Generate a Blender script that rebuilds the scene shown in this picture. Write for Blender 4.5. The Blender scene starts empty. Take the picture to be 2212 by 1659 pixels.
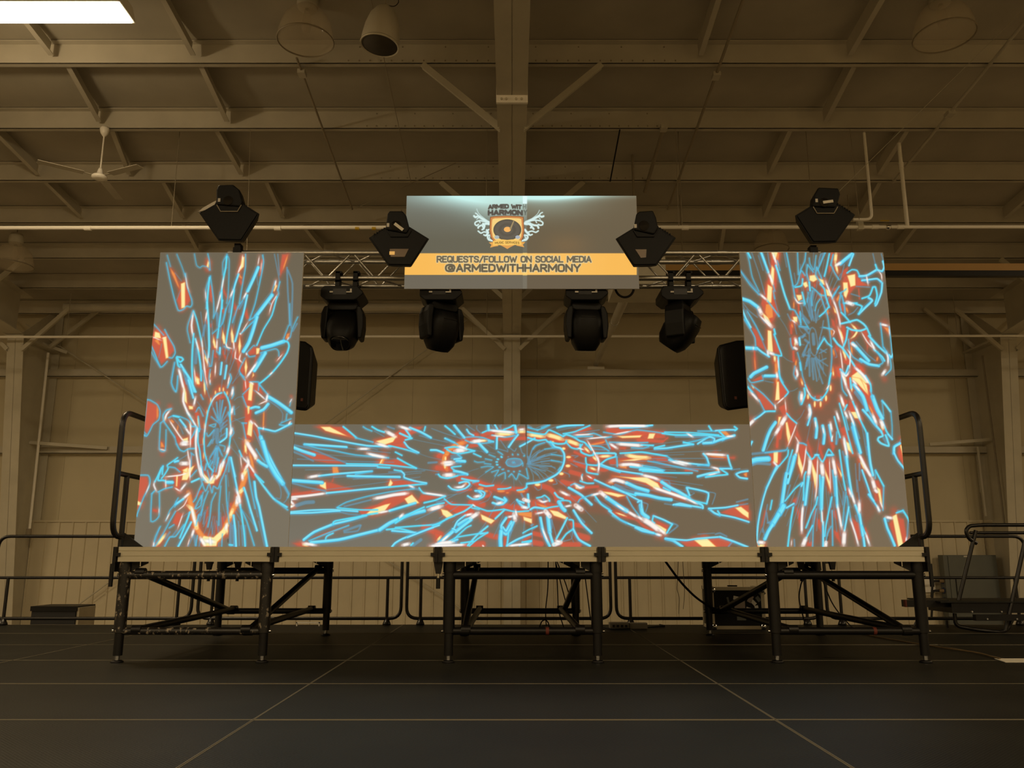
import bpy, math, random
import numpy as np
from mathutils import Vector, Matrix

random.seed(7)
# ------------------------------------------------------------------ camera, world, lights, exposure
F = 1790.0; CX = 1106.0; CY = 829.5; PITCH = math.radians(11.7); EYE = 0.78
CT, ST = math.cos(PITCH), math.sin(PITCH)
SC = bpy.context.scene
COL = SC.collection
cam_data = bpy.data.cameras.new('camera'); cam = bpy.data.objects.new('camera', cam_data); COL.objects.link(cam)
cam_data.sensor_width = 36.0; cam_data.lens = F / 2212.0 * 36.0; cam_data.clip_start = 0.05; cam_data.clip_end = 200
cam.location = (0, 0, EYE); cam.rotation_euler = (math.radians(90) + PITCH, 0, 0)
SC.camera = cam
SC.view_settings.view_transform = 'Standard'; SC.view_settings.look = 'None'
SC.view_settings.exposure = 0.0; SC.view_settings.gamma = 1.0; SC.view_settings.use_curve_mapping = False
SC.cycles.use_denoising = True
SC.cycles.max_bounces = 8; SC.cycles.diffuse_bounces = 5; SC.cycles.sample_clamp_indirect = 4.0
world = bpy.data.worlds.new('hall_air'); SC.world = world; world.use_nodes = True
world.node_tree.nodes['Background'].inputs[0].default_value = (1.0, 0.72, 0.42, 1)
world.node_tree.nodes['Background'].inputs[1].default_value = 0.0

def area(name, loc, size, power, color=(1.0, 0.72, 0.42), rot=(0, 0, 0), spread=180):
    l = bpy.data.lights.new(name, 'AREA'); l.shape = 'RECTANGLE'; l.size, l.size_y = size
    l.energy = power; l.color = color; l.spread = math.radians(spread)
    o = bpy.data.objects.new(name, l); o.location = loc; o.rotation_euler = rot; COL.objects.link(o); return o
WARM = (1.0, 0.75, 0.44)
# the lit rows of ceiling lamps: one over the front left (seen), the others behind the camera
LAMPS = [(-5.55, 8.22, 6.72)] + [(x, y, 6.9) for y in (-2.5, -8.5) for x in (-12.5, -4.2, 4.2, 12.5)] + [(14.5, 6.0, 6.6), (-14.5, 6.0, 6.6)]
POWER = [190] + [250, 250, 250, 250] + [270] * 4 + [330, 400]
for (lx, ly, lz), pw in zip(LAMPS, POWER):
    area('lamp_light', (lx, ly, lz - 0.02), (2.3, 0.42), pw, WARM)

for k, pw in ((0, 75), (9, 110), (10, 70)):       # points added under three lamps to brighten the pipe, roof and walls
    l = bpy.data.lights.new('fill_point', 'POINT'); l.energy = pw; l.color = WARM; l.shadow_soft_size = .12
    o = bpy.data.objects.new('fill_point', l); o.location = Vector(LAMPS[k]) + Vector((-.7 if k == 0 else 0, 0, -.20)); COL.objects.link(o)
# ------------------------------------------------------------------ helpers
def at(u, v, Y):
    """the point of the vertical plane y = Y that the photograph shows at pixel (u, v)"""
    dz = Y * math.tan(math.atan((CY - v) / F) + PITCH)
    zc = Y * CT + dz * ST
    return Vector(((u - CX) * zc / F, Y, EYE + dz))

def S(c):
    return tuple(((x / 255.0) / 12.92 if x / 255.0 <= 0.04045 else ((x / 255.0 + 0.055) / 1.055) ** 2.4) for x in c)

class MB:
    def __init__(s): s.v = []; s.f = []; s.sm = []
    def add(s, vs, fs, smooth=False):
        n = len(s.v); s.v += [tuple(p) for p in vs]; s.f += [tuple(i + n for i in f) for f in fs]; s.sm += [smooth] * len(fs); return s
    def box(s, a, b):
        x0, x1 = sorted((a[0], b[0])); y0, y1 = sorted((a[1], b[1])); z0, z1 = sorted((a[2], b[2]))
        return s.add([(x0,y0,z0),(x1,y0,z0),(x1,y1,z0),(x0,y1,z0),(x0,y0,z1),(x1,y0,z1),(x1,y1,z1),(x0,y1,z1)],
                     [(0,3,2,1),(4,5,6,7),(0,1,5,4),(1,2,6,5),(2,3,7,6),(3,0,4,7)])
    def cbox(s, c, size, M=None):
        h = [k / 2 for k in size]
        vs = [Vector((sx*h[0], sy*h[1], sz*h[2])) for sz in (-1,1) for sx, sy in ((-1,-1),(1,-1),(1,1),(-1,1))]
        if M is not None: vs = [M @ p for p in vs]
        vs = [p + Vector(c) for p in vs]
        return s.add(vs, [(0,3,2,1),(4,5,6,7),(0,1,5,4),(1,2,6,5),(2,3,7,6),(3,0,4,7)])
    def bar(s, p, q, w, h, up=(0, 0, 1)):
        p, q = Vector(p), Vector(q); d = (q - p); L = d.length; d.normalize()
        u = Vector(up); x = d.cross(u)
        if x.length < 1e-4: x = d.cross(Vector((1, 0, 0)))
        x.normalize(); z = x.cross(d)
        vs = []
        for t in (p, q):
            for a, b in ((-1,-1),(1,-1),(1,1),(-1,1)): vs.append(t + x*(a*w/2) + z*(b*h/2))
        return s.add(vs, [(0,1,2,3),(7,6,5,4),(0,4,5,1),(1,5,6,2),(2,6,7,3),(3,7,4,0)])
    def tube(s, p, q, r, n=12, r2=None, caps=True):
        return s.path([p, q], r, n, caps=caps, r_end=r2)
    def path(s, pts, r, n=10, caps=True, r_end=None, rs=None):
        pts = [Vector(p) for p in pts]; m = len(pts)
        tg = []
        for i in range(m):
            a = pts[max(i-1, 0)]; b = pts[min(i+1, m-1)]; tg.append((b - a).normalized())
        t0 = tg[0]; x = t0.cross(Vector((0, 0, 1)))
        if x.length < 0.05: x = t0.cross(Vector((0, 1, 0)))
        x.normalize(); vs = []
        for i in range(m):
            t = tg[i]; x = (x - t * x.dot(t)).normalized(); y = t.cross(x)
            rr = rs[i] if rs else (r if r_end is None else r + (r_end - r) * i / (m - 1))
            for k in range(n):
                a = 2*math.pi*k/n; vs.append(pts[i] + x*(math.cos(a)*rr) + y*(math.sin(a)*rr))
        fs = []
        for i in range(m-1):
            for k in range(n):
                k2 = (k+1) % n; fs.append((i*n+k, i*n+k2, (i+1)*n+k2, (i+1)*n+k))
        s.add(vs, fs, True)
        if caps:
            s.add(vs[:n], [tuple(range(n-1, -1, -1))]); s.add(vs[-n:], [tuple(range(n))])
        return s
    def lathe(s, prof, c=(0, 0, 0), n=24, M=None, smooth=True):
        vs = []
        for r, z in prof:
            for k in range(n):
                a = 2*math.pi*k/n; p = Vector((r*math.cos(a), r*math.sin(a), z))
                if M is not None: p = M @ p
                vs.append(p + Vector(c))
        fs = [(i*n+k, i*n+(k+1) % n, (i+1)*n+(k+1) % n, (i+1)*n+k) for i in range(len(prof)-1) for k in range(n)]
        return s.add(vs, fs, smooth)
    def prism(s, poly, axis, a, b, smooth=False, scale_b=1.0):
        """poly in the two remaining axes, extruded along axis from a to b"""
        n = len(poly); cx = sum(p[0] for p in poly)/n; cy = sum(p[1] for p in poly)/n
        def mk(p, t, k):
            x, y = cx + (p[0]-cx)*k, cy + (p[1]-cy)*k
            return {'x': (t, x, y), 'y': (x, t, y), 'z': (x, y, t)}[axis]
        vs = [mk(p, a, 1) for p in poly] + [mk(p, b, scale_b) for p in poly]
        return s.add(vs, [tuple(range(n-1, -1, -1)), tuple(range(n, 2*n))] + [(i, (i+1) % n, n+(i+1) % n, n+i) for i in range(n)], smooth)
    def xf(s, M):
        s.v = [tuple(M @ Vector(p)) for p in s.v]; return s
    def build(s, name, mat, parent=None, bevel=0.0, loc=None):
        me = bpy.data.meshes.new(name)
        vs = s.v
        off = Vector((0, 0, 0))
        if parent is not None: off = Vector(parent_world(parent))
        if loc is not None: off = Vector(loc)
        base = Vector(parent_world(parent)) if parent is not None else Vector((0, 0, 0))
        me.from_pydata([tuple(Vector(p) - off) for p in vs], [], s.f)
        me.polygons.foreach_set('use_smooth', s.sm); me.update()
        import bmesh
        bm = bmesh.new(); bm.from_mesh(me); bmesh.ops.recalc_face_normals(bm, faces=bm.faces); bm.to_mesh(me); bm.free()
        me.materials.append(mat)
        o = bpy.data.objects.new(name, me); COL.objects.link(o); o.parent = parent; o.location = off - base
        if bevel:
            m = o.modifiers.new('bevel', 'BEVEL'); m.width = bevel; m.segments = 2; m.limit_method = 'ANGLE'; m.angle_limit = math.radians(35)
        return o

def parent_world(o):
    l = Vector(o.location); p = o.parent
    while p is not None: l = l + Vector(p.location); p = p.parent
    return l

def tag(o, label=None, cat=None, group=None, kind=None):
    if label: o['label'] = label
    if cat: o['category'] = cat
    if group: o['group'] = group
    if kind: o['kind'] = kind
    return o

def empty(name, loc, label=None, cat=None, group=None, kind=None):
    o = bpy.data.objects.new(name, None); o.location = loc; o.empty_display_size = 0.1; COL.objects.link(o)
    return tag(o, label, cat, group, kind)

def instance(src, loc, parent=None):
    c = src.copy(); COL.objects.link(c); c.parent = parent; c.location = loc; return c

def fillet(pts, r, n=5, closed=False):
    pts = [Vector(p) for p in pts]; out = []; m = len(pts)
    rng = range(m) if closed else range(1, m-1)
    if not closed: out.append(pts[0])
    for i in rng:
        a, b, c = pts[i-1], pts[i], pts[(i+1) % m]
        d1 = (a-b); d2 = (c-b); k = min(r, d1.length*.45, d2.length*.45)
        p = b + d1.normalized()*k; q = b + d2.normalized()*k
        for j in range(n+1):
            t = j/n; out.append(p*(1-t)**2 + b*2*t*(1-t) + q*t*t)
    if not closed: out.append(pts[-1])
    else: out.append(out[0])
    return out

# ------------------------------------------------------------------ materials
def mat(name, color, rough=0.6, metal=0.0, noise=None, bump=None, spec=0.5, coat=0.0):
    m = bpy.data.materials.new(name); m.use_nodes = True; nt = m.node_tree; b = nt.nodes['Principled BSDF']
    b.inputs['Roughness'].default_value = rough; b.inputs['Metallic'].default_value = metal
    b.inputs['Specular IOR Level'].default_value = spec
    if coat: b.inputs['Coat Weight'].default_value = coat
    col = S(color)
    if noise:
        scale, amt = noise[0], noise[1]
        tc = nt.nodes.new('ShaderNodeTexCoord'); n = nt.nodes.new('ShaderNodeTexNoise')
        n.inputs['Scale'].default_value = scale; n.inputs['Detail'].default_value = 5
        if len(noise) > 2:
            mp = nt.nodes.new('ShaderNodeMapping'); mp.inputs['Scale'].default_value = noise[2]
            nt.links.new(tc.outputs['Object'], mp.inputs[0]); nt.links.new(mp.outputs[0], n.inputs['Vector'])
        else: nt.links.new(tc.outputs['Object'], n.inputs['Vector'])
        r = nt.nodes.new('ShaderNodeValToRGB')
        r.color_ramp.elements[0].position = 0.3; r.color_ramp.elements[1].position = 0.7
        r.color_ramp.elements[0].color = (*[c*(1-amt) for c in col], 1); r.color_ramp.elements[1].color = (*[min(1, c*(1+amt)) for c in col], 1)
        nt.links.new(n.outputs['Fac'], r.inputs[0]); nt.links.new(r.outputs[0], b.inputs['Base Color'])
    else:
        b.inputs['Base Color'].default_value = (*col, 1)
    if bump:
        tc = nt.nodes.new('ShaderNodeTexCoord'); n = nt.nodes.new('ShaderNodeTexNoise'); n.inputs['Scale'].default_value = bump[0]
        nt.links.new(tc.outputs['Object'], n.inputs['Vector'])
        bp = nt.nodes.new('ShaderNodeBump'); bp.inputs['Strength'].default_value = bump[1]; bp.inputs['Distance'].default_value = 0.01
        nt.links.new(n.outputs['Fac'], bp.inputs['Height']); nt.links.new(bp.outputs[0], b.inputs['Normal'])
    return m

def emit_mat(name, color, strength=1.0, linear=False):
    m = bpy.data.materials.new(name); m.use_nodes = True; nt = m.node_tree; nt.nodes.clear()
    e = nt.nodes.new('ShaderNodeEmission'); e.inputs[0].default_value = (*(color if linear else S(color)), 1); e.inputs[1].default_value = strength
    o = nt.nodes.new('ShaderNodeOutputMaterial'); nt.links.new(e.outputs[0], o.inputs[0]); return m

M = {}
M['steel'] = mat('painted_white_steel', (196, 190, 172), 0.55, noise=(3, .06))
M['purlin'] = mat('galvanised_purlin_paint', (190, 184, 168), 0.5, noise=(2, .08))
M['roof'] = mat('roof_insulation_facing', (172, 166, 150), 0.75, noise=(1.2, .10), bump=(2, .15))
M['wall'] = mat('insulated_wall_facing', (200, 190, 162), 0.7, noise=(.7, .07), bump=(3, .1))
M['liner'] = mat('ribbed_liner_panel', (206, 196, 170), 0.5, noise=(1.5, .06))
M['pipe'] = mat('white_painted_pipe', (252, 248, 238), 0.3)
M['dark_pipe'] = mat('dull_conduit', (150, 140, 120), 0.5)
M['black'] = mat('black_powder_coat', (17, 16, 16), 0.42, noise=(12, .25), spec=.35)
M['black_matt'] = mat('black_plastic', (9, 9, 9), 0.5, noise=(30, .15), spec=.22)
M['rail'] = mat('black_rail_paint', (20, 18, 17), 0.36, noise=(10, .2))
M['alu'] = mat('truss_aluminium', (186, 184, 178), 0.40, metal=1.0, noise=(40, .08))
M['alu_dull'] = mat('deck_edge_aluminium', (182, 172, 148), 0.45, metal=0.25, noise=(6, .07))
M['chrome'] = mat('bright_chrome', (220, 220, 220), 0.15, metal=1.0)
M['rubber'] = mat('black_rubber', (15, 14, 13), 0.85)
M['ply'] = mat('board_edge_white', (190, 184, 172), 0.6)
M['concrete'] = mat('hall_concrete', (150, 138, 118), 0.6, noise=(2, .1))
M['grey'] = mat('grey_enamel', (92, 96, 92), 0.45, noise=(4, .06))
M['blue'] = mat('blue_plug_plastic', (30, 48, 92), 0.4)
M['paper'] = mat('white_paper', (225, 220, 205), 0.8)
M['sticker'] = mat('sticker_paper', (205, 200, 190), 0.7)
M['orange_tape'] = mat('red_tape', (96, 36, 22), 0.7)
M['fascia'] = mat('deck_fascia', (196, 188, 164), 0.45, noise=(1.3, .07))
M['edge'] = mat('deck_edge_line', (128, 122, 106), 0.5, metal=.3)
M['tan'] = mat('tan_cable', (120, 100, 70), 0.6)
M['tan_board'] = mat('varnished_board', (190, 150, 88), 0.45)
M['plastic_grey'] = mat('grey_plastic', (112, 106, 94), 0.5)
M['box_dark'] = mat('dark_box_paint', (20, 20, 22), 0.6)
M['grille'] = mat('speaker_grille', (62, 56, 46), 0.8)
M['yellow'] = mat('yellow_lever', (200, 165, 40), 0.4)
M['glow_lamp'] = emit_mat('lit_lamp_lens', (1.0, 0.86, 0.55), 9.0, linear=True)

def worn_mat():
    m = mat('scuffed_black_tube', (26, 24, 23), 0.42); nt = m.node_tree; b = nt.nodes['Principled BSDF']
    tc = nt.nodes.new('ShaderNodeTexCoord'); mp = nt.nodes.new('ShaderNodeMapping'); mp.inputs['Scale'].default_value = (9, 9, 5)
    n = nt.nodes.new('ShaderNodeTexNoise'); n.inputs['Scale'].default_value = 3.2; n.inputs['Detail'].default_value = 8; n.inputs['Roughness'].default_value = .72
    r = nt.nodes.new('ShaderNodeValToRGB'); r.color_ramp.elements[0].position = 0.565; r.color_ramp.elements[1].position = 0.62
    r.color_ramp.elements[0].color = (*S((26, 24, 22)), 1); r.color_ramp.elements[1].color = (*S((150, 138, 120)), 1)
    nt.links.new(tc.outputs['Object'], mp.inputs[0]); nt.links.new(mp.outputs[0], n.inputs['Vector'])
    nt.links.new(n.outputs['Fac'], r.inputs[0]); nt.links.new(r.outputs[0], b.inputs['Base Color'])
    return m
M['worn'] = worn_mat()

def deck_mat():
    m = mat('anti_slip_deck', (38, 33, 28), 0.5, spec=.22); nt = m.node_tree; b = nt.nodes['Principled BSDF']
    tc = nt.nodes.new('ShaderNodeTexCoord')
    n = nt.nodes.new('ShaderNodeTexNoise'); n.inputs['Scale'].default_value = 1.6; n.inputs['Detail'].default_value = 6
    r = nt.nodes.new('ShaderNodeValToRGB'); r.color_ramp.elements[0].position = .3; r.color_ramp.elements[1].position = .75
    r.color_ramp.elements[0].color = (*S((22, 23, 21)), 1); r.color_ramp.elements[1].color = (*S((33, 34, 31)), 1)
    nt.links.new(tc.outputs['Object'], n.inputs['Vector']); nt.links.new(n.outputs['Fac'], r.inputs[0]); nt.links.new(r.outputs[0], b.inputs['Base Color'])
    mp = nt.nodes.new('ShaderNodeMapping'); mp.inputs['Rotation'].default_value = (0, 0, math.radians(45)); mp.inputs['Scale'].default_value = (70, 70, 70)
    ck = nt.nodes.new('ShaderNodeTexVoronoi'); ck.inputs['Scale'].default_value = 1.0; ck.inputs['Randomness'].default_value = 0.15
    nt.links.new(tc.outputs['Object'], mp.inputs[0]); nt.links.new(mp.outputs[0], ck.inputs['Vector'])
    bp = nt.nodes.new('ShaderNodeBump'); bp.inputs['Strength'].default_value = 0.5; bp.inputs['Distance'].default_value = 0.003
    nt.links.new(ck.outputs['Distance'], bp.inputs['Height']); nt.links.new(bp.outputs[0], b.inputs['Normal'])
    return m
M['deck'] = deck_mat()

def glass_mat():
    m = bpy.data.materials.new('ribbed_clear_acrylic'); m.use_nodes = True; nt = m.node_tree; b = nt.nodes['Principled BSDF']
    b.inputs['Base Color'].default_value = (.75, .66, .5, 1); b.inputs['Roughness'].default_value = .12
    t = nt.nodes.new('ShaderNodeBsdfTransparent'); mx = nt.nodes.new('ShaderNodeMixShader'); mx.inputs[0].default_value = .20
    nt.links.new(t.outputs[0], mx.inputs[1]); nt.links.new(b.outputs[0], mx.inputs[2]); nt.links.new(mx.outputs[0], nt.nodes['Material Output'].inputs[0])
    return m
M['acrylic'] = glass_mat()

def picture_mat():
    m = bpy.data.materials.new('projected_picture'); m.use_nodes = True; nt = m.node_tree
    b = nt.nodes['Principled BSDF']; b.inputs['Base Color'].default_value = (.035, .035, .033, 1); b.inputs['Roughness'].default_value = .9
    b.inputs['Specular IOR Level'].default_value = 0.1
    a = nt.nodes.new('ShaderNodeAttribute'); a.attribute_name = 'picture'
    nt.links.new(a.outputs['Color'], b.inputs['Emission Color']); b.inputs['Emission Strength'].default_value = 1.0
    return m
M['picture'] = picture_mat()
def ink(name, c):
    m = mat(name, (70, 64, 56), .9); b = m.node_tree.nodes['Principled BSDF']
    b.inputs['Emission Color'].default_value = (*S(c), 1); b.inputs['Emission Strength'].default_value = 1; b.inputs['Base Color'].default_value = (.03, .03, .03, 1)
    return m
# ------------------------------------------------------------------ the setting
WY = 19.25
ROOFZ = lambda y: EYE + 7.5 - 0.1 * y            # underside of the purlins
PH = 0.30                                        # purlin height
XR = 23.0; YF = -13.0
floor_slab = MB().box((-XR, YF, -1.30), (XR, WY + .3, -1.20)).build('floor_slab', M['concrete']); tag(floor_slab, 'pale concrete hall floor below the stage', kind='structure')

# walls
def wall_mesh(a, b): return MB().box(a, b)
wb = empty('wall_back', (0, WY, -1.2), 'cream back wall with girts, upper insulation sheets and ribbed liner panels', kind='structure')
# upper insulation sheets between seams
seams = [-XR] + [at(u, 900, WY).x for u in (-60, 150, 262, 355)] + [-5.3, -3.9, -2.35, -0.95, 0.6, 2.0, 4.2, 6.1, 7.6, 9.1, 10.5, XR]
for i in range(len(seams) - 1):
    MB().box((seams[i] + .002, WY, 1.5), (seams[i+1] - .002, WY + .10, 7.2)).build('wall_panel', M['wall'], wb)
MB().box((-XR, WY + .10, -1.2), (XR, WY + .16, 7.4)).build('wall_backing', M['wall'], wb)
# ribbed liner, one panel of three ribs each
def liner_panel():
    m = MB(); w = 0.915
    prof = [(0, 0), (.01, 0), (.02, .03), (.05, .03), (.06, 0), (.305, 0), (.315, .03), (.345, .03), (.355, 0), (.61, 0), (.62, .03), (.65, .03), (.66, 0), (w, 0)]
    vs = [(x, -d, z) for z in (0, 2.75) for x, d in prof]; n = len(prof)
    m.add(vs, [(i, i+1, n+i+1, n+i) for i in range(n-1)]); return m
lp = liner_panel().build('liner_panel', M['liner'], wb, loc=(0, 0, 0)); lp.location = (-12.8, -.06, 0)
for k in range(1, 28):
    instance(lp, (-12.8 + .915 * k, -.06, 0), wb)
MB().box((-13, WY - .10, 1.53), (13, WY, 1.575)).build('liner_cap', M['liner'], wb)
# girts
for zc, hh in ((3.14, .10), (4.96, .11)):
    m = MB(); m.box((-XR, WY - .20, zc - hh*.5), (XR, WY - .185, zc + hh)); m.box((-XR, WY - .20, zc - hh*.5), (XR, WY, zc - hh*.5 + .012)); m.box((-XR, WY - .20, zc + hh), (XR, WY, zc + hh + .012))
    m.build('girt', M['purlin'], wb)
MB().box((-XR, WY - .12, 6.62), (XR, WY - .02, 6.80)).build('eave_strut', M['purlin'], wb)
wl = tag(MB().box((-XR - .2, YF, -1.2), (-XR, WY + .3, 9.6)).build('wall_left', M['wall']), 'plain cream end wall on the far left side', kind='structure')
wr = tag(MB().box((XR, YF, -1.2), (XR + .2, WY + .3, 9.6)).build('wall_right', M['wall']), 'plain cream end wall on the far right side', kind='structure')
wf = tag(MB().box((-XR, YF - .2, -1.2), (XR, YF, 9.8)).build('wall_front', M['wall']), 'plain cream wall behind the camera', kind='structure')

# ceiling: sheets, purlins, blocking
ce = empty('ceiling', (0, 0, 7), 'low slope metal roof with white purlins and insulation sheets between them', kind='structure')
PY = [7.5 * (1.3417 + .196 * k) for k in range(-14, 7)]
for i in range(len(PY) - 1):
    ya, yb = PY[i], PY[i+1]
    # a sheet that sags a little between two purlins
    m = MB(); n = 6; vs = []
    for k in range(n + 1):
        t = k / n; y = ya + (yb - ya) * t; z = ROOFZ(y) + PH + .01 - .05 * math.sin(math.pi * t)
        vs += [(-XR, y, z), (XR, y, z)]
    m.add(vs, [(2*k, 2*k+1, 2*k+3, 2*k+2) for k in range(n)], True)
    m.build('roof_sheet', M['roof'], ce)
MB().add([(-XR, YF, ROOFZ(YF) + PH + .05), (XR, YF, ROOFZ(YF) + PH + .05), (XR, WY + .3, ROOFZ(WY + .3) + PH + .05), (-XR, WY + .3, ROOFZ(WY + .3) + PH + .05)], [(0, 1, 2, 3)]).build('roof_deck', M['roof'], ce)
pm = MB()   # a lipped z section, origin at its bottom front edge
pm.box((-XR, 0, 0), (XR, .012, PH)); pm.box((-XR, 0, 0), (XR, .085, .012)); pm.box((-XR, -.085, PH - .012), (XR, 0, PH)); pm.box((-XR, .073, 0), (XR, .085, .03))
pr = pm.build('purlin', M['purlin'], ce, loc=(0, 0, 0))
for i, y in enumerate(PY):
    o = pr if i == 0 else instance(pr, (0, 0, 0), ce)
    o.location = (0, y, ROOFZ(y) - 7)
def blocking(x, i, dx=0.0):
    y0, y1 = PY[i] + .015, PY[i+1] - .09
    m = MB(); m.bar((x, y0, ROOFZ(y0) + .16), (x + dx, y1, ROOFZ(y1) + .16), .012, .20); m.bar((x + .03, y0, ROOFZ(y0) + .06), (x + dx + .03, y1, ROOFZ(y1) + .06), .07, .012)
    m.build('blocking', M['purlin'], ce)
i0 = 14
for u0, v0, u1, v1, k in [(420,145,490,265,0),(130,150,215,265,0),(1850,140,1775,262,0),(455,285,520,385,1),(225,330,280,375,1),(1710,280,1655,375,1),(1965,278,1890,370,1),
                          (340,400,395,470,2),(565,395,610,470,2),(1685,390,1645,465,2),(1905,390,1850,465,2),(640,480,700,545,3),(385,490,430,545,3),(1565,490,1550,540,3),(1990,490,1930,560,3)]:
    xa = at(u0, v0 + 10, PY[i0+k]).x; xb = at(u1, v1 + 8, PY[i0+k+1]).x
    blocking(xa, i0 + k, xb - xa)
for x in (-6.2, -4.3, 2.5, 4.5, 7.9): blocking(x, i0 - 1)
for x in (-8.0, 9.1): 
    for k in range(3): blocking(x, i0 + k)
# bolt heads on the purlin laps beside the rafters
bm_ = MB()
for k in range(-1, 5):
    y = PY[i0 + k]
    for sx in (-1, 1):
        for j in range(14):
            for zz in (.045, .25):
                if zz == .25 and j % 4: continue
                bm_.cbox((sx * (.32 + .145 * j), y - .004, ROOFZ(y) + zz), (.018, .01, .018))
tag(bm_.build('bolt_heads', M['dark_pipe'], ce), kind='stuff')

# rigid frames: column + rafter, centre and one bay to each side
BAY = 10.97
def frame(x, idx):
    col = empty('column', (x, WY, -1.2), ['white tapered steel column rising behind the centre screen', 'white tapered steel column at the left edge of the hall wall', 'white tapered steel column at the right edge of the hall wall'][idx], kind='structure')
    w = .36
    zb, zt = -1.2, 5.5; yi_b, yi_t, yo = 18.62, 17.72, WY
    MB().add([(x-w/2, yi_b, zb), (x+w/2, yi_b, zb), (x+w/2, yi_t, zt), (x-w/2, yi_t, zt), (x-w/2, yi_b+.02, zb), (x+w/2, yi_b+.02, zb), (x+w/2, yi_t+.02, zt), (x-w/2, yi_t+.02, zt)],
             [(0,1,2,3),(4,7,6,5),(0,4,5,1),(2,6,7,3),(1,5,6,2),(0,3,7,4)]).build('inner_flange', M['steel'], col)
    MB().box((x-w/2, yo-.05, zb), (x+w/2, yo-.03, 6.4)).build('outer_flange', M['steel'], col)
    MB().prism([(yi_b, zb), (yo-.04, zb), (yo-.04, 6.6), (yi_t, zt)], 'x', x-.006, x+.006).build('web', M['steel'], col)
    MB().box((x-w/2-.02, yi_t-.06, zt), (x+w/2+.02, yo, zt+.05)).build('cap_plate', M['steel'], col)
    raf = empty('rafter_beam', (x, 10, 6.3), ['white steel rafter running overhead along the middle of the roof', 'white steel rafter above the left column', 'white steel rafter above the right column'][idx], kind='structure')
    pts = [(17.7, EYE+4.78), (11.7, EYE+5.36), (10.06, EYE+5.56), (9.42, EYE+5.63), (7.65, EYE+5.70), (-12.8, EYE+7.2)]
    wf_ = .385
    for i in range(len(pts)-1):
        (ya, za), (yb, zb_) = pts[i], pts[i+1]
        MB().add([(x-wf_/2, ya, za), (x+wf_/2, ya, za), (x+wf_/2, yb, zb_), (x-wf_/2, yb, zb_), (x-wf_/2, ya, za+.022), (x+wf_/2, ya, za+.022), (x+wf_/2, yb, zb_+.022), (x-wf_/2, yb, zb_+.022)],
                 [(0,3,2,1),(4,5,6,7),(0,1,5,4),(2,3,7,6),(1,2,6,5),(0,4,7,3)]).build('bottom_flange', M['steel'], raf)
        MB().prism([(ya, za), (yb, zb_), (yb, ROOFZ(yb)-.02), (ya, ROOFZ(ya)-.02)], 'x', x-.006, x+.006).build('web', M['steel'], raf)
    MB().add([(x-wf_/2, 17.9, ROOFZ(17.9)-.03), (x+wf_/2, 17.9, ROOFZ(17.9)-.03), (x+wf_/2, YF, ROOFZ(YF)-.03), (x-wf_/2, YF, ROOFZ(YF)-.03)], [(0,1,2,3)]).build('top_flange', M['steel'], raf)
    sp = MB().box((x-wf_/2-.005, 9.40, EYE+5.53), (x+wf_/2+.005, 9.44, EYE+6.4)).build('splice_plate', M['pipe'], raf)
    bb = MB()
    for bx in (-.13, -.07, .05, .12):
        bb.tube((x+bx, 9.385, EYE+5.575), (x+bx, 9.40, EYE+5.575), .016, 8)
    tag(bb.build('splice_bolts', M['steel'], sp), kind='stuff')
    # flange braces up to the purlins
    for (yy, zz, dx, dz) in ((PY[14]+.0, EYE+5.56, 1.05, .93), (PY[16]+.02, EYE+5.24, 1.05, .95), (17.72, EYE+4.45, .95, .95), (PY[18], EYE+5.06, .9, .85), (18.75, EYE+4.75, 1.1, .95)):
        for sgn in (-1, 1):
            if idx and sgn * (1 if idx == 1 else -1) < 0 and zz > EYE + 5: continue
            b = MB(); p = Vector((x+sgn*.16, yy, zz)); q = Vector((x+sgn*(.16+dx), yy, zz+dz))
            b.bar(p, q, .010, .085, (0, 0, 1)); b.bar(p+Vector((0, .035, -.035)), q+Vector((0, .035, -.035)), .07, .010)
            b.build('flange_brace', M['steel'], raf)
for i, x in enumerate((0.0, -BAY, BAY)): frame(x, i)

# wall brace rods crossing the left bay
rods = [((62, 1385), (1078, 640)), ((56, 700), (1052, 1352))]
for j, ((a, b), (c, d)) in enumerate(rods):
    p = at(a, b, WY - .25); q = at(c, d, WY - .25)
    MB().tube(p, q, .016, 6).build('brace_rod', M['steel'], wb)

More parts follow.
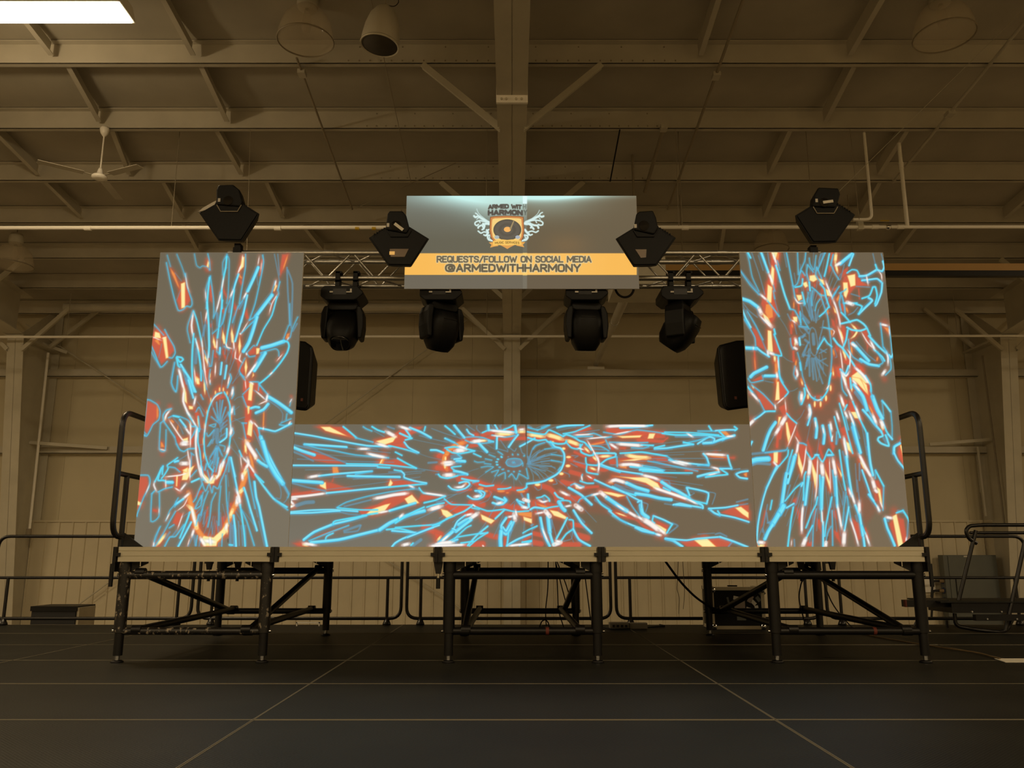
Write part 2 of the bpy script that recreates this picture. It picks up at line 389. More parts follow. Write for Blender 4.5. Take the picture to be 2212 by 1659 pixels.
# ------------------------------------------------------------------ the main stage: panels of 8 ft by 4 ft
st = empty('floor', (0, 0, 0), 'dark anti-slip stage floor of rectangular decks with thin aluminium edges', kind='structure')
XS = [-8.9, -6.32, -3.79, -1.254, 1.277, 3.81, 6.34, 8.9]
YS = [0.75, 1.93, 3.10, 4.265, 5.416, 6.59, 7.72, 8.83, 9.92]
dp = {}
for j in range(len(YS)-1):
    for i in range(len(XS)-1):
        x0, x1, y0, y1 = XS[i]+.002, XS[i+1]-.002, YS[j]+.002, YS[j+1]-.002
        dz = random.uniform(-.0015, .0015)
        sk = random.uniform(-.004, .004)
        m = MB(); m.add([(x0+.004, y0+.004, dz), (x1-.004, y0+.004, dz), (x1-.004, y1-.004, dz), (x0+.004, y1-.004, dz), (x0+.004, y0+.004, -.03), (x1-.004, y0+.004, -.03), (x1-.004, y1-.004, -.03), (x0+.004, y1-.004, -.03)],
                        [(0,1,2,3),(4,7,6,5),(0,4,5,1),(1,5,6,2),(2,6,7,3),(3,7,4,0)])
        d = m.build('deck_panel', M['deck'], st, loc=((x0+x1)/2, (y0+y1)/2, 0))
        e = MB(); w = .0035
        for a, b in (((x0, y0), (x1, y0+w)), ((x0, y1-w), (x1, y1)), ((x0, y0+w), (x0+w, y1-w)), ((x1-w, y0+w), (x1, y1-w))):
            e.box((a[0], a[1], -.09), (b[0], b[1], dz + .002))
        e.build('edge_profile', M['edge'], d, loc=((x0+x1)/2, (y0+y1)/2, 0))
skirt = MB(); skirt.box((XS[0], YS[-1]-.08, -1.2), (XS[0]+.08, YS[-1], -.1)); 
for x in XS:
    for y in (YS[0]+.1, YS[4], YS[-1]-.1): skirt.tube((x, y, -1.2), (x, y, -.09), .03, 8)
skirt.build('stage_support', M['black'], st)
# ------------------------------------------------------------------ projected pictures: strokes drawn with numpy
def parse(txt, ox, oy, sc):
    out = []
    for line in txt.strip().split('\n'):
        for item in line.split(';'):
            t = item.split()
            if not t: continue
            out.append((t[0], [((float(p.split(',')[0])) / sc + ox, (float(p.split(',')[1])) / sc + oy) for p in t[1:]]))
    return out

STYLE = {  # edge colour, core colour, alpha
    'c': ((70, 172, 222), (92, 232, 255), .95), 'b': ((92, 140, 165), (100, 160, 195), .62), 'w': ((240, 200, 190), (255, 252, 246), .95),
    'y': ((244, 140, 70), (255, 240, 165), .97), 'm': ((140, 84, 66), (150, 84, 64), .5), 'r': ((180, 94, 74), (214, 90, 66), .82), 'k': ((70, 66, 56), (70, 66, 56), .9),
    'o': ((215, 110, 60), (245, 150, 75), .9)}
LAYER = {'m': 0, 'r': 1, 'h': 2, 'b': 3, 'o': 4, 'y': 5, 'c': 6, 'k': 7, 'w': 8, 'p': 9}   # what is drawn first

class Raster:
    def __init__(s, x0, y0, x1, y1, res, bg):
        s.x0, s.y0, s.res = x0, y0, res
        s.W = int((x1-x0)*res)+1; s.H = int((y1-y0)*res)+1
        s.px = x0 + np.arange(s.W)/res; s.py = y0 + np.arange(s.H)/res
        s.a = np.zeros((s.H, s.W, 3), np.float32); s.a[:] = np.array(bg, np.float32)/255
    def window(s, pts, pad):
        xs = [p[0] for p in pts]; ys = [p[1] for p in pts]
        i0 = max(0, int((min(xs)-pad-s.x0)*s.res)); i1 = min(s.W, int((max(xs)+pad-s.x0)*s.res)+2)
        j0 = max(0, int((min(ys)-pad-s.y0)*s.res)); j1 = min(s.H, int((max(ys)+pad-s.y0)*s.res)+2)
        if i1 <= i0 or j1 <= j0: return None
        X, Y = np.meshgrid(s.px[i0:i1], s.py[j0:j1]); return i0, i1, j0, j1, X, Y
    @staticmethod
    def dist(X, Y, pts, closed=False):
        d = np.full(X.shape, 1e9, np.float32); seg = list(zip(pts, pts[1:] + ([pts[0]] if closed else [])))
        if not closed: seg = seg[:len(pts)-1]
        if len(pts) == 1: return np.hypot(X-pts[0][0], Y-pts[0][1])
        for (ax, ay), (bx, by) in seg:
            dx, dy = bx-ax, by-ay; L = dx*dx+dy*dy+1e-9
            t = np.clip(((X-ax)*dx+(Y-ay)*dy)/L, 0, 1); d = np.minimum(d, (X-ax-t*dx)**2+(Y-ay-t*dy)**2)
        return np.sqrt(d)
    @staticmethod
    def inside(X, Y, pts):
        ins = np.zeros(X.shape, bool); n = len(pts)
        for i in range(n):
            (ax, ay), (bx, by) = pts[i], pts[(i+1) % n]
            if ay == by: continue
            c = ((ay > Y) != (by > Y)) & (X < (bx-ax)*(Y-ay)/(by-ay)+ax); ins ^= c
        return ins
    def blend(s, w, al, col):
        i0, i1, j0, j1 = w[:4]; sub = s.a[j0:j1, i0:i1]
        sub += al[..., None]*(col-sub)
    def draw(s, items):
        items = sorted(items, key=lambda it: LAYER[it[0][0]])
        for ph in (0, 1):
            for code, pts in items:
                k = code[0]; rest = code[1:]
                if 'O' in rest:                       # oval: centre and a corner
                    (cx, cy), (qx, qy) = pts; rx, ry = abs(qx-cx), abs(qy-cy)
                    pts = [(cx+rx*math.cos(a), cy+ry*math.sin(a)) for a in [2*math.pi*i/14 for i in range(14)]]; rest = ''
                if rest: wd = float(rest); poly = False; pts = smooth(pts) if len(pts) > 2 else pts
                else: wd = 0; poly = True
                if k == 'm':
                    if ph: continue
                    w = s.window(pts, 10)
                    if w is None: continue
                    d = s.dist(w[4], w[5], pts, True); sd = np.where(s.inside(w[4], w[5], pts), d, -d)
                    s.blend(w, .42*np.clip((sd+5)/10, 0, 1), np.array(STYLE['m'][1])/255.); continue
                if k == 'h':                           # glow only
                    if ph: continue
                    w = s.window(pts, 4*wd); 
                    if w is None: continue
                    d = s.dist(w[4], w[5], pts); s.blend(w, .46*np.exp(-(d/wd)**2), np.array((210, 84, 60))/255.); continue
                if ph == 0:
                    if k in 'yrwo' :
                        g, am, hc = {'y': (6.0, .48, (222, 92, 58)), 'r': (5, .26, (180, 92, 70)), 'w': (4.0, .28, (220, 140, 118)), 'o': (5, .36, (212, 88, 58))}[k]
                        w = s.window(pts, wd/2+3*g)
                        if w is None: continue
                        d = s.dist(w[4], w[5], pts, poly)
                        if poly: d = np.where(s.inside(w[4], w[5], pts), 0, d)
                        else: d = np.maximum(d-wd/2, 0)
                        s.blend(w, am*np.exp(-(d/g)**2), np.array(hc)/255.)
                    elif k == 'c' and wd >= 1.5:
                        w = s.window(pts, wd/2+7)
                        if w is None: continue
                        d = np.maximum(s.dist(w[4], w[5], pts)-wd/2, 0); s.blend(w, .22*np.exp(-(d/3.)**2), np.array((90, 150, 175))/255.)
                    continue
                w = s.window(pts, wd/2+3)
                if w is None: continue
                d = s.dist(w[4], w[5], pts, poly); e, c, am = STYLE[k]
                e = np.array(e)/255.; c = np.array(c)/255.
                if poly:
                    sd = np.where(s.inside(w[4], w[5], pts), d, -d); al = am*np.clip((sd+.9)/1.8, 0, 1)
                    core = np.clip(sd/(1.8 if k in 'yo' else 3.), 0, 1)
                else:
                    wd = max(wd*(.90 if k in 'cbw' else 1.0), .9) + .3
                    al = am*np.clip((wd/2+.55-d)/1.1, 0, 1)
                    if k in 'wyo' and wd > 1.6:
                        L = sum(math.dist(a, b) for a, b in zip(pts, pts[1:])); tp = min(.3*L, 9) + .5
                        dd = np.minimum(np.hypot(w[4]-pts[0][0], w[5]-pts[0][1]), np.hypot(w[4]-pts[-1][0], w[5]-pts[-1][1]))
                        f = np.clip((dd+.6)/tp, 0, 1); al = am*np.clip((wd/2*(.35+.65*f)+.7-d)/1.4, 0, 1)*(.35+.65*f)
                    core = np.clip((wd/2+.3-d)/max(1.3, wd*.30), 0, 1)
                    if k == 'c':
                        if wd < 3.1: core = core*.62; al = al*.88
                        elif wd > 4: c = np.array((110, 234, 255))/255.
                s.blend(w, al, e+(c-e)*core[..., None])
                if k == 'c' and not poly:
                    for off, ww, cc, aa in (((2.6, .9, (150, 190, 200), .42),) if wd < 4.4 else ((wd*.30, 1.1, (70, 160, 225), .6), (-wd*.22, 1.0, (190, 246, 255), .6), (wd/2+2.4, .9, (130, 175, 195), .4))):
                        q = offset(pts, off); w2 = s.window(q, 3)
                        if w2 is None: continue
                        d2 = s.dist(w2[4], w2[5], q); s.blend(w2, aa*np.clip((ww/2+.6-d2)/1.2, 0, 1), np.array(cc)/255.)
                if k == 'w' and not poly and wd > 3:
                    for off in (wd/2+.4, -wd/2-.4):
                        q = offset(pts, off); w2 = s.window(q, 3)
                        if w2 is None: continue
                        d2 = s.dist(w2[4], w2[5], q); s.blend(w2, .5*np.clip((1.1-d2)/1.2, 0, 1), np.array((150, 205, 235))/255.)
    def soften(s, n=1):
        for _ in range(n):
            a = np.pad(s.a, ((1, 1), (1, 1), (0, 0)), 'edge'); a = .25*a[:-2]+.5*a[1:-1]+.25*a[2:]; s.a = .25*a[:, :-2]+.5*a[:, 1:-1]+.25*a[:, 2:]
    def sample(s, U, V):
        x = np.clip((U-s.x0)*s.res, 0, s.W-1.001); y = np.clip((V-s.y0)*s.res, 0, s.H-1.001)
        i = x.astype(int); j = y.astype(int); fx = (x-i)[:, None]; fy = (y-j)[:, None]
        a = s.a; return (a[j, i]*(1-fx)+a[j, i+1]*fx)*(1-fy)+(a[j+1, i]*(1-fx)+a[j+1, i+1]*fx)*fy

def offset(pts, o):
    out = []; m = len(pts)
    for i in range(m):
        a = pts[max(i-1, 0)]; b = pts[min(i+1, m-1)]; dx, dy = b[0]-a[0], b[1]-a[1]; L = math.hypot(dx, dy)+1e-6
        out.append((pts[i][0]-dy/L*o, pts[i][1]+dx/L*o))
    return out

def smooth(pts, n=4):
    out = []; m = len(pts)
    for i in range(m-1):
        p0, p1, p2, p3 = pts[max(i-1, 0)], pts[i], pts[i+1], pts[min(i+2, m-1)]
        # soften only gentle bends, keep sharp corners
        for j in range(n):
            t = j/n; q = []
            for k in (0, 1):
                a = -.5*p0[k]+1.5*p1[k]-1.5*p2[k]+.5*p3[k]; b = p0[k]-2.5*p1[k]+2*p2[k]-.5*p3[k]; c = (-.5*p0[k]+.5*p2[k])
                q.append(p1[k] + (.6*(a*t**3+b*t*t+c*t) + .4*(p2[k]-p1[k])*t))
            out.append(tuple(q))
    out.append(pts[-1]); return out

def screen(name, parent, x0, x1, z0, z1, Y, step, ras, gain=1.0):
    nx = max(2, int((x1-x0)/step)); nz = max(2, int((z1-z0)/step))
    X, Z = np.meshgrid(np.linspace(x0, x1, nx), np.linspace(z0, z1, nz)); X = X.ravel(); Z = Z.ravel()
    dz = Z-EYE; zc = Y*CT+dz*ST; yc = dz*CT-Y*ST
    U = CX+F*X/zc; V = CY-F*yc/zc
    rgb = np.clip(ras.sample(U, V), 0, 1)
    lin = np.where(rgb <= .04045, rgb/12.92, ((rgb+.055)/1.055)**2.4)*gain
    base = Vector(parent_world(parent))
    me = bpy.data.meshes.new(name); n = nx*nz
    co = np.stack([X-base.x, np.full(n, Y-base.y), Z-base.z], 1).astype(np.float32)
    me.vertices.add(n); me.vertices.foreach_set('co', co.ravel())
    i = (np.arange(nz-1)[:, None]*nx+np.arange(nx-1)[None, :]).ravel(); q = np.stack([i, i+1, i+nx+1, i+nx], 1).astype(np.int32)
    me.loops.add(q.size); me.loops.foreach_set('vertex_index', q.ravel())
    me.polygons.add(len(q)); me.polygons.foreach_set('loop_start', np.arange(0, q.size, 4, dtype=np.int32))
    me.update(calc_edges=True)
    at_ = me.color_attributes.new('picture', 'FLOAT_COLOR', 'POINT')
    at_.data.foreach_set('color', np.concatenate([lin, np.ones((n, 1))], 1).astype(np.float32).ravel())
    me.materials.append(M['picture'])
    o = bpy.data.objects.new(name, me); COL.objects.link(o); o.parent = parent; return o

L_A = """
r 490,220 540,280 610,460 560,600 600,700 690,660 730,600 690,460 650,370 600,430; o 480,205 540,280 605,470 570,430 500,280; y 610,400 665,380 665,690 615,700
c1.5 450,60 490,200; c2.4 440,150 480,350 530,560 580,720 640,710 680,670 725,680 745,650 740,590 690,450 665,280; c1.6 565,50 630,210 665,320; b1.5 540,270 620,370; b1.5 560,600 610,470; w1.6 665,290 690,430 715,500
r 330,930 430,980 500,1090 540,1200 460,1290 380,1370 290,1200 240,1090 260,1010; o 290,1080 340,1060 370,1140 340,1130; y 300,970 360,990 380,1060 290,1050; y 390,1040 440,1030 468,1290 430,1300; h7 340,930; h6 620,720; h6 930,240
c2.2 255,850 330,930 410,1020; c2.6 230,1080 290,1210 370,1400 450,1330; c2 220,1140 300,1290 365,1390; c2.6 420,950 460,1030 530,1150 545,1230 510,1290 470,1285; b1.5 385,1120 345,1290; w2 250,1030 390,1085; w1.5 380,1060 440,1040
r 930,100 960,140 960,240 910,210; y 935,120 955,150 945,215 915,200; c1.6 775,45 800,180 840,210 870,190 920,200 960,240 ; c2.2 935,45 955,140 960,240
c2.2 965,310 930,400 910,480 910,560 925,620; c2.2 965,310 985,450 1005,620 1005,800; w2 905,480 912,600; c4 955,330 935,520 920,700; r 955,430 975,440 990,640 955,600; r4 960,430 975,560; c4.5 925,620 945,900 950,1150 940,1280; w3 925,720 905,850; b1.8 905,850 885,950 865,1060; b6 900,900 880,1020 ; r3 915,840 930,880; r 960,880 990,880 980,930 960,920
c1.8 1165,50 1115,150 1115,300; c1.8 1165,60 1190,130 1180,500 1160,640; c4 1160,80 1150,200 1125,320 1100,480 1105,700; w2.6 1125,320 1100,480; b2 1150,230 1165,210; r 1120,430 1170,560 1165,600 1115,500; r 1100,680 1130,700 1130,770 1105,740; c1.8 1085,500 1050,680 1000,820; w3 1095,500 1060,640 1035,740; c3.6 1110,600 1080,820 1050,1050; b7 1045,760 1060,900 ; b2 1100,700 1090,950 1070,1050; c2 1150,700 1110,880
y 1340,80 1375,80 1365,200 1310,260; c2.2 1385,50 1385,200 1355,380 1310,640; w3 1335,170 1290,290; w2 1350,60 1345,120; c5 1300,290 1265,390 1240,480; o 1310,280 1345,330 1340,350 1300,320; r 1310,320 1355,390 1330,430 1300,370; w3.6 1240,470 1200,570; c3.6 1250,480 1215,750 1170,1000 1150,1130; b6 1200,620 1190,740; c2 1215,560 1160,690 1110,880 990,1000; r 1250,620 1290,700 1270,740 1245,700; r3 1290,700 1250,780
w2 1550,70 1530,190; c2.6 1590,60 1600,150 1570,320 1500,640 1430,840; r3.5 1585,120 1555,300; w1.5 1580,130 1565,260; c8 1535,210 1480,340 1410,490; w3.6 1400,500 1360,580; c2 1385,550 1290,690 1230,870; c5 1405,540 1360,750 1310,920 1260,1090; b2 1520,310 1530,420 ; r 1400,690 1430,820 1390,830 1370,760; w2 1420,850 1330,1000; b6 1350,620 1310,700; b5 1360,740 1340,860
r 1820,50 1900,50 1850,200 1800,330 1790,250; o3 1890,60 1830,240; b2.5 1730,50 1790,370; b2.5 1770,50 1790,300; w3 1750,360 1735,430; y 1745,400 1765,430 1730,500 1715,490; c3 1795,380 1770,480; c2 1740,370 1690,540; c2 1775,490 1780,530 1750,600; c9.5 1700,540 1600,670 1510,790; c3 1510,790 1430,840; w2 1770,520 1700,640 1665,770; r 1740,560 1690,720 1680,700 1710,580; c3.2 1760,560 1700,780 1600,950 1520,1140; c1.6 1665,620 1690,650; c9 1520,800 1470,970 1420,1110 1360,1210; b2 1490,850 1440,1000; c3 1495,840 1430,900 1330,1000; b5 1455,980 1430,1080
b4 1880,210 1890,500 1915,900; b4 1890,240 1945,400 1940,700 1930,930; c1.8 1915,640 1915,900; c2 2010,800 1940,950 1920,1040 1880,1080; c2 1900,900 1840,1060; b4 2000,880 1950,970 ; o 1880,1000 1915,990 1890,1060 1860,1060; w2 1900,1040 1885,1075
c10 1580,1170 1700,1140 1840,1092; c4 1840,1085 1890,1100 1905,1150 1880,1230 1800,1350 1700,1470 1600,1560 1545,1600; w3 1705,1460 1675,1490; r 1860,1190 1775,1320 1760,1310 1830,1220; w2 1830,1240 1755,1330; c2.2 1560,1230 1740,1180 1780,1210 1785,1270; c2.2 1400,1230 1430,1275 1500,1265; c2 1400,1225 1480,1140 1500,1150; r 1410,1220 1490,1150 1510,1180 1500,1240 1430,1260; y 1510,1170 1560,1170 1545,1240 1510,1250; h5 1540,1130; w3 1320,1000 1325,1005; w3 1395,1235 1398,1250
c9 1620,1230 1560,1330 1490,1440; w4.5 1525,1340 1440,1460 1390,1530; c2.2 1580,1240 1520,1350; y 1475,1450 1490,1500 1460,1530; r 1500,1270 1530,1260 1490,1400 ; c2 1545,1600 1540,1680
y 1000,1020 1025,1100 1040,1180 1010,1170 990,1100; y 1110,950 1140,1030 1150,1130 1120,1120 1100,1050; y 1220,920 1245,1020 1250,1130 1215,1100 1205,1000; y 1315,1020 1335,1150 1310,1260 1295,1150; y 900,1240 940,1320 930,1380 890,1290; y 1390,1290 1410,1400 1385,1520 1370,1400; y 790,1500 840,1540 830,1620 780,1570; h6 790,1490
r 1010,1180 1050,1290 1020,1280; r 1110,1170 1160,1290 1145,1320 1105,1230; r 1210,1170 1250,1260 1240,1320 1200,1210; r 1290,1170 1330,1360 1300,1460 1270,1300; r 1340,1340 1370,1420 1360,1510 1320,1440
w3 1045,1060 1040,1200; w3 1150,1100 1165,1160 1230,1180; w3 1240,1080 1250,1200; c2.4 1130,1150 1190,1190; c5 1080,1170 1075,1240; c2 1040,1210 1080,1250; w2.6 860,1050 885,1330 910,1500; c1.8 890,1200 960,1380 ; w2 940,1220 930,1390; c2 1000,1200 980,1380 950,1390; w2.4 1270,1180 1260,1290 1310,1310; w3 1330,1230 1310,1310 1350,1350; c2 1380,1290 1310,1440 1370,1520; b1.2 1260,1290 1180,1480; b1.2 1310,1440 1230,1600; b1.2 1200,1200 1140,1340
c2 760,720 700,880 690,960 725,1110; c3.2 765,730 800,830 840,1000 870,1150; w3.6 760,740 740,900 755,1030; y 735,850 752,920 740,970; r 770,810 752,860; c4 765,1000 750,1200 745,1400 755,1600; c4 785,1060 820,1200 850,1400 855,1560; w3 790,1060 830,1220; o 820,1080 850,1190 835,1220; b7 800,1180 790,1350; b2 770,1100 765,1450; w2 770,1400 790,1600
c4 565,1275 620,1285 640,1310 600,1340 570,1290; c4 560,1285 580,1380 600,1400; c2 540,1340 500,1580 550,1690 570,1600 575,1500; c6 610,1370 690,1500 770,1690; w4 585,1420 605,1500; b4 640,1440 680,1600
"""
L_B = """
w5 595,330 620,450 650,570; y 640,470 680,600 690,740 650,700 635,600; r 620,400 670,480 680,620 640,520; c4.5 640,320 720,430 790,590; c5 700,450 760,660; w4.5 650,560 640,700 690,830 740,900; b8 680,430 740,600; c2 540,240 500,480 555,590 575,400
y 700,750 760,760 760,800 710,800; y 780,410 830,430 840,500 800,500; w4 790,640 765,760; w3 740,900 800,1010; c4 690,840 780,980 830,1060; c2 850,620 880,680; c2 790,830 830,770 880,880; r 770,780 830,840 830,960 780,900; c3 820,880 840,1040; y4 815,880 825,1000; w3 810,1000 800,1170
r 205,690 320,750 350,860 290,960 250,1020 200,1100 170,1000 190,850; o 320,740 345,800 345,880 320,930; c2.4 205,680 250,690 330,740 365,820 350,920 280,980 240,1060 200,1120 120,1080; c2.2 205,680 190,850 165,1030; w 145,790 180,800 180,850 140,860; r 135,870 180,870 165,980 130,980; c2 120,1020 200,1095; c2 120,1080 190,1110; h5 340,720; h6 390,1330
r 370,1180 400,1190 425,1250 365,1250; o 370,1180 395,1200 420,1250 370,1250; c2.2 370,960 355,1270 425,1290 435,1040; w2.4 360,1272 428,1290; c2.2 370,960 410,930
c3 500,790 440,810 400,870 410,940 470,1030 540,1130; w3.6 490,800 440,860 415,930; y3 440,850 425,930; h6 480,760; c2.4 460,900 530,870 620,890 700,930 740,1000; c4 520,875 590,890; w3 470,920 520,1000 600,1120 660,1200; r 540,1090 600,1130 620,1210 570,1200; o4 500,930 520,950; b2 520,900 600,1000 640,1090; c5 600,920 670,1010; w4 660,1010 730,1110; y 630,1150 700,1130 700,1200 640,1210; w6 610,1200 700,1185; c3 560,1210 600,1280 650,1300 700,1270 780,1265; c2 540,1130 560,1210; o2 580,980 565,1070; y4 720,940 730,1040; w3 730,950 725,1260; c3 740,1000 800,1010 760,1100 730,1150; r 740,1050 780,1130 750,1250 720,1180
r 900,330 950,300 930,450 900,500; w2 880,260 930,530; y4 890,450 900,620; c2 870,330 920,560
c3.4 1100,600 1040,620 990,690 950,780 925,880 905,1000 890,1150 895,1300 920,1400 950,1480 1000,1540; c3.4 1130,590 1170,660 1200,760 1200,900 1210,1050 1195,1200 1180,1300 1130,1400 1080,1480; w2 1090,600 1010,660 970,730; w2 910,960 890,1100; w2 1205,950 1205,1100
yO 1025,600 1036,628; yO 1075,560 1087,590; yO 1120,560 1131,588; yO 1165,605 1175,632; yO 970,690 980,725; yO 925,840 935,880; yO 895,1000 904,1040; yO 880,1180 890,1230; yO 885,1350 894,1395; oO 1200,730 1208,770; r 1030,650 1100,620 1150,650 1120,670 1040,690
w5 1235,540 1220,640; c2 1235,530 1245,620 1220,670; w5 1230,770 1215,860; o3 1215,860 1215,940; c2 1245,760 1255,860; w6 1220,1020 1200,1110; o3 1210,1050 1205,1110; w6 1190,1240 1160,1330; oO 1180,1300 1192,1340; w6 1130,1400 1100,1500; oO 1110,1500 1122,1540; c2 1230,1020 1245,1080 1210,1130
b3 1060,960 1000,790; b3 1060,960 1040,710; b4 1065,960 1080,690; b4 1070,960 1115,690; b4 1075,970 1150,770; b4 1080,980 1170,850; b4 1085,1000 1165,930; b4 1090,1040 1160,980; b3 1060,950 975,885; c1.6 975,885 1050,950; c1.4 1040,710 1060,930; c1.4 1000,780 1050,900; c1.4 1110,690 1080,930; c1.4 1150,770 1090,960; b5 1085,1060 1120,960; b4 1090,1120 1150,1080; c5 1160,1030 1155,1130 1080,1190; c3 1180,830 1190,880
b9 1050,1040 1045,1190; b2 1030,980 1020,1110 1050,1220; b2 1070,970 1095,1080 1060,1200; b5 1010,1050 990,1200; b7 1040,1240 1010,1330; b6 1040,1240 1080,1290; c2 950,990 1030,970 1010,1010 955,990; c2 920,1080 940,1120 1010,1040; b4 960,1110 1000,1060; b4 950,1230 1010,1150; c2 930,1240 980,1160
b4 1040,1250 960,1370; b4 1040,1250 985,1440; b4 1045,1250 1020,1460; b4 1050,1250 1060,1440; b4 1060,1240 1100,1340; c2 1070,1220 1140,1240 1130,1300; c1.5 1030,1260 950,1400; c1.5 1040,1260 1000,1480; c1.5 1050,1260 1045,1470; c1.5 1060,1250 1115,1360; c2 960,1480 990,1420 ; w3 1100,1440 1070,1500
b1.2 1250,690 1290,655 1340,645; b1.3 1250,905 1340,960; b1.5 1240,1150 1310,1290; b1.2 1220,490 1320,380; b1 1200,340 1250,200
w3 1028,240 1020,400; c5 1100,240 1085,380; c5 1158,275 1150,330 1135,430; c3 1200,375 1215,430 1170,540; w3 1195,390 1170,520; c2 965,320 950,420 965,500; y2 965,360 960,430; w2.6 960,440 960,490; r 1000,100 1010,180 1050,180; h5 1000,60; h6 1150,80; h6 1250,130
r 1360,440 1480,470 1470,720 1450,900 1480,1000 1450,1150 1380,1150 1370,960 1380,760 1350,560; y 1430,470 1482,475 1460,700 1410,690; y 1400,750 1440,760 1430,850 1410,860; y 1420,930 1475,960 1460,1130 1400,1100; o 1370,1140 1450,1170 1400,1260 1360,1350; w3 1440,470 1480,500; w4 1440,930 1470,970; c2.2 1320,370 1380,450; w2 1380,440 1390,560; c2.2 1350,640 1400,770; c2 1350,620 1430,540; c2.4 1340,960 1400,962; c2 1355,970 1390,1150; c2.4 1430,470 1540,470 1560,520
r 1490,480 1540,490 1610,630 1500,570; c3 1550,500 1650,620; c9.5 1660,650 1760,710 1860,780 1930,835; w4.5 1650,610 1630,710; w3 1500,570 1630,690; b2 1480,570 1640,680 1780,780 1830,850 1820,940 1790,980; c3 1790,980 1860,990 1930,960; c2.2 1930,910 1810,960; c2.2 1880,850 1870,920; c6.5 1450,785 1500,770 1545,775; c7.5 1510,840 1600,800 1655,735; w2.4 1540,740 1650,690; o3 1605,800 1595,1030; w3 1480,950 1540,1020; c5 1540,1020 1640,1040 1740,1060 1850,1010 1930,970; w2.4 1600,1010 1595,1040; c2 1910,760 1930,680; w2 1940,670 1910,720; w3 1920,945 1900,975; h4 1930,640; h4 1640,600
r 1490,1000 1540,1040 1560,1150 1600,1260 1540,1180; b2.2 1480,1050 1560,1220 1700,1480 1760,1620; c10.5 1565,1130 1620,1280 1720,1480 1830,1680; c3 1540,1030 1560,1130
w8.5 1385,1165 1440,1260 1500,1350 1520,1400; y 1440,1280 1480,1300 1520,1400 1490,1400; c8 1535,1410 1570,1440 1640,1480; c2 1510,1270 1560,1350 1620,1430; c5.5 1205,1380 1230,1480 1260,1600; c3.4 1310,1290 1340,1360; w3.4 1340,1360 1430,1460 1500,1560; c4 1500,1570 1600,1670; r 1370,1440 1420,1480 1390,1600 1350,1640; w2 1320,1340 1340,1500
"""
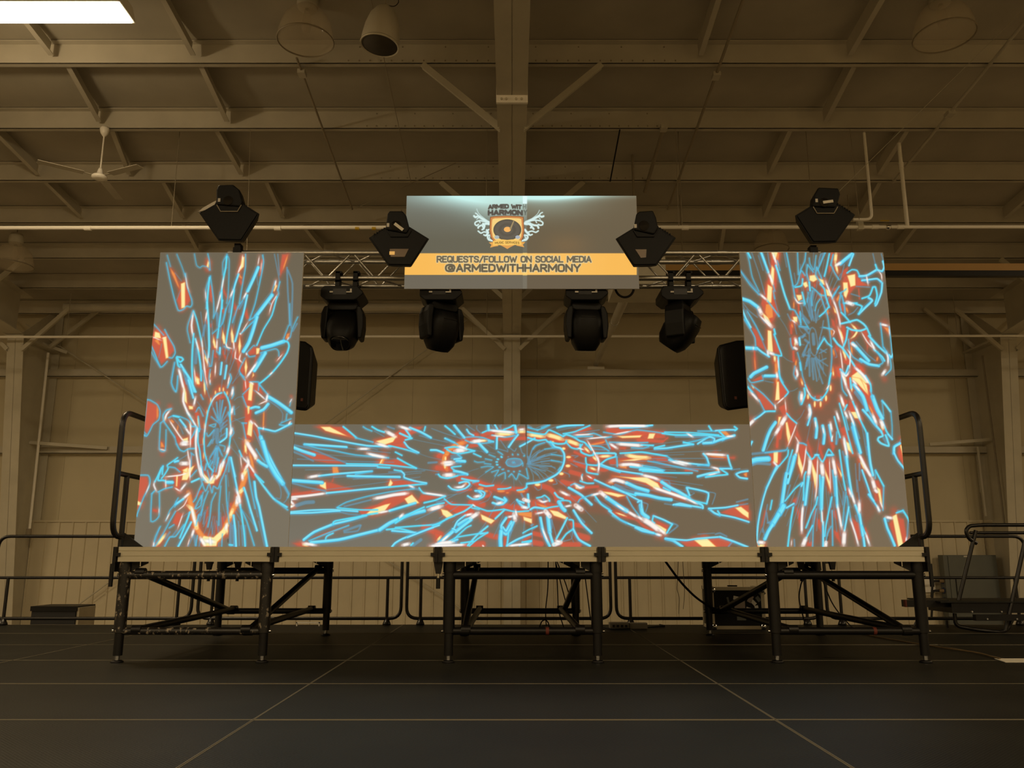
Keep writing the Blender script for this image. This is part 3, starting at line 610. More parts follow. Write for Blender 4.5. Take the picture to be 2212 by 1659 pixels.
L_C = """
r 275,1100 340,1110 330,1150 275,1130; h5 300,1120; c2.4 265,920 255,1250 350,1190 355,910; c3 265,920 300,885; w1.6 350,1090 350,1160
r 85,715 215,720 225,800 150,990 90,1120 65,1100 70,900; y 70,990 150,1030 135,1070 75,1050; c2.6 85,700 220,700 245,760 230,850 170,960 100,1140 80,1190 50,1190; c2 55,1130 90,1190; w2 240,800 190,930
c4 400,590 355,690 340,760 400,760 460,780; c3.4 400,590 390,690 ; c3.2 575,490 520,530 450,580 460,620 420,690 380,740; c6 540,540 580,530; c3.4 300,780 340,700 380,610; w3.2 300,770 290,820 325,900; c3 340,900 420,860 510,840; c8.5 440,785 510,785; w2 430,740 430,860; y2 435,760 435,850; r 520,700 620,720 600,870 540,850 530,780; y 640,640 780,580 690,760 620,760; y 555,700 580,700 570,840 550,830; w8.5 610,560 700,560; w6.5 610,330 700,330; h9 640,620; h8 600,900; c2.6 460,600 540,610 600,660; r 540,610 620,610 600,660; y 620,640 700,600 690,680; w3 720,480 720,760; c2.2 730,720 800,640; c4.5 740,780 830,740; w4 600,890 680,790; w3 540,850 600,890; w3 420,720 600,700 700,670
w2.6 690,380 710,540; c2 730,430 770,460; b2 570,530 700,450; c2 740,440 735,600; r 720,430 760,480 740,560
w4 805,130 790,250 795,420 830,620 865,740; c3.2 820,140 815,300 840,420 860,620 880,760; rO 812,215 826,275; rO 815,370 830,420; rO 838,540 852,580; rO 890,640 905,680; rO 950,695 962,735; rO 1020,650 1032,690; rO 1118,640 1135,675; rO 1045,790 1058,825; rO 1180,425 1192,465; rO 1212,185 1222,225; rO 1165,540 1175,570; rO 970,850 980,880
y 835,580 890,680 960,750 1030,710 1010,800 960,810 900,790 860,700; y 1010,700 1060,690 1100,560 1130,580 1090,700 1040,760; w4 840,580 870,700 940,790; w4 1090,560 1060,700 1010,760; h6 860,640; h6 1120,560; w5 1000,700 960,770
c2.4 850,740 905,890 950,800 985,910 1000,830 1055,860 1090,770 1140,650 1190,480; c2.2 870,600 880,690 910,780; c2.2 930,640 960,760; c2.2 1010,600 980,700; c2.2 1065,490 1030,660; c2 1190,480 1185,660; c3 920,560 900,640; c2 970,520 940,600
o12 700,900 720,1000 745,1100 770,1230 800,1330 860,1420 940,1490 1040,1480 1110,1400 1150,1300 1200,1200 1240,1100 1290,1000 1330,870 1380,720 1400,600; h8 700,1020; h8 780,1300; h8 1220,1090; h8 1330,800; h8 1400,600; h10 960,1420; h10 1100,1350; h8 560,1230
y9 690,1060 745,1110 790,1290; y10 790,1250 800,1330; y 880,1420 1000,1440 1100,1350 1170,1250 1190,1300 1150,1400 1050,1500 1040,1550 880,1550 850,1480; w8 890,1480 1020,1500; y8 1200,1200 1230,1110; w8 1290,960 1280,1060; w7 1290,960 1310,1010; y9 1350,870 1320,900 ; y9 1390,640 1360,700; w6 1400,480 1420,560 1370,640; w6 1345,680 1350,760; y5 1380,320 1390,420 1400,440; o6 1430,430 1460,540 1480,640; r 1430,600 1500,680 1490,760 1440,700; w6 740,1080 760,1180 790,1300; w7 840,1440 900,1540; w6 1160,1280 1150,1350; y5 1165,1400 1160,1300; w5 970,1540 960,1440; w5 740,1440 770,1340
c2.6 870,800 830,880 790,980 760,1020; c2.4 940,890 900,990 880,1060 850,1180; c2.4 1030,910 980,1020 960,1200 935,1320; c2.4 1090,830 1070,1050 1065,1300; c2.4 1150,700 1160,1000 1190,1280; b3 1190,900 1175,1100; c5 1210,490 1260,750 1290,900; w5 1270,860 1310,970 1320,1060; c4 1320,1050 1350,1250 1370,1400 1380,1550; c5.5 1240,1180 1260,1350 1270,1550; w3 1410,540 1450,610 1500,690; c5.5 1365,850 1400,960 1430,1070 1470,1200 1520,1360; b5 1430,1060 1440,1150; c3 1330,1100 1400,1250 1490,1540; c6.5 1490,780 1510,960 1545,1080 1590,1300 1640,1550; b2 1540,1250 1610,1540; b2 1410,640 1430,780 1470,950 1530,1200; c2.2 1410,620 1450,850 1500,1100; c4.5 1500,690 1600,830 1720,980 1880,1080; b3 1620,840 1760,1010; c3 1740,1000 1890,1115; c11.5 1590,300 1660,540 1750,700 1830,800; b8 1780,740 1860,850 1900,920; c2 1830,790 1900,920 1890,970; b2.2 1640,600 1780,800 1810,900 1800,980 1750,970; b2.4 1900,940 1870,1000 1840,1030; h4 1890,1060
c2.2 430,1245 480,1120 530,1060 580,970; w2.4 430,1245 480,1150; c6 550,1050 640,985; w5 640,980 720,910; c2.2 560,1010 540,1080; r 560,1130 640,1160 575,1310 510,1270; w2 560,1130 650,1060 700,960; w2.2 640,1150 570,1350; c4 720,1140 690,1230 600,1450; c2.4 860,940 780,1100 850,1060 860,940; c5 735,1260 640,1440 580,1550; c3 650,1290 550,1430 480,1440 420,1550; c2.4 550,1130 480,1250 400,1400 300,1550; b4 355,1330 290,1540; c2.4 370,1310 310,1430 280,1550; y7 430,1400 370,1480 320,1540; h7 330,1530; w3 290,1500 285,1550; b5 480,1380 420,1460; c2.4 470,1330 530,1290 ; b4 560,1360 500,1440; c2 880,900 860,1000 ; b5 870,1110 830,1250; c3 830,1170 790,1300; b4 900,1150 880,1280; r3 930,1080 915,1330; r 1000,1210 1060,1350 1030,1370; r 1090,1200 1150,1180 1130,1320 1100,1330; r4 1210,1040 1200,1170; b3 980,1260 990,1400; b3 1045,1250 1060,1380; r 890,880 820,880 770,960 810,960
b6 770,1420 790,1540; c2.2 810,1420 790,1540; b3 850,1430 830,1550; c2 1110,1400 1100,1550; b7 1205,1250 1205,1550; b5 1235,1300 1245,1550; c4 1190,1530 1230,1535; b3 1300,1250 1310,1540; b3 1335,1300 1350,1540; b4 1380,1300 1390,1540; b2 1060,1380 1065,1550; b3 750,1440 700,1550; w2 720,1450 690,1550; k1.5 1175,1465 1175,1500
"""
R_D = """
b5 100,290 200,420 340,590; c2.2 110,310 220,470 330,590; w4.5 340,580 430,660; c3 430,660 500,750 570,850; c2 180,60 215,200 250,380 330,550; c4 185,60 230,150; b2.2 240,80 330,340 400,590; c6 345,60 385,170 440,320; w5 440,320 470,390 500,470; c2 500,470 520,550; b7 360,80 400,200; b2.4 430,70 450,200 470,260; b2 320,120 380,300
r 470,70 590,70 560,250 540,480 510,640 560,800 500,900 460,950 350,700 390,560 430,420 470,250; y 470,70 560,70 530,180 500,170; y 480,230 515,280 510,420 490,500 460,430; y 430,460 490,500 480,690 420,680; o 410,700 490,700 500,860 440,880 400,800; o3 560,80 550,180; w4 490,80 545,240; c5 530,240 560,330 590,430; c4.4 590,430 640,600 700,760; c2 550,180 580,300; b2 505,600 540,730 575,850; c2 500,540 520,640; b1.2 580,870 640,960 700,1080
c9 130,640 220,670 310,735; w8 325,745 360,820; w7 390,870 440,930 490,980; y 360,790 440,860 490,960 400,900; b2.4 300,760 330,840 400,930; w3 330,830 480,990; b2.2 140,690 210,780 310,860; c4 510,1000 525,1060; r 370,650 430,660 500,780 510,900 450,880
c5 130,770 170,870 230,980; b2.4 130,710 200,860 230,980; c2.4 150,880 220,990 280,1100 290,1200; b3 180,770 300,970 430,1290; c2 190,790 290,960 380,1130; r 230,950 300,1010 430,1270 300,1200 280,1100; c3.4 510,1060 560,1200 600,1320 500,1300; r 500,1080 540,1150 590,1300 500,1270; y 430,1010 480,1020 500,1280 430,1270; h8 440,600; h8 460,1150; c9 160,1225 300,1232; c5 300,1225 370,1280 450,1330; w4 430,1250 440,1320; w6 450,1280 500,1300; r4 275,1250 285,1480; o2 275,1340 290,1500; w2 262,1210 262,1250; y5 515,1320 520,1380; o6 530,1380 540,1560; r8 540,1380 545,1640; w2 550,1340 565,1500; b1.3 620,1330 670,1370 730,1395
c9 230,1570 270,1530 330,1500 420,1455; c8 400,1560 540,1560; w5 540,1520 550,1590; r 250,1610 360,1550 380,1600 280,1630; c2.4 200,1590 240,1640 380,1610; c2 370,1550 380,1590; b2 400,1620 500,1640; c2.2 560,1500 580,1560 620,1640; o5 540,1600 545,1650
c3 655,70 700,300 735,480; b2 625,70 660,260; c2.4 790,80 800,350; c2.4 890,80 875,190 835,280 820,330; c2 930,150 940,220 985,290 1010,120; b4 1120,90 1070,110 1045,190 1055,240 1100,100; c2.4 1120,90 1060,230 1030,300; c3.4 1170,100 1140,250 1110,370; c3 1185,240 1215,110; r 1160,240 1200,250 1190,300 1160,340; r4 1200,90 1190,160; y7 1250,90 1240,200; y5 1240,200 1270,330; w6 1250,240 1300,210; c9 1300,220 1370,160 1440,105; c5 1455,105 1430,170 1405,240; b4 1400,110 1440,150; c2.4 1195,240 1230,320 1285,410; b2.4 1350,230 1300,410; r 1330,300 1400,250 1380,340 1310,400; h8 1250,280
c2.6 735,480 760,620 790,680; c2.6 750,490 790,450 830,300 880,360; c2.6 910,230 900,330 930,440; c2.4 910,230 980,320; c2.6 1020,260 1010,360 1090,470; c2.4 1020,260 1080,400; b2 750,330 770,450; c2.4 800,680 850,660 870,720; b2 820,690 850,800
r 820,340 880,350 860,420 830,410; y 930,360 1000,350 1030,410 980,440 930,420; y 1040,390 1100,410 1120,480 1060,460; y 840,450 900,430 920,490 880,510; y 1120,510 1170,540 1200,620 1140,600; y 770,590 840,590 845,640 800,670; y 730,850 790,850 790,920 740,910; y 1210,720 1240,760 1270,830 1230,800
rO 855,360 870,385; rO 780,540 800,570; rO 910,525 925,545; rO 995,480 1012,505; rO 1085,540 1100,570; rO 1180,660 1195,710; rO 735,820 750,860; rO 1255,900 1270,950; h8 990,330; h8 760,540; h7 1110,440; h7 740,950
c3.4 760,500 840,480 850,400; w3 750,620 800,690 860,690; c3.4 845,560 880,700; c4 930,440 940,540; c3 960,500 1010,540 1060,590 1110,600; w3.4 1120,420 1160,520 1210,640; w3.4 1210,640 1250,740 1290,890 1300,980; c3.4 1060,460 1110,520 1130,620 1170,740; c2.4 1060,580 1100,700 1150,850 1170,1000; c3 700,760 760,780 830,920; c3 820,790 830,950; w3 720,890 770,930; b3 670,820 710,900; o3 745,670 745,760; r4 800,700 805,810; oO 1150,800 1162,840; oO 1075,600 1090,630; rO 1300,830 1312,870; c2.2 850,870 930,1000
b4 900,640 960,880; b3 935,560 970,860; b4 990,540 960,720; b3 880,700 960,900; b4 920,620 985,900; b4 1000,780 1010,920; b3 1040,770 1020,900; b3 1100,900 1080,1020 1050,1120; c2.8 1290,490 1230,580 1205,620; c2 1250,560 1200,640; c2.4 1060,640 1020,700 1000,780; c2.4 970,540 955,640 965,720; c2 920,560 905,680; c3.4 1160,740 1110,800 1050,850; b8 830,820 920,920; b7 820,960 900,1000; c2 810,970 910,975; b5 880,1000 920,1050; b3 1160,620 1130,700
b2.6 940,1000 965,980 1000,1010 1020,1100 1030,1200 1020,1290 990,1320 950,1270 935,1160 930,1050 945,1000; b8 975,1060 985,1180; b6 870,1080 820,1100; b6 880,1130 920,1160; b3 1060,1100 1040,1200; b4 1100,1090 1020,1280; b3 1140,1240 1050,1290; b3 1060,1240 1130,1280
b4 940,1320 850,1310; b4 900,1200 860,1330; b5 930,1240 900,1440; b5 930,1330 935,1560; b5 960,1350 980,1600; b4 980,1350 1020,1620; b4 1000,1340 1040,1500 1090,1650; b4 1010,1330 1090,1480; b3 1030,1360 1150,1440; b3 1060,1380 1130,1350; b4 920,1160 850,1300; b3 905,1350 880,1480; b2 1000,1350 1130,1560
rO 730,1150 748,1200; w6 760,1110 785,1180; y4 765,1120 760,1200; c5 810,1110 820,1190; w5 750,1220 780,1240; c2 705,1110 715,1190 740,1240; b5 880,1060 850,1100; w5 770,1460 790,1540 770,1590; rO 765,1510 780,1560; c4 820,1400 830,1490; o4 775,1370 765,1440; r5 740,1270 745,1380; r5 710,960 715,1050; o3 720,940 730,980; c2 760,1440 745,1540 775,1600; c2 790,1280 830,1420 850,1560 880,1650; o4 830,1590 845,1650; b2 750,930 780,1060
r 1340,370 1480,340 1560,430 1630,480 1490,490 1400,600 1340,560 1320,480; y 1380,360 1480,340 1485,480 1420,500 1400,420; y 1330,440 1390,440 1400,550 1370,640 1340,600; rO 1390,410 1420,435; c3.2 1380,330 1440,290 1500,300 1530,360; r 1490,360 1560,430 1630,480 1490,490; c6 1530,370 1620,360 1740,290; c4 1740,290 1720,230; b2.6 1720,230 1690,100; b2.4 1790,100 1820,200; c5 1745,295 1800,310 1825,260 1810,190; w2.4 1750,300 1790,350 1800,430; b7 1560,400 1640,440; w3 1610,350 1635,480; c5 1560,420 1650,410 1740,400 1790,440; c5 1800,450 1790,560 1740,690 1720,720; c4 1715,700 1740,600 1720,500 1690,500; b2.6 1490,490 1650,500; c4 1690,500 1650,600 1560,635; c6 1640,630 1680,660 1600,740 1520,820; c4 1520,820 1560,730 1480,700; w8 1380,680 1450,705; c4 1340,690 1500,690; b3 1400,830 1460,800 1510,740; o4 1370,740 1390,800; r2.4 1520,520 1530,640; b3 1430,580 1530,610; h8 1400,640; c2.6 1290,570 1350,540 1370,520; c3 1310,570 1290,680 1310,780; o 1250,640 1290,580 1290,640 1260,680; r 1300,690 1340,700 1350,790 1310,780; c3 1320,600 1350,730 1360,830; c4 1310,800 1360,850 1420,920; r 1190,520 1260,500 1240,560; r 1190,870 1230,900 1260,1010 1200,960
r 1310,950 1360,960 1370,1080 1350,1200 1310,1100; c4.4 1310,935 1400,915 1500,890 1580,940 1615,990 1540,1020 1440,1010 1380,980; r 1550,1010 1620,1010 1650,1150 1690,1220 1600,1130; y4.5 1430,940 1500,1020 1470,1080 1425,1115; h8 1490,1000; r 1400,1000 1470,1000 1450,1080; c4.5 1640,1080 1750,1200 1850,1290; b7 1660,1100 1760,1210; w4.5 1655,1130 1720,1260; w2.4 1550,1030 1620,1150 1700,1240; c4 1620,990 1660,1080; c4 1700,1240 1800,1330 1830,1380; b3 1490,1150 1620,1300 1720,1380; c8 1450,1170 1540,1270 1640,1380; w6 1430,1170 1490,1210; c7 1540,1360 1640,1420 1760,1440; c3 1760,1430 1810,1395 1740,1270; r 1610,1160 1640,1200 1620,1280 ; c2.8 1850,1260 1900,1380 1905,1480 1840,1550; w6 1800,1550 1840,1490; w3.6 1850,1270 1870,1340 1870,1440; o3.5 1745,1340 1740,1375; c2.4 1400,1120 1410,1240 1450,1330 1560,1400; o4 1430,1200 1440,1300; h7 1830,1600; r 1400,1120 1430,1140 1430,1260
r 1800,970 1880,980 1890,1040 1850,1020; c2.6 1780,930 1795,1050 1810,1200 1815,1220; c2.6 1885,970 1905,1120 1920,1290; w4.5 1780,940 1870,962; w2 1880,980 1890,1080; o 1810,970 1875,985 1885,1060 1850,1020; c5.5 1880,1310 1910,1340 1930,1300; c3 1820,1220 1880,1320; h9 1830,920; h6 1890,1020
c4.5 1990,1330 1960,1400 1960,1470 1990,1560 2010,1600; w3 1970,1500 2000,1570; c2.6 1860,340 1865,430 1885,500; h5 1980,1500
y5 1290,1000 1320,1090 1335,1150; w2.6 1270,970 1310,1100 1340,1200; c4 1390,1010 1370,1130 1330,1230; r 1240,1180 1290,1230 1270,1280 1235,1240; o3.5 1190,1000 1200,1080; o3.5 1215,1240 1228,1320; o4 1210,1450 1215,1560; c2.2 1170,1000 1190,1150 1200,1330 1190,1480 1170,1650; c3.2 1110,1110 1060,1190 1030,1240; c3.2 1110,1110 1150,1170 1200,1210; c3 1100,980 1200,1000; w2 1200,1000 1230,1030 1210,1080; b2 1230,1230 1260,1330 1240,1340
c4.5 1220,1110 1270,1180 1330,1230 1400,1330 1470,1440; w2.6 1300,1250 1320,1400 1330,1500; r 1360,1260 1420,1320 1410,1450 1330,1400; y4.5 1325,1240 1350,1300 1370,1370; r 1430,1400 1530,1410 1600,1500 1530,1560 1440,1540; y 1430,1560 1540,1480 1650,1650 1530,1650; w5 1470,1450 1560,1540 1650,1660; w4 1300,1500 1370,1560 1410,1500; c5 1300,1480 1360,1540 1400,1440; r 1240,1450 1310,1440 1320,1600 1260,1560; h9 1560,1450; h8 1290,1480; w3 1380,1240 1420,1300 1410,1480; h6 1500,1380
"""
R_E = """
r 1450,340 1560,420 1660,540 1690,740 1780,960 1740,960 1600,750 1480,560 1420,480; y 1430,460 1530,480 1600,570 1640,690 1590,640 1500,540 1440,500; y 1540,480 1620,560 1640,680 1600,620; w5 1470,350 1560,430 1620,500; c4 1600,450 1660,550 1670,640; c9.5 1465,560 1570,700 1620,860; w4 1470,560 1540,640; w4 1440,500 1500,560; c6 1570,860 1640,940 1700,1020 1790,1120; b8 1480,650 1580,790; c3 1640,860 1720,1040; w6 1680,900 1740,1040; c10.5 1685,700 1740,850 1800,960; c3 1660,620 1690,720; r 1600,740 1640,760 1700,920 1660,880; o4 1640,800 1700,920; w8 1780,980 1820,1070; y5 1790,1040 1810,1090; r4 1810,1070 1820,1150; c4.5 1790,1120 1810,1170 1760,1190 1750,1220 1790,1260 1880,1290 1860,1210 1840,1160; b7 1820,1200 1850,1250; c4 1810,1000 1850,1110 1880,1160; c4.5 1800,750 1850,810 1900,880; c2.2 1905,880 1920,1050 1920,1210; c5 1870,1150 1920,1210; c2 1800,750 1820,930; h7 1760,960
y 2010,1270 2060,1290 2090,1500 2090,1560 2050,1430; r 2030,1230 2060,1190 2090,1300 2090,1560 2000,1440 1980,1370; c7 2010,1260 1945,1300 1940,1380; c5 1940,1370 1990,1470 2090,1590; b3 2060,1150 2010,1240; h6 2020,1200; y 2010,1280 2050,1290 2090,1480 2090,1540 2050,1430
c2.6 1320,380 1315,500 1330,620 1380,690; w5 1310,410 1340,480 1380,600; y5 1340,440 1370,540; r 1380,450 1420,440 1410,640 1380,600; c4 1420,480 1430,600; w4 1370,580 1410,660 1450,760; c4 1450,760 1540,980 1620,1150 1640,1330 ; w4.4 1400,870 1470,1050; c8 1450,1070 1500,1240 1540,1370; b4 1430,900 1530,1200; w5 1480,810 1540,980; r 1400,740 1480,780 1500,870 1440,920 1400,850; y 1420,880 1500,880 1540,970 1470,960; y4 1430,540 1440,640; r 1500,960 1550,1000 1560,1080 1520,1020; h9 1460,820; h8 1320,1100
c3.2 1290,780 1340,960 1380,1120 1450,1380; w5 1300,680 1350,830; y5 1310,740 1345,820; c4 1380,800 1350,860; r 1340,720 1390,750 1370,870 1330,800; r 1240,350 1310,340 1320,500 1260,450; r 1290,1080 1370,1050 1430,1250 1330,1180; y 1340,1190 1420,1280 1450,1390 1370,1330; c3.4 1230,940 1260,1060 1300,1190; w4.4 1250,870 1290,1000; r3 1280,950 1300,1060; w5 1350,870 1390,960; c2.4 1360,940 1400,1100; c2.4 1260,1120 1250,1270; b3 1280,1180 1260,1270; b6 1440,1060 1490,1260; b2 1560,1050 1600,1300 1620,1400
c3.4 1350,1200 1380,1350 1400,1650; w4.4 1340,1170 1380,1380
c3.6 880,560 920,650 950,700 1010,740 1060,740 1110,690 1150,620 1175,480 1190,420; w2.6 890,600 950,700; w2 1020,750 1080,730; w2.6 1130,620 1170,560; yO 915,700 930,735; yO 995,790 1010,830; yO 1065,790 1080,830; yO 1130,720 1146,760; yO 1185,600 1200,640; y3 1215,400 1220,450; y3 840,520 850,560; c2 1000,700 990,750; c2 1070,700 1080,750; r 960,690 1040,710 1110,670 1030,690; h5 1030,700; r4 890,560 930,620
w7 925,810 940,890 920,960; c5 930,800 950,900 910,1040; c7.5 1000,965 1020,1070 1010,1190; w3 1000,980 1010,1080; c7.5 1090,1050 1110,1150 1100,1260; w3 1090,1060 1105,1150; w5 1180,1000 1200,1120; c5 1165,1040 1200,1230; w7 840,650 835,760; c4 870,600 880,680 840,790; c2 820,640 805,720 830,800; oO 830,710 840,740; w3 1210,1160 1195,1230
r 900,1250 910,1190 980,1420 960,1440; r 1040,1220 1110,1430 1080,1450 1035,1330; r 1160,1200 1150,1130 1240,1300 1210,1380; r 780,1080 830,1200 820,1240 770,1150; h8 1080,1300; h7 940,1330; h7 1200,1250; b1.2 950,1000 900,1230; b1.2 1050,1200 1020,1390
r 570,500 650,610 670,660 600,720 560,720; y 540,520 570,520 580,740 520,750; h9 600,620; c3.4 560,220 580,480 650,600 680,650 640,700; w3 640,700 540,790; b1.3 680,640 740,630 790,600; b1.3 870,860 830,940 780,990; r 270,600 400,690 510,800 500,860 400,860 330,740; c2.6 240,560 380,670 530,830; w3 520,790 530,860; c4 190,580 250,650; w5 220,640 270,690 330,760; b2 190,540 300,700; c2.4 330,740 395,870; c4 400,880 450,875 520,875; c5 400,880 340,930 280,970; w7 280,970 190,1060; h9 220,980; h8 240,660; y3 250,570 265,600; w2 640,730 655,890
w9 655,930 580,1060; w7 580,1060 520,1160; y 560,940 600,940 550,1080; r 560,830 650,780 680,900 640,980; h7 590,830; c3.4 660,900 710,960 780,1020; c8.5 525,1010 470,1090 430,1180 380,1340; b2.4 515,1160 420,1340; r6 560,1090 545,1300; r6 600,1050 580,1200; r 680,940 770,1020 740,1120 690,1200 650,1080; y 645,1010 670,1000 710,1180 680,1270 655,1150; w2.4 780,1020 740,1130 670,1300; r 780,1080 830,1230 760,1170; h7 540,1280
b6 200,1390 400,1370 640,1340; c2.4 400,1370 640,1345 670,1310; c14 200,1490 300,1455 440,1445; y 500,1360 560,1350 555,1500 500,1490; r 440,1370 600,1365 590,1500 530,1560 480,1500; c3.4 680,1340 670,1410 570,1530 ; c4.6 560,1530 510,1610 480,1660; b6 200,1540 300,1500 460,1510; w4 500,1480 550,1530; h9 530,1490; c5.5 245,1240 215,1300
c3 810,1255 860,1260 895,1280; r 790,1250 900,1290 880,1440 860,1570 820,1420; w5 800,1230 785,1340 765,1400; c8 765,1400 730,1540 690,1660; c3.4 730,1340 690,1480 650,1660; y 795,1340 860,1560 840,1650 790,1500; w2.6 895,1290 870,1500 835,1650; c3.4 890,1350 960,1450 1020,1390 1090,1480 1160,1330 1220,1400; c5 1000,1400 1040,1400; c6 1150,1400 1200,1400; w2 760,1170 810,1260; h8 800,1300
"""
R_F = """
w8 930,490 940,560 920,720; c7.5 920,720 900,880 880,1050; y 950,500 1025,700 1005,890 960,650; r 960,500 1030,490 1020,680 990,620; w2.6 1030,490 1020,820 1000,1000; w9 1075,540 1095,720; c8.5 1092,730 1080,900 1075,1100 ; w3 1080,1100 1090,1300; c5 1095,1260 1095,1550; c3.4 1055,700 1080,1250; y 1110,600 1180,780 1180,890 1120,700; r 1110,520 1160,490 1180,760 1140,660; w7 1210,490 1250,720; c6.5 1245,720 1255,900 1265,1080; w5 1265,1050 1320,1350; w2 1170,500 1185,900; y 1250,560 1330,700 1310,730; r 1240,470 1310,600 1330,700; c3.6 1290,400 1330,700 1365,880; c3 1210,640 1240,950; h8 980,600; h8 1140,700; h8 1280,600; h8 840,500
c6.5 1370,480 1400,700 1440,950; w5 1430,900 1480,1060; c6 1480,1060 1530,1200 1570,1400 1590,1550; w4.4 1340,270 1385,490; y 1340,280 1420,320 1450,440 1390,400; b5 1330,420 1390,640 1410,800; w6 1520,440 1600,600 1680,740 ; c8 1450,80 1490,240 1540,430; b6 1440,120 1500,300; c6.5 1620,200 1640,400 1660,560 1690,700; b4 1620,360 1660,600; w8 1680,740 1720,880; w6 1720,880 1740,900; c4.6 1560,640 1620,810 1680,980 1770,1120; c6 1640,930 1700,1010; y 1730,830 1780,870 1810,1080 1770,1010; r 1700,900 1740,920 1750,1000 1710,1030; c4 1720,640 1820,830; c2.6 1820,840 1810,1120; w3 1770,1000 1810,1100; w5 1740,1060 1770,1140; h8 1790,900; y5 1540,520 1600,640; r 1510,450 1600,560 1620,660 1560,600; h7 1560,520; r 1680,760 1760,760 1800,900 ; c2 1720,640 1720,740
r 1370,850 1410,850 1430,950 1390,940; w4 1400,850 1430,950; c2.2 1370,900 1340,1150 1330,1300; c2.6 1380,950 1430,1250; w3.4 1420,1220 1480,1400 1520,1550; r 1430,1200 1530,1280 1560,1450 1500,1500; w7 1525,1000 1530,1160; c7 1530,1170 1550,1300 1570,1420; c3.4 1560,1300 1600,1400; w4 1600,1380 1655,1550; r3 1600,1330 1640,1450; w9 1350,1360 1340,1550; c4.6 1400,1080 1370,1250 1350,1360; h7 1530,1060; h8 1500,1330; h7 1340,1400; b3 1500,760 1530,1000; b4 1530,560 1530,760; b2 1480,560 1500,900; b3 1480,1180 1500,1250; b4 1340,900 1330,1050
c3.4 890,660 870,720 860,1000; w5 855,1050 840,1240 840,1400; r 760,1060 830,1150 860,1300 835,1400; w9 890,1450 850,1550; c3.4 1030,960 1010,1050 960,1150 890,1330; b5 1010,980 1020,1050; c2.2 1015,1100 980,1300 970,1550; c3.4 970,1300 930,1380 880,1480; b4 960,1320 900,1420; r 980,1130 1020,1100 990,1250; c3.4 1200,960 1170,1100 1130,1300 1115,1430; b5 1190,970 1190,1080; c2.2 1190,1310 1150,1400 1130,1500; c2.6 1205,1120 1210,1540; r 1200,1120 1250,1120 1270,1240 1220,1200; r 1010,1210 1060,1230 1080,1400 1040,1330; r 1210,1350 1280,1380 1320,1540 1250,1450; w7 1130,1500 1125,1550; b3 1050,830 1050,1060; b3 1160,1340 1140,1420; h6 800,1120; h7 1040,1280; h7 1260,1400; r 900,1500 970,1490 960,1550 900,1550; k1.4 1155,1435 1150,1480
c3 700,480 670,640 640,780; c9.5 660,680 640,780 600,1060; c8.5 750,480 710,640 670,790; k2 680,700 675,730; b4 700,820 660,960; c3.4 845,790 760,860 640,1010; c5 850,790 835,830; b3 835,840 780,1040 750,1060; r 730,1000 800,950 780,1040 750,1050; h6 760,1000; c15 620,1070 570,1160; c13 560,1170 490,1290; c9 490,1290 440,1370 400,1460; c4.6 660,1090 745,1040; b4 430,1270 490,1240 590,1120; c4 740,1080 710,1250 675,1550; b4 420,1150 440,1270 500,1250; b4 750,1470 755,1550; w2 720,1470 715,1550
c5.5 540,590 480,720 420,850; c4.6 420,850 380,980 340,1150 315,1300 300,1490; r 400,1110 420,1130 370,1300 340,1350; b3 430,1050 400,1220 370,1380; b2 370,1330 340,1400 320,1480; b3 380,1350 400,1450; w7 320,1500 390,1505; y6 330,1540 380,1540; h7 350,1530; c3.4 485,1000 465,1110; c3 300,1480 330,1530; b1.2 230,600 290,1560
c4 2050,1120 2100,1200 2150,1300; b7 1990,1130 2050,1140; c6.5 1830,1220 1860,1330 1900,1420 1950,1540; w6 1840,1200 1930,1215; b8 1840,1230 1870,1240; y 1920,1190 1975,1160 2060,1555 1990,1555; r 1880,1280 1930,1220 1990,1555 1950,1480; r 1980,1200 2060,1220 2100,1470 2150,1530 2060,1555; b4 2110,1250 2100,1420 2090,1480; w3 2090,1440 2085,1490; h9 1940,1120; h9 2110,1490; c3.4 1970,1150 2050,1120
"""
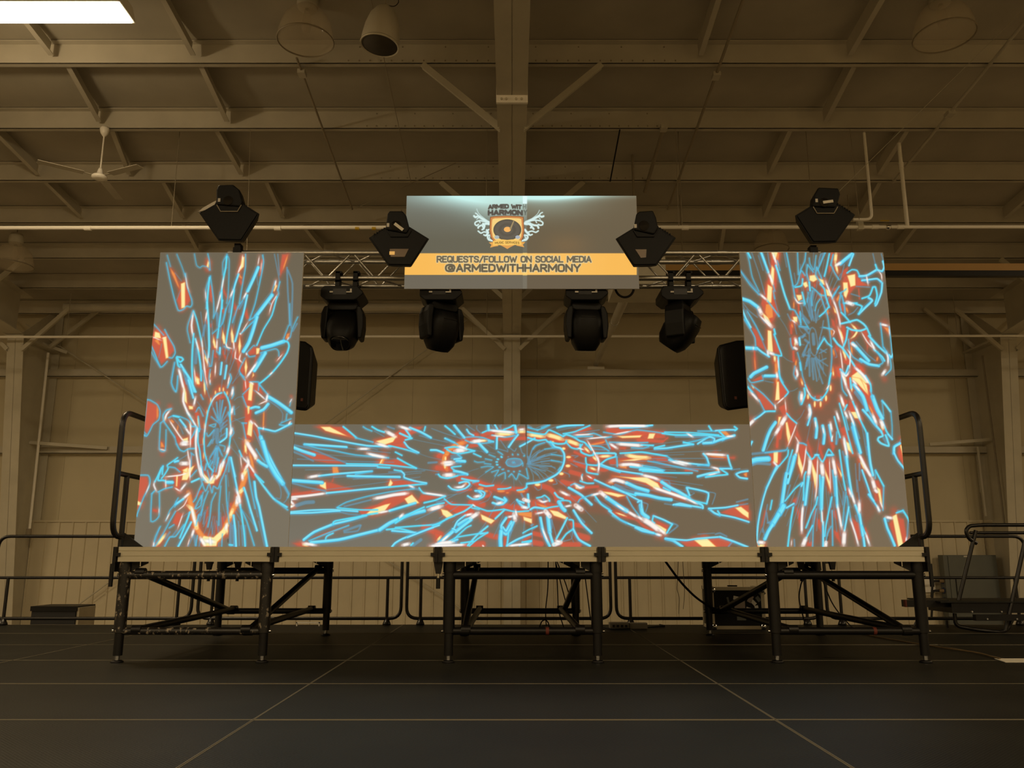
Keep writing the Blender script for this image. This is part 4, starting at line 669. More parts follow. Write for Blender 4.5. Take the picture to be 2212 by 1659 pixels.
C_G = """
r 330,90 580,90 690,190 550,170 420,120; y 380,90 470,90 640,180 690,190 500,150 430,130; c4 590,90 640,130 710,190; c4.6 125,145 320,175 500,210 800,262 1020,270 ; c3.4 1000,260 1130,290 1260,328; c3 700,190 860,230; c6 240,250 400,260 620,275; c3 240,250 360,285 500,305 700,345 1000,370; c8 135,275 220,310 330,345; b4 120,250 300,290 450,350 620,420; b4 120,310 220,350 320,400; r 180,310 330,310 460,360 610,425 450,420 340,400; c4.6 115,440 600,442 900,445; c3.4 620,425 900,430 1080,445 1250,465; c4 900,455 1010,460; o 490,450 540,450 555,515 495,515; w6 270,548 380,530; c5 370,535 500,520 620,510 850,492; c6 630,535 800,540 1100,545; c3 700,520 850,492; b4 620,530 720,550 850,530; c9 110,575 250,585 400,595; b4 130,600 280,640 430,670; r 370,590 480,592 600,630 740,662 600,668 450,670; y 370,590 435,590 440,660 380,630; h8 400,640; w5 100,728 250,715 440,690; c5 440,690 760,658 1000,635; c4 1000,635 1340,605; c4.6 1110,490 1140,520 1140,550 1230,580 1340,600; c3.6 1050,480 1110,490; b3 1000,500 1100,500; r 110,690 400,650 380,690 110,740; r 1000,570 1060,560 1310,600 1180,620 1000,635; y 1015,560 1040,600 1020,630 990,630; h10 160,680; w4 110,745 180,740
r 480,590 510,530 500,590; c4.6 100,862 300,845 500,840 720,855; c4.6 100,872 300,868 560,850; b3 560,860 640,880 760,890; c2.6 530,820 620,770 800,720 1000,680 1230,650; c3.4 540,822 740,840 900,840; w7 860,740 950,725 1050,705 1180,690; b4 600,810 840,750; r 720,840 900,790 1050,690 1140,650 1200,700 1150,760 1000,840 760,890; y 790,880 850,830 970,790 1020,780 960,860 850,890; c4 760,890 900,870 ; w4 900,870 1010,848; c6.5 1010,848 1240,780; c3.6 1240,780 1500,715; y 1140,740 1210,700 1280,780 1180,800; c3.4 1280,640 1300,690 1400,705 1515,715; b6 1200,640 1280,660; w4 1180,620 1230,640; r 1290,700 1500,715 1250,780; h8 1160,700; h8 880,860; b9 170,800 250,775 320,770; w5 100,745 150,800; y5 105,800 130,810; w4 100,820 150,800; h10 130,790
c7 235,1110 330,1040 500,970; c6 500,970 650,935 800,890; c3 280,1120 450,1050 640,980; r 310,1090 440,1040 650,975 480,1050; b6 600,1030 740,980; b4 600,1045 720,1030 750,980; c3.4 430,1110 440,1080 500,1050; b4 470,1050 440,1080; c8 300,1135 550,1110 750,1062 920,1020; c10 920,1020 1010,960 1100,920; w5 1100,905 1130,880; c9.5 1100,920 1200,880 1320,850; w7 1350,830 1480,790; c4 1060,960 1200,870 1320,815; c4 980,1018 1100,1010 1240,1045; c3.6 1060,1000 1250,985 1440,970 1500,935; c5 1030,1030 1250,1048; w6 220,1140 350,1160; y5 230,1155 270,1160; r 130,1140 250,1130 250,1172 180,1165; h8 190,1150; c4 500,970 520,940 800,890
c5.5 1030,1175 1060,1140 1130,1100 1290,1040 1400,1000; w7 1120,1160 1190,1145; b8 1220,1160 1290,1110; c4 1200,1160 1220,1140; 
r 860,220 1000,180 1100,120 1220,90 1310,90 1260,140 1200,170 1100,280 1050,290; y 880,220 1000,190 1080,170 1040,230 950,260; w8 970,130 1070,185; w6 1090,85 1200,120; c4 850,90 900,120 960,140; c4.4 1100,150 1200,190 1140,100; b4 990,90 1050,110; c4.6 1140,230 1180,280 1270,325; r 1020,250 1140,230 1170,290 1120,290; c4 1080,375 1160,420 1250,465; c3.6 1120,350 1060,320; c4 1150,210 1210,195; w5 720,290 830,290; w5 800,330 960,365; w6 880,240 1000,275; c3 770,90 800,110 850,130; b2 870,130 960,180; w6 820,340 980,370; h9 960,330; c6 1190,100 1290,140 1380,190; c5.5 1370,185 1450,230 1540,275; c6.5 1330,90 1360,150 1395,185; c3.4 1320,130 1330,90; c3 1510,85 1550,120 1590,160; c6 1590,85 1640,140 1665,190; o 905,430 930,380 970,375 945,440; y3 920,430 945,380; r 880,420 1080,375 1190,460 1000,450; h7 900,420; b2 800,270 900,300; b1.2 1280,330 1440,380; b1.2 1250,465 1450,495; h10 1400,370; h10 1400,460; h8 1500,250
"""
C_H = """
o10 475,640 440,560 445,480 500,400 580,340 700,305; r12 380,470 440,430 460,390; r12 360,610 440,620 520,620; r14 520,400 700,280 820,230; r8 760,350 830,340; r10 900,220 1050,175 1250,170; r7 950,260 1040,250; r8 1100,270 1300,260 1500,260; h8 440,600; h10 360,470; h10 330,620; h9 560,340; h10 800,230; h9 500,730
w10 560,410 700,395; c4 450,375 560,360 700,385 805,410; c3.6 470,390 540,430 640,440 800,410; w6 600,350 700,380; c5.5 280,400 350,402 430,432; c5 450,260 560,310; c3 470,262 600,330; w8 760,300 900,285; y5 850,290 950,285; c5 970,290 1025,300; c3 660,250 780,240 900,250 1020,300 880,322 760,310 690,280; rO 750,258 775,266; rO 520,385 545,395; rO 400,540 420,552; c6.5 560,105 620,180 680,250; c4 450,110 500,150 570,210; c4.6 710,155 740,200 790,225; c7.5 855,320 900,370 950,420; w9 410,555 560,548; w5 440,580 540,570; c8 590,530 685,535; b6 530,495 640,485; c4.6 560,510 640,500; b5 250,552 350,545; w9 430,700 560,695; c7 560,650 640,665 715,690; c4 370,690 400,720 480,735 600,705; c3.6 560,640 525,605 640,590; c4.4 650,740 770,765 850,768; c3 780,790 850,768; c3 600,700 700,690; b4 340,690 380,685; r6 700,740 760,750; c3 600,450 650,490; b3 520,470 640,460; c3.4 720,340 700,370 ; c3.4 790,440 880,480; b2 550,570 640,560; oO 470,450 500,470; yO 450,590 466,625; yO 455,500 470,530
y9 1060,205 1260,203; w5 980,165 1280,190; w3 1000,225 1180,240; c3.4 895,192 980,160 1150,165 1290,185; c3 1010,220 1160,245 1290,225; c7 965,100 970,160; c4.6 1045,100 1075,150; b3 1100,110 1130,160; c5.5 1070,240 1065,380; c5.5 1320,215 1260,290 1210,362; b2.4 1210,362 1280,415 1300,380; b2.4 1065,380 1175,410 1200,420 1195,390; b2 1110,280 1180,380; c5 1520,258 1430,310 1345,355; b2.4 1345,355 1370,430 1400,450; c7 1285,110 1300,190; y7 1330,180 1400,178; w4 1330,155 1400,150; c3.6 1270,100 1220,130 1150,155; b2 830,110 830,150 880,200; k2.5 1418,95 1420,230; k1.2 1420,230 1422,330
c2.2 1080,415 1140,455; b3 1090,420 1130,440; c2.2 930,503 1010,520; c2.2 975,452 1050,482; c2 800,530 840,545 920,540; c2 920,558 1000,568; c2 880,605 960,592 1030,602 935,665; c2.2 1005,662 1090,638 1045,712; c2.2 1080,705 1165,665 1170,742; c2.2 1210,720 1245,680 1300,750 1330,680; b3 1230,700 1250,690; c2.2 1330,680 1390,710 1445,740 1420,620; b1.5 1425,560 1430,760
c4 1120,478 1130,485; c3.4 1075,507 1090,510; c3.4 1060,540 1075,542; c3.4 1065,573 1080,575; c3 1095,603 1110,605; c3 1130,630 1150,628; c3 1200,648 1215,650; c3 1268,655 1278,658; c3 1338,650 1348,652; c3 1255,448 1260,458; c3 1318,450 1326,455; c3 1390,470 1400,465; b3 1200,480 1210,480
m 1060,560 1100,470 1200,430 1350,440 1400,500 1400,620 1300,670 1180,670 1090,620
bO 1278,550 1378,598; c2 1175,550 1200,510 1280,498 1350,510 1375,550 1340,585 1270,600 1200,585 1175,550; c1.4 1250,540 1290,555; c1.4 1280,535 1260,560; c2 1380,555 1380,590
b1 110,430 250,480 430,520; b1 100,620 250,640 380,660; b1 850,620 780,640 715,665; b1 950,660 880,710 840,740; b1 1050,720 1010,800; b1 1160,750 1120,800; b1 1270,740 1275,860; b1 1330,760 1370,820; b1 560,210 680,300; b1 940,330 1060,400; b1 800,400 900,420 1050,440
b3 1435,560 1490,400 1530,340; b3 1440,560 1500,370 1580,320 1700,300; b3 1440,565 1560,430 1640,390; c2.4 1640,388 1740,375 1830,378; b3 1445,565 1600,490 1720,450; c2.2 1720,450 1780,458 1850,470; b3 1445,570 1600,540 1720,520; c2.2 1720,520 1850,545; b3 1450,575 1600,592 1720,590; b2 1720,590 1770,625; b3 1450,590 1540,620 1650,650; b3 1450,600 1500,650 1560,700; b2 1450,550 1520,500 1560,430; b2 1435,250 1430,420 1440,600; b5 1440,480 1470,560; b3 1460,540 1640,460; c2.2 1500,390 1540,345 1640,310
c5.4 1710,300 1760,360 1830,380 1870,440 1875,500 1865,560 1830,640 1780,690 1720,725 1640,765 1560,785 1430,800; c2.4 1690,310 1740,370; c2.4 1800,640 1830,600; c3.4 1430,800 1415,860; h6 1720,310
yO 1865,382 1892,400; yO 1925,483 1958,500; yO 1918,588 1950,608; yO 1840,682 1870,702; yO 1715,762 1748,782; yO 1555,812 1592,832; yO 1735,303 1755,318; b2 1960,465 2040,470 2000,490; b2 1950,560 2030,600; b2 1860,660 1930,690 1935,720; b2 1760,740 1790,800 1740,810; b2 1600,800 1600,860 1560,880 1520,840
y9 1440,215 1530,222 1640,240; y10 1660,215 1760,240 1860,275; y9 1895,280 1980,310 2060,340; y7 2090,370 2180,430; r4 1500,255 1620,270; r6 1720,270 1850,300; r7 1920,320 2020,360; r7 2080,400 2180,450; rO 2130,430 2180,465; c3.6 1430,180 1540,200 1640,210 1690,160 1750,180 1860,235; c4 1860,235 1900,215 1980,240 2060,290 2120,310 2200,400; c4 1440,250 1560,285 1650,275 1680,300 1800,325 1880,320 1900,290; c3.4 1900,310 1960,370 2040,385 2090,330; c3 1550,160 1620,140 1700,100; c3 1440,130 1560,160; b5 1440,110 1480,130; c5.5 1790,130 1900,110 2100,98; c3.4 1860,205 2000,180 2180,105; r 1950,180 2180,120 2210,150 2000,222; c3 2060,390 2080,450 2170,475 2212,460; h10 2060,180; c2.6 1680,100 1600,130; w3 1980,220 2212,210; c3 1990,240 2212,235; r 2020,250 2212,250 2212,290 2100,280
c2.4 2110,500 2140,560; rO 2190,540 2212,570; c3 2060,540 2212,560; r7 1930,510 1990,530; r8 2020,560 2100,570; r10 1950,660 2060,690; r10 2150,640 2212,650; c3 2130,560 2145,660 2212,690; o 2080,680 2180,740 2212,800 2100,760; c4 2060,760 2120,800 2212,805; c3 2090,690 2080,750
r16 620,740 760,760 860,800; r14 860,800 1000,840 1200,870; r10 1200,860 1420,870; c3.6 860,810 940,830 1030,820; c3.4 1080,865 1180,860 1235,845; c3.4 1310,880 1380,870 1430,840; oO 875,860 915,882; oO 940,890 965,905; oO 1120,890 1170,908; oO 1360,892 1412,912; oO 1195,910 1215,920; h10 1100,830; h9 960,860
c4.6 490,830 530,865 600,880 690,860 745,815 730,780 680,775 620,790; w5 560,845 650,840 700,800; b4 620,800 680,780; oO 700,795 720,808; c4.6 720,948 780,985 850,985 910,955 925,910 880,885 810,885; c5 850,890 890,930 860,960; w6 800,958 870,945; b4 820,900 860,910; c6.5 1040,960 1110,985 1175,1010; c6 1020,1030 1080,1050 1140,1045 1185,1000 1160,970; w6 1070,1040 1130,1025; b6 1060,970 1080,1020; c6 1310,995 1360,1060 1430,1090; w8 1390,990 1450,1010; c6 1440,930 1450,1080; c5 1330,1010 1390,1030; w6 1370,1080 1430,1090; b5 1380,960 1360,920
w4 1560,990 1620,1020 1690,1000; c3.4 1545,970 1600,960 1640,940 1690,980 1700,1010; b7 1620,960 1640,1000; r5 760,870 690,880 600,890; r6 920,960 980,940 1000,900; b1.4 480,940 620,920 720,880 770,820; b1.4 860,1040 960,1000 1005,920 970,880; b1.4 1230,1060 1280,1010
w4 190,910 300,925 450,945; c3.6 140,850 190,910 320,935 455,950; c4 455,950 330,1000 200,1030; w4 200,1020 0,1065; c3.2 440,980 520,1045 640,1052 785,1055; c4.2 785,1058 680,1130 560,1180; c4 480,1220 380,1270 300,1300; c4 560,1185 460,1225; c3.2 770,1090 860,1108; c3.4 800,1070 950,1125 1050,1120 1150,1105; c4.4 1160,1115 1050,1220; c4.4 960,1310 850,1400 790,1460 720,1540; c3.4 1150,1105 1290,1135 1450,1125; b4 350,1020 450,1000; w3 780,1050 810,1070
r20 500,1060 640,1110 740,1090; r 450,1000 520,1060 785,1065 600,1170 440,1080 ; r16 690,1160 760,1150; r 880,1090 960,1130 1150,1118 1060,1230 900,1160; r 1160,1140 1270,1130 1250,1180 1160,1170; y 395,1100 480,1120 560,1185 480,1220 420,1170; y 870,1160 960,1200 1050,1240 1000,1285 890,1230; o 1290,1130 1400,1140 1490,1140 1490,1210 1330,1180; y 1380,1190 1490,1220 1490,1280 1390,1240; r14 1150,1070 1300,1090 1450,1100; r14 760,1030 900,1050; r10 0,970 80,950; r 0,880 60,980 130,1030 0,1060; y 0,960 70,965 130,1030 0,1050; w5 10,880 60,960; h9 60,920
c8 0,1190 100,1130 220,1090; w9.5 250,1115 420,1065; c8.5 20,1240 120,1190 250,1140; c4 30,1190 80,1140 150,1130; c3.4 230,1080 330,1050 440,1030 ; w9 750,1215 850,1150; c8.5 610,1290 690,1240 750,1215; c5 560,1330 600,1250 690,1180; c10 540,1370 460,1440 380,1510; w5 400,1500 500,1410; c9 760,1230 680,1290 580,1370; c5 540,1340 580,1360; w5 690,1180 780,1160; w8 1270,1160 1290,1240; w4 1290,1110 1310,1200; c6.5 1180,1210 1120,1300 1130,1370 1180,1410 1230,1350 1270,1260; c8 1240,1260 1180,1370; c5 1140,1320 1180,1370 1220,1300; c10.5 1120,1370 1110,1460 1115,1550; r 1200,1210 1240,1220 1200,1330 1170,1330; c3.6 1210,1380 1190,1550; r5 1170,1440 1160,1530; b4 1250,1350 1200,1500; w4 1200,1200 1260,1190
h12 270,1340; h12 340,1430; r14 200,1320 290,1360 400,1410 ; r 320,1380 440,1410 370,1510 330,1440; y5 360,1480 400,1430; c6 0,1310 150,1300 380,1295; c5 380,1295 250,1340 0,1440; w4 0,1308 250,1300; c4 0,1390 80,1395 200,1340; c3.6 300,1300 400,1270; w8 300,1545 420,1510 560,1500; w5 260,1545 700,1530; c3.4 490,1490 600,1440 700,1420 900,1390; c4.4 870,1400 960,1385; c3.6 960,1385 840,1460 740,1545; b7 560,1450 580,1500; c5 540,1490 600,1470; c4 640,1510 790,1490; c3.6 560,1460 700,1330 760,1300; r12 930,1400 1020,1430 1100,1440; r14 700,1540 900,1520; c8 60,1545 100,1500 150,1480; b5 100,1540 170,1490; w8 0,1530 30,1510; h8 20,1500; w3 900,1540 910,1550
c5.5 1190,1540 1300,1475 1380,1440 1480,1400; w5 1200,1545 1330,1530 1480,1520; c4 1370,1500 1480,1480; c3.4 1380,1390 1450,1350 1550,1305; b4 1490,1350 1550,1310; r7 1390,1480 1460,1430; c4 1340,1540 1480,1490; b2 1485,1130 1492,1550; b5 1480,1300 1500,1290
c5.5 1470,1110 1520,1085 1640,1100; c3.4 1640,1100 1720,1080 1800,1070; r18 1520,1040 1640,1060 1760,1090 ; o 1520,1030 1640,1060 1760,1095 1640,1100; w10 1650,1130 1700,1190; c7 1590,1210 1610,1320 1640,1430 1700,1545; w4 1610,1330 1680,1500; c10 1680,1200 1690,1300 1700,1380; c7 1700,1390 1720,1460 1745,1530; w10 1750,1530 1830,1500; w5 1830,1500 1770,1480; y 1690,1110 1800,1130 1910,1200 1890,1230 1750,1185; r 1700,1090 1860,1060 1890,1200 1800,1120; w4 1530,1160 1640,1140; r6 1530,1140 1620,1150; c4.4 1910,1210 1850,1330 1780,1460; b6 1720,1240 1720,1330; c3.4 1930,1230 1980,1240 1985,1340; c4 1980,1345 1900,1400 1840,1480; c6 1980,1345 2050,1470 2180,1545; r 1930,1270 1980,1250 1970,1350; r10 1510,1395 1620,1420; r12 1500,1500 1600,1520; r12 1860,1530 2050,1530; b2 1970,1380 1960,1460 1860,1490; r 1690,1420 1720,1450 1720,1510 1690,1470; h8 1780,1500
c10 1810,1020 1850,1090 1880,1120; c3.4 1800,1010 1880,1000 1940,1010 1950,1030; rO 1850,1035 1880,1058; w4 1880,1075 1960,1060; w10 2010,1060 2080,1110; c9 2060,1130 2120,1190 2212,1300; c6 1985,1120 2080,1270 2200,1390; b6 2010,1170 2110,1260; r10 2000,1290 2120,1310; r14 2040,1420 2150,1450; c6.5 1930,850 2000,890 2080,940 2200,1050; y 2040,1020 2110,1030 2212,1070 2212,1100 2100,1080; r14 1900,960 1980,980 2060,980; r12 1620,830 1700,860 1770,930 1790,1000; r12 1850,780 1960,810; w5 1820,890 1900,930 1940,940; y3 1860,910 1900,940; c4.4 1760,910 1800,960 1860,985; w5 1990,800 2060,850 2110,840; y 2000,820 2040,850 2060,870 2010,860; c3 1950,820 2000,800 2110,840; r10 2090,900 2212,910; r8 2110,820 2212,830; b1.2 1750,730 1850,800 1930,870; c3 2040,1020 2070,980 2212,930
"""
C_I = """
r14 900,120 1040,140 1200,160; r 1040,110 1400,130 1410,190 1250,200 1130,180; w6 870,90 1040,82 1250,85; c5 1000,100 1150,95 1290,78; y 960,175 1080,170 1200,165 1180,190 1020,195; y 1260,150 1320,150 1300,200 1245,200; r 1200,180 1260,165 1250,210 1200,200; r 1320,150 1420,190 1320,200; c2.6 850,140 1000,160 1150,120 1400,150; w3 940,160 1100,130; c4 1380,150 1500,165 1700,165 1850,170; c3.2 1400,140 1650,145 1890,165; w4 1600,150 1660,185; c3.6 1850,170 1920,180 1940,205 1920,215; c3 1700,130 1860,130; c4 1800,85 1825,125; c4.6 1860,128 1960,120 2040,120; c4 2030,90 2055,110 2035,125; o 1870,125 1950,125 2000,175 1960,175; c4 1890,130 1950,190; w4 1950,180 2030,175; c7 1750,240 1830,235 1900,210 2030,170; c4.6 1700,245 1800,185 1850,200 1840,230; b6 1770,230 1840,210; c3 1570,240 1700,215 1790,185; w7 970,245 1200,262; c4 1190,255 1300,260; c5 1310,290 1420,285 1550,265 1660,250; c4 1310,280 1400,260; c4 1570,230 1660,250; r 990,270 1060,270 1050,300 1000,295; r7 1160,210 1380,225; r3 1380,230 1430,190; c2.6 900,230 1100,235 1250,232; c2.4 1100,280 1200,285 1260,270; w3 700,200 900,180; c3 610,180 760,150 860,190 920,180; b5 1500,180 1900,185; h9 1200,230
r 720,240 880,200 840,260; o 720,250 880,215 850,240 740,265; rO 930,268 965,300; c3 700,260 830,270 900,310; c3 870,210 910,290; b4 740,290 860,300; w5 900,240 980,290; h8 930,260
rO 405,200 430,215; rO 575,240 605,265; rO 700,310 735,330; rO 745,390 775,415; rO 735,490 765,515; rO 858,360 925,385; rO 850,480 900,500; rO 930,410 965,440; rO 740,555 780,580; y6 810,360 920,355; y5 680,280 720,320; y5 760,365 785,390; y5 730,460 780,480; w3 700,210 770,330 800,400; c4 560,180 640,190 690,240; c4.4 760,330 950,330 960,350; c4 640,250 650,320 720,350 760,345; c3.4 690,370 700,430 800,440; c3.4 700,440 700,500 800,520; w4 790,340 810,430 800,510; c4 820,430 880,385 960,360; c4 820,440 950,470 ; c3 970,360 975,450; w2.6 610,280 680,300; r6 590,320 680,360; r6 540,310 600,330; b3 580,400 690,430; r8 620,430 700,460; r8 530,500 640,520; r8 560,470 640,500; w3 700,530 750,560; c3.4 640,580 700,600 760,600; c4 800,430 900,470 1000,500; h7 760,420; w3 650,530 660,580; r10 460,590 560,620; r6 680,640 800,630; w5 580,610 660,640; y4 590,620 640,650; c6 545,640 600,665 650,690
c4 1000,330 1100,325 1200,320 1420,355; y9 1050,345 1150,365 1270,372; r 980,375 1120,370 1150,400 1000,395; y 980,400 1150,375 1280,375 1130,400; r 1290,365 1410,360 1450,410 1340,405; c4.6 1440,390 1600,420 1800,440; w5 1450,400 1600,440 ; b8 1100,450 1300,480; c4 1090,450 1250,465 1380,490; c7.5 1180,478 1380,490; w7 990,435 1100,430 1200,445; o 990,440 1060,440 1060,470 1000,460; c3 1200,440 1320,460 1400,485; c3.6 1200,490 1400,505 1650,508; b3 1300,400 1500,450 1700,470 1900,480; r4 1400,430 1440,440; w4 1820,455 1880,470 1890,500; r4 1590,485 1660,480; o 1860,470 1900,475 1900,500 1860,495; c6.5 1700,540 1800,515 1890,500; c4 1770,545 1880,530 1970,520 1930,490 1900,470; w3 1780,530 1880,510; c2.4 1250,400 1600,470 1700,490; h7 1350,370; c3 1420,355 1500,410; r4 1580,465 1700,480; w5 1500,400 1640,430
r 1790,350 1960,360 2040,365 2030,380 1850,378; o3 1790,350 1960,370; h6 1860,320; h5 2020,370; c5 1750,335 1780,370 1800,430; w5 1755,335 1960,348; c4.4 1970,350 1985,410 2005,465; c4.6 2005,468 1900,468; c3 1800,430 1700,440; c5 2150,490 2090,498 2045,518 2080,550 2145,560; o 2110,515 2145,500 2145,545 2125,540; b3 2000,480 2080,470
r 930,500 1100,520 1350,560 1450,620 1640,740 1580,760 1300,650 1100,560; r7 1350,570 1430,610; y 930,535 1100,545 1240,545 1340,600 1380,670 1320,655 1230,600 1080,560; c4.6 810,425 900,460 1000,490 1200,520; w6 1190,525 1300,550 1360,575; w6 1300,640 1450,690 1620,750; y5 1420,680 1560,720; c9 1375,590 1450,640 1530,680 1620,735; c4 1390,640 1450,670; w7.5 900,590 960,570 1060,600; o 880,600 930,570 940,610; c9.5 1060,600 1150,640 1250,670; b9 960,620 1060,670 1170,690; c8.5 1140,695 1250,710 1350,735 1460,750; c4 930,630 1040,680 1140,710; c5 1480,795 1540,785 1640,805 1730,820; c5 1500,795 1640,810; c5.5 1620,740 1680,770 1740,800 1745,825; w4 1600,740 1700,790; b3 1400,785 1500,800; b3 1370,570 1440,580 1450,630; h8 1300,590; h8 1180,560
c5 1600,640 1700,660 1795,690 1780,785; c5 1600,645 1625,710; c3.6 1780,785 1650,755 1610,720; b2.4 1800,680 1860,695 1830,790; b2 1670,690 1600,730
r 1900,865 2000,820 2100,790 2162,800 2162,935; y 2030,820 2090,810 2160,865 2160,920 2100,880; c5.6 1800,830 1850,870 1900,890; c4.6 1900,885 2030,910 2160,950; c4.6 1800,830 1950,820 2060,800; b3 2060,800 2150,785; c4 1880,850 1900,880; b4 2050,770 2150,745; h8 2100,800
r 800,650 880,650 1060,710 1000,720; y 820,670 920,680 1060,712 980,728 880,700; c5 770,570 900,630 1050,690; c4.6 1050,690 1120,730 1190,765; w8.5 820,680 870,720; w5 740,710 820,690; b9 780,750 900,830; c10.5 880,730 980,800 1060,850; w4 960,790 1050,850; w6 1060,850 1160,910; c4 770,710 830,790 920,850; r 880,850 960,860 1080,895 1200,940 1100,930 960,890; y3 960,865 1060,900; h7 1000,880; c2.6 1060,720 1110,810 1180,905; c10.5 1185,800 1200,870 1250,910; c5 1160,770 1190,760 1190,820; w12 1200,920 1280,970 1360,1030; w5 1160,900 1200,930; b3 1190,770 1250,790 1230,860; r 1080,880 1200,960 1310,1030 1230,1020; c5 900,850 1000,930 1110,980 1250,1030 1350,1070; c6.5 1140,1000 1200,1030 1300,1050; w5 1330,1060 1370,1070; c3 930,890 1060,960; rO 1285,1020 1310,1038; h9 1340,1070
y 1310,960 1360,980 1420,1015 1410,1060 1340,1010; r 1320,930 1440,980 1420,1020 1330,960; c5 1300,895 1390,930 1470,970 ; c3.6 1300,895 1290,940 1310,960; c4 1470,970 1420,1050; w6 1350,1010 1410,1060; b4 1470,960 1520,985 1440,1050; h7 1300,900
y 1660,1110 1780,1090 1870,1175 1740,1175; r 1530,1120 1650,1110 1900,1088 2020,1130 1980,1175 1600,1175; h7 1750,1080; y 1660,1110 1780,1092 1870,1175 1740,1175; c7 1410,1100 1480,1120 1560,1172; c4.6 1420,1100 1500,1108 1600,1115 1700,1100 1900,1085; c5.6 1900,1085 2020,1125 2150,1177; b4 2010,1130 1975,1175; b4 1860,1060 1900,1050 1960,1080; b2 1700,1060 1850,1050; h6 1380,1095
"""
TINT_L = """
m 1000,120 1080,60 1280,80 1340,300 1300,480 1200,560 1010,560 950,420; m 940,640 1180,620 1200,760 1190,1000 900,1000; m 770,620 900,560 900,900 880,1300 800,1300
"""
TINT_LC = """
m 860,480 1180,480 1170,700 1000,860 880,720; m 780,1140 1180,1140 1150,1380 880,1420; m 800,120 880,120 900,620 820,600
"""
TINT_R = """
m 820,340 1090,340 1180,600 1170,800 1000,620 850,620; m 1180,560 1330,600 1340,1300 1250,1600 1190,1560 1200,900; m 690,900 780,960 780,1380 700,1380; m 430,420 560,420 560,820 420,700
"""
TINT_RE = """
m 1190,160 1330,200 1330,700 1200,900 900,900 760,900 890,720 1030,780 1160,680; m 800,880 1260,880 1320,1240 1000,1440 800,1260; m 1400,300 1560,380 1640,900 1560,1000 1400,700; m 560,500 680,560 800,1050 800,1300 560,1300
"""
TINT_RF = """
m 790,480 1320,480 1340,740 1180,900 860,700; m 860,1060 1300,1060 1340,1520 860,1520; m 1480,460 1640,620 1760,1080 1560,1380 1480,1000
"""
TINT_C = """
m 440,480 560,330 1000,170 1430,200 1900,290 2200,420 2212,900 2000,1000 1700,1100 1200,1120 800,1040 640,860 760,780 1300,880 1500,800 1800,700 1880,500 1740,340 1430,260 1000,260 700,340 560,480; m 1490,1110 2000,1180 2120,1540 1500,1540
"""
TINT_I = """
m 600,130 1400,120 1400,460 1500,600 1100,900 560,860 560,500
"""
LEFT_STROKES = parse(TINT_L, 280, 740, 5.53) + parse(TINT_LC, 280, 900, 5.53) + parse(L_A, 280, 540, 5.53) + parse(L_B, 280, 740, 5.53) + parse(L_C, 280, 900, 5.53)
RIGHT_STROKES = parse(TINT_R, 1580, 530, 5.53) + parse(TINT_RE, 1580, 730, 5.53) + parse(TINT_RF, 1580, 900, 5.53) + parse(R_D, 1580, 530, 5.53) + parse(R_E, 1580, 730, 5.53) + parse(R_F, 1580, 900, 5.53)
def cut(items, f): return [(c, p) for c, p in items if f(sum(q[0] for q in p)/len(p))]
MID_STROKES = parse(TINT_C, 880, 900, 5.53) + parse(TINT_I, 1100, 900, 4.1736) + cut(parse(C_G, 600, 900, 4.1736), lambda u: u < 925) + cut(parse(C_H, 880, 900, 5.53), lambda u: 912 < u < 1262) + cut(parse(C_I, 1100, 900, 4.1736), lambda u: u > 1252)

RG = random.Random(11)
def rays(cx, cy, rx0, ry0, rx1, ry1, a0, a1, n, kinds=('b1.4', 'b1.8', 'b1.2'), twist=.10):
    """fine spokes of the light pattern between two ellipses"""
    out = []
    for i in range(n):
        a = math.radians(a0+(a1-a0)*(i+RG.uniform(.2, .8))/n); s0 = RG.uniform(0, .35); s1 = RG.uniform(.55, 1.0); pts = []
        for t in (s0, (s0+s1)/2, s1):
            aa = a+twist*(t-.5); pts.append((cx+(rx0+(rx1-rx0)*t)*math.cos(aa), cy+(ry0+(ry1-ry0)*t)*math.sin(aa)))
        out.append((RG.choice(kinds), pts))
    return out
LEFT_STROKES += rays(470, 1030, 30, 60, 120, 158, 40, 140, 20) + rays(478, 850, 40, 60, 95, 220, 235, 300, 12) + rays(476, 935, 24, 60, 70, 130, 0, 360, 14)
RIGHT_STROKES += rays(1762, 960, 60, 60, 150, 222, 40, 125, 22) + rays(1758, 700, 40, 60, 80, 170, 235, 320, 12) + rays(1757, 725, 12, 30, 42, 100, 0, 360, 14, twist=.5)
MID_STROKES += rays(1110, 1000, 190, 62, 480, 170, -22, 35, 18, twist=.05) + rays(1110, 1000, 190, 62, 480, 170, 155, 195, 8, twist=.05) + rays(1110, 1005, 150, 80, 300, 185, 45, 145, 14) + rays(1138, 1003, 4, 4, 84, 46, -75, 75, 14, ('b2',), .35) + rays(1110, 1000, 150, 70, 300, 100, 205, 335, 14)

def bgmix(r, fn):
    X, Y = np.meshgrid(r.px, r.py); r.a[:] = np.clip(fn(X, Y), 0, 1)
def C3(*c): return np.array(c, np.float32)/255
def lerp(a, b, t): t = np.clip(t, 0, 1)[..., None]; return a*(1-t)+b*t

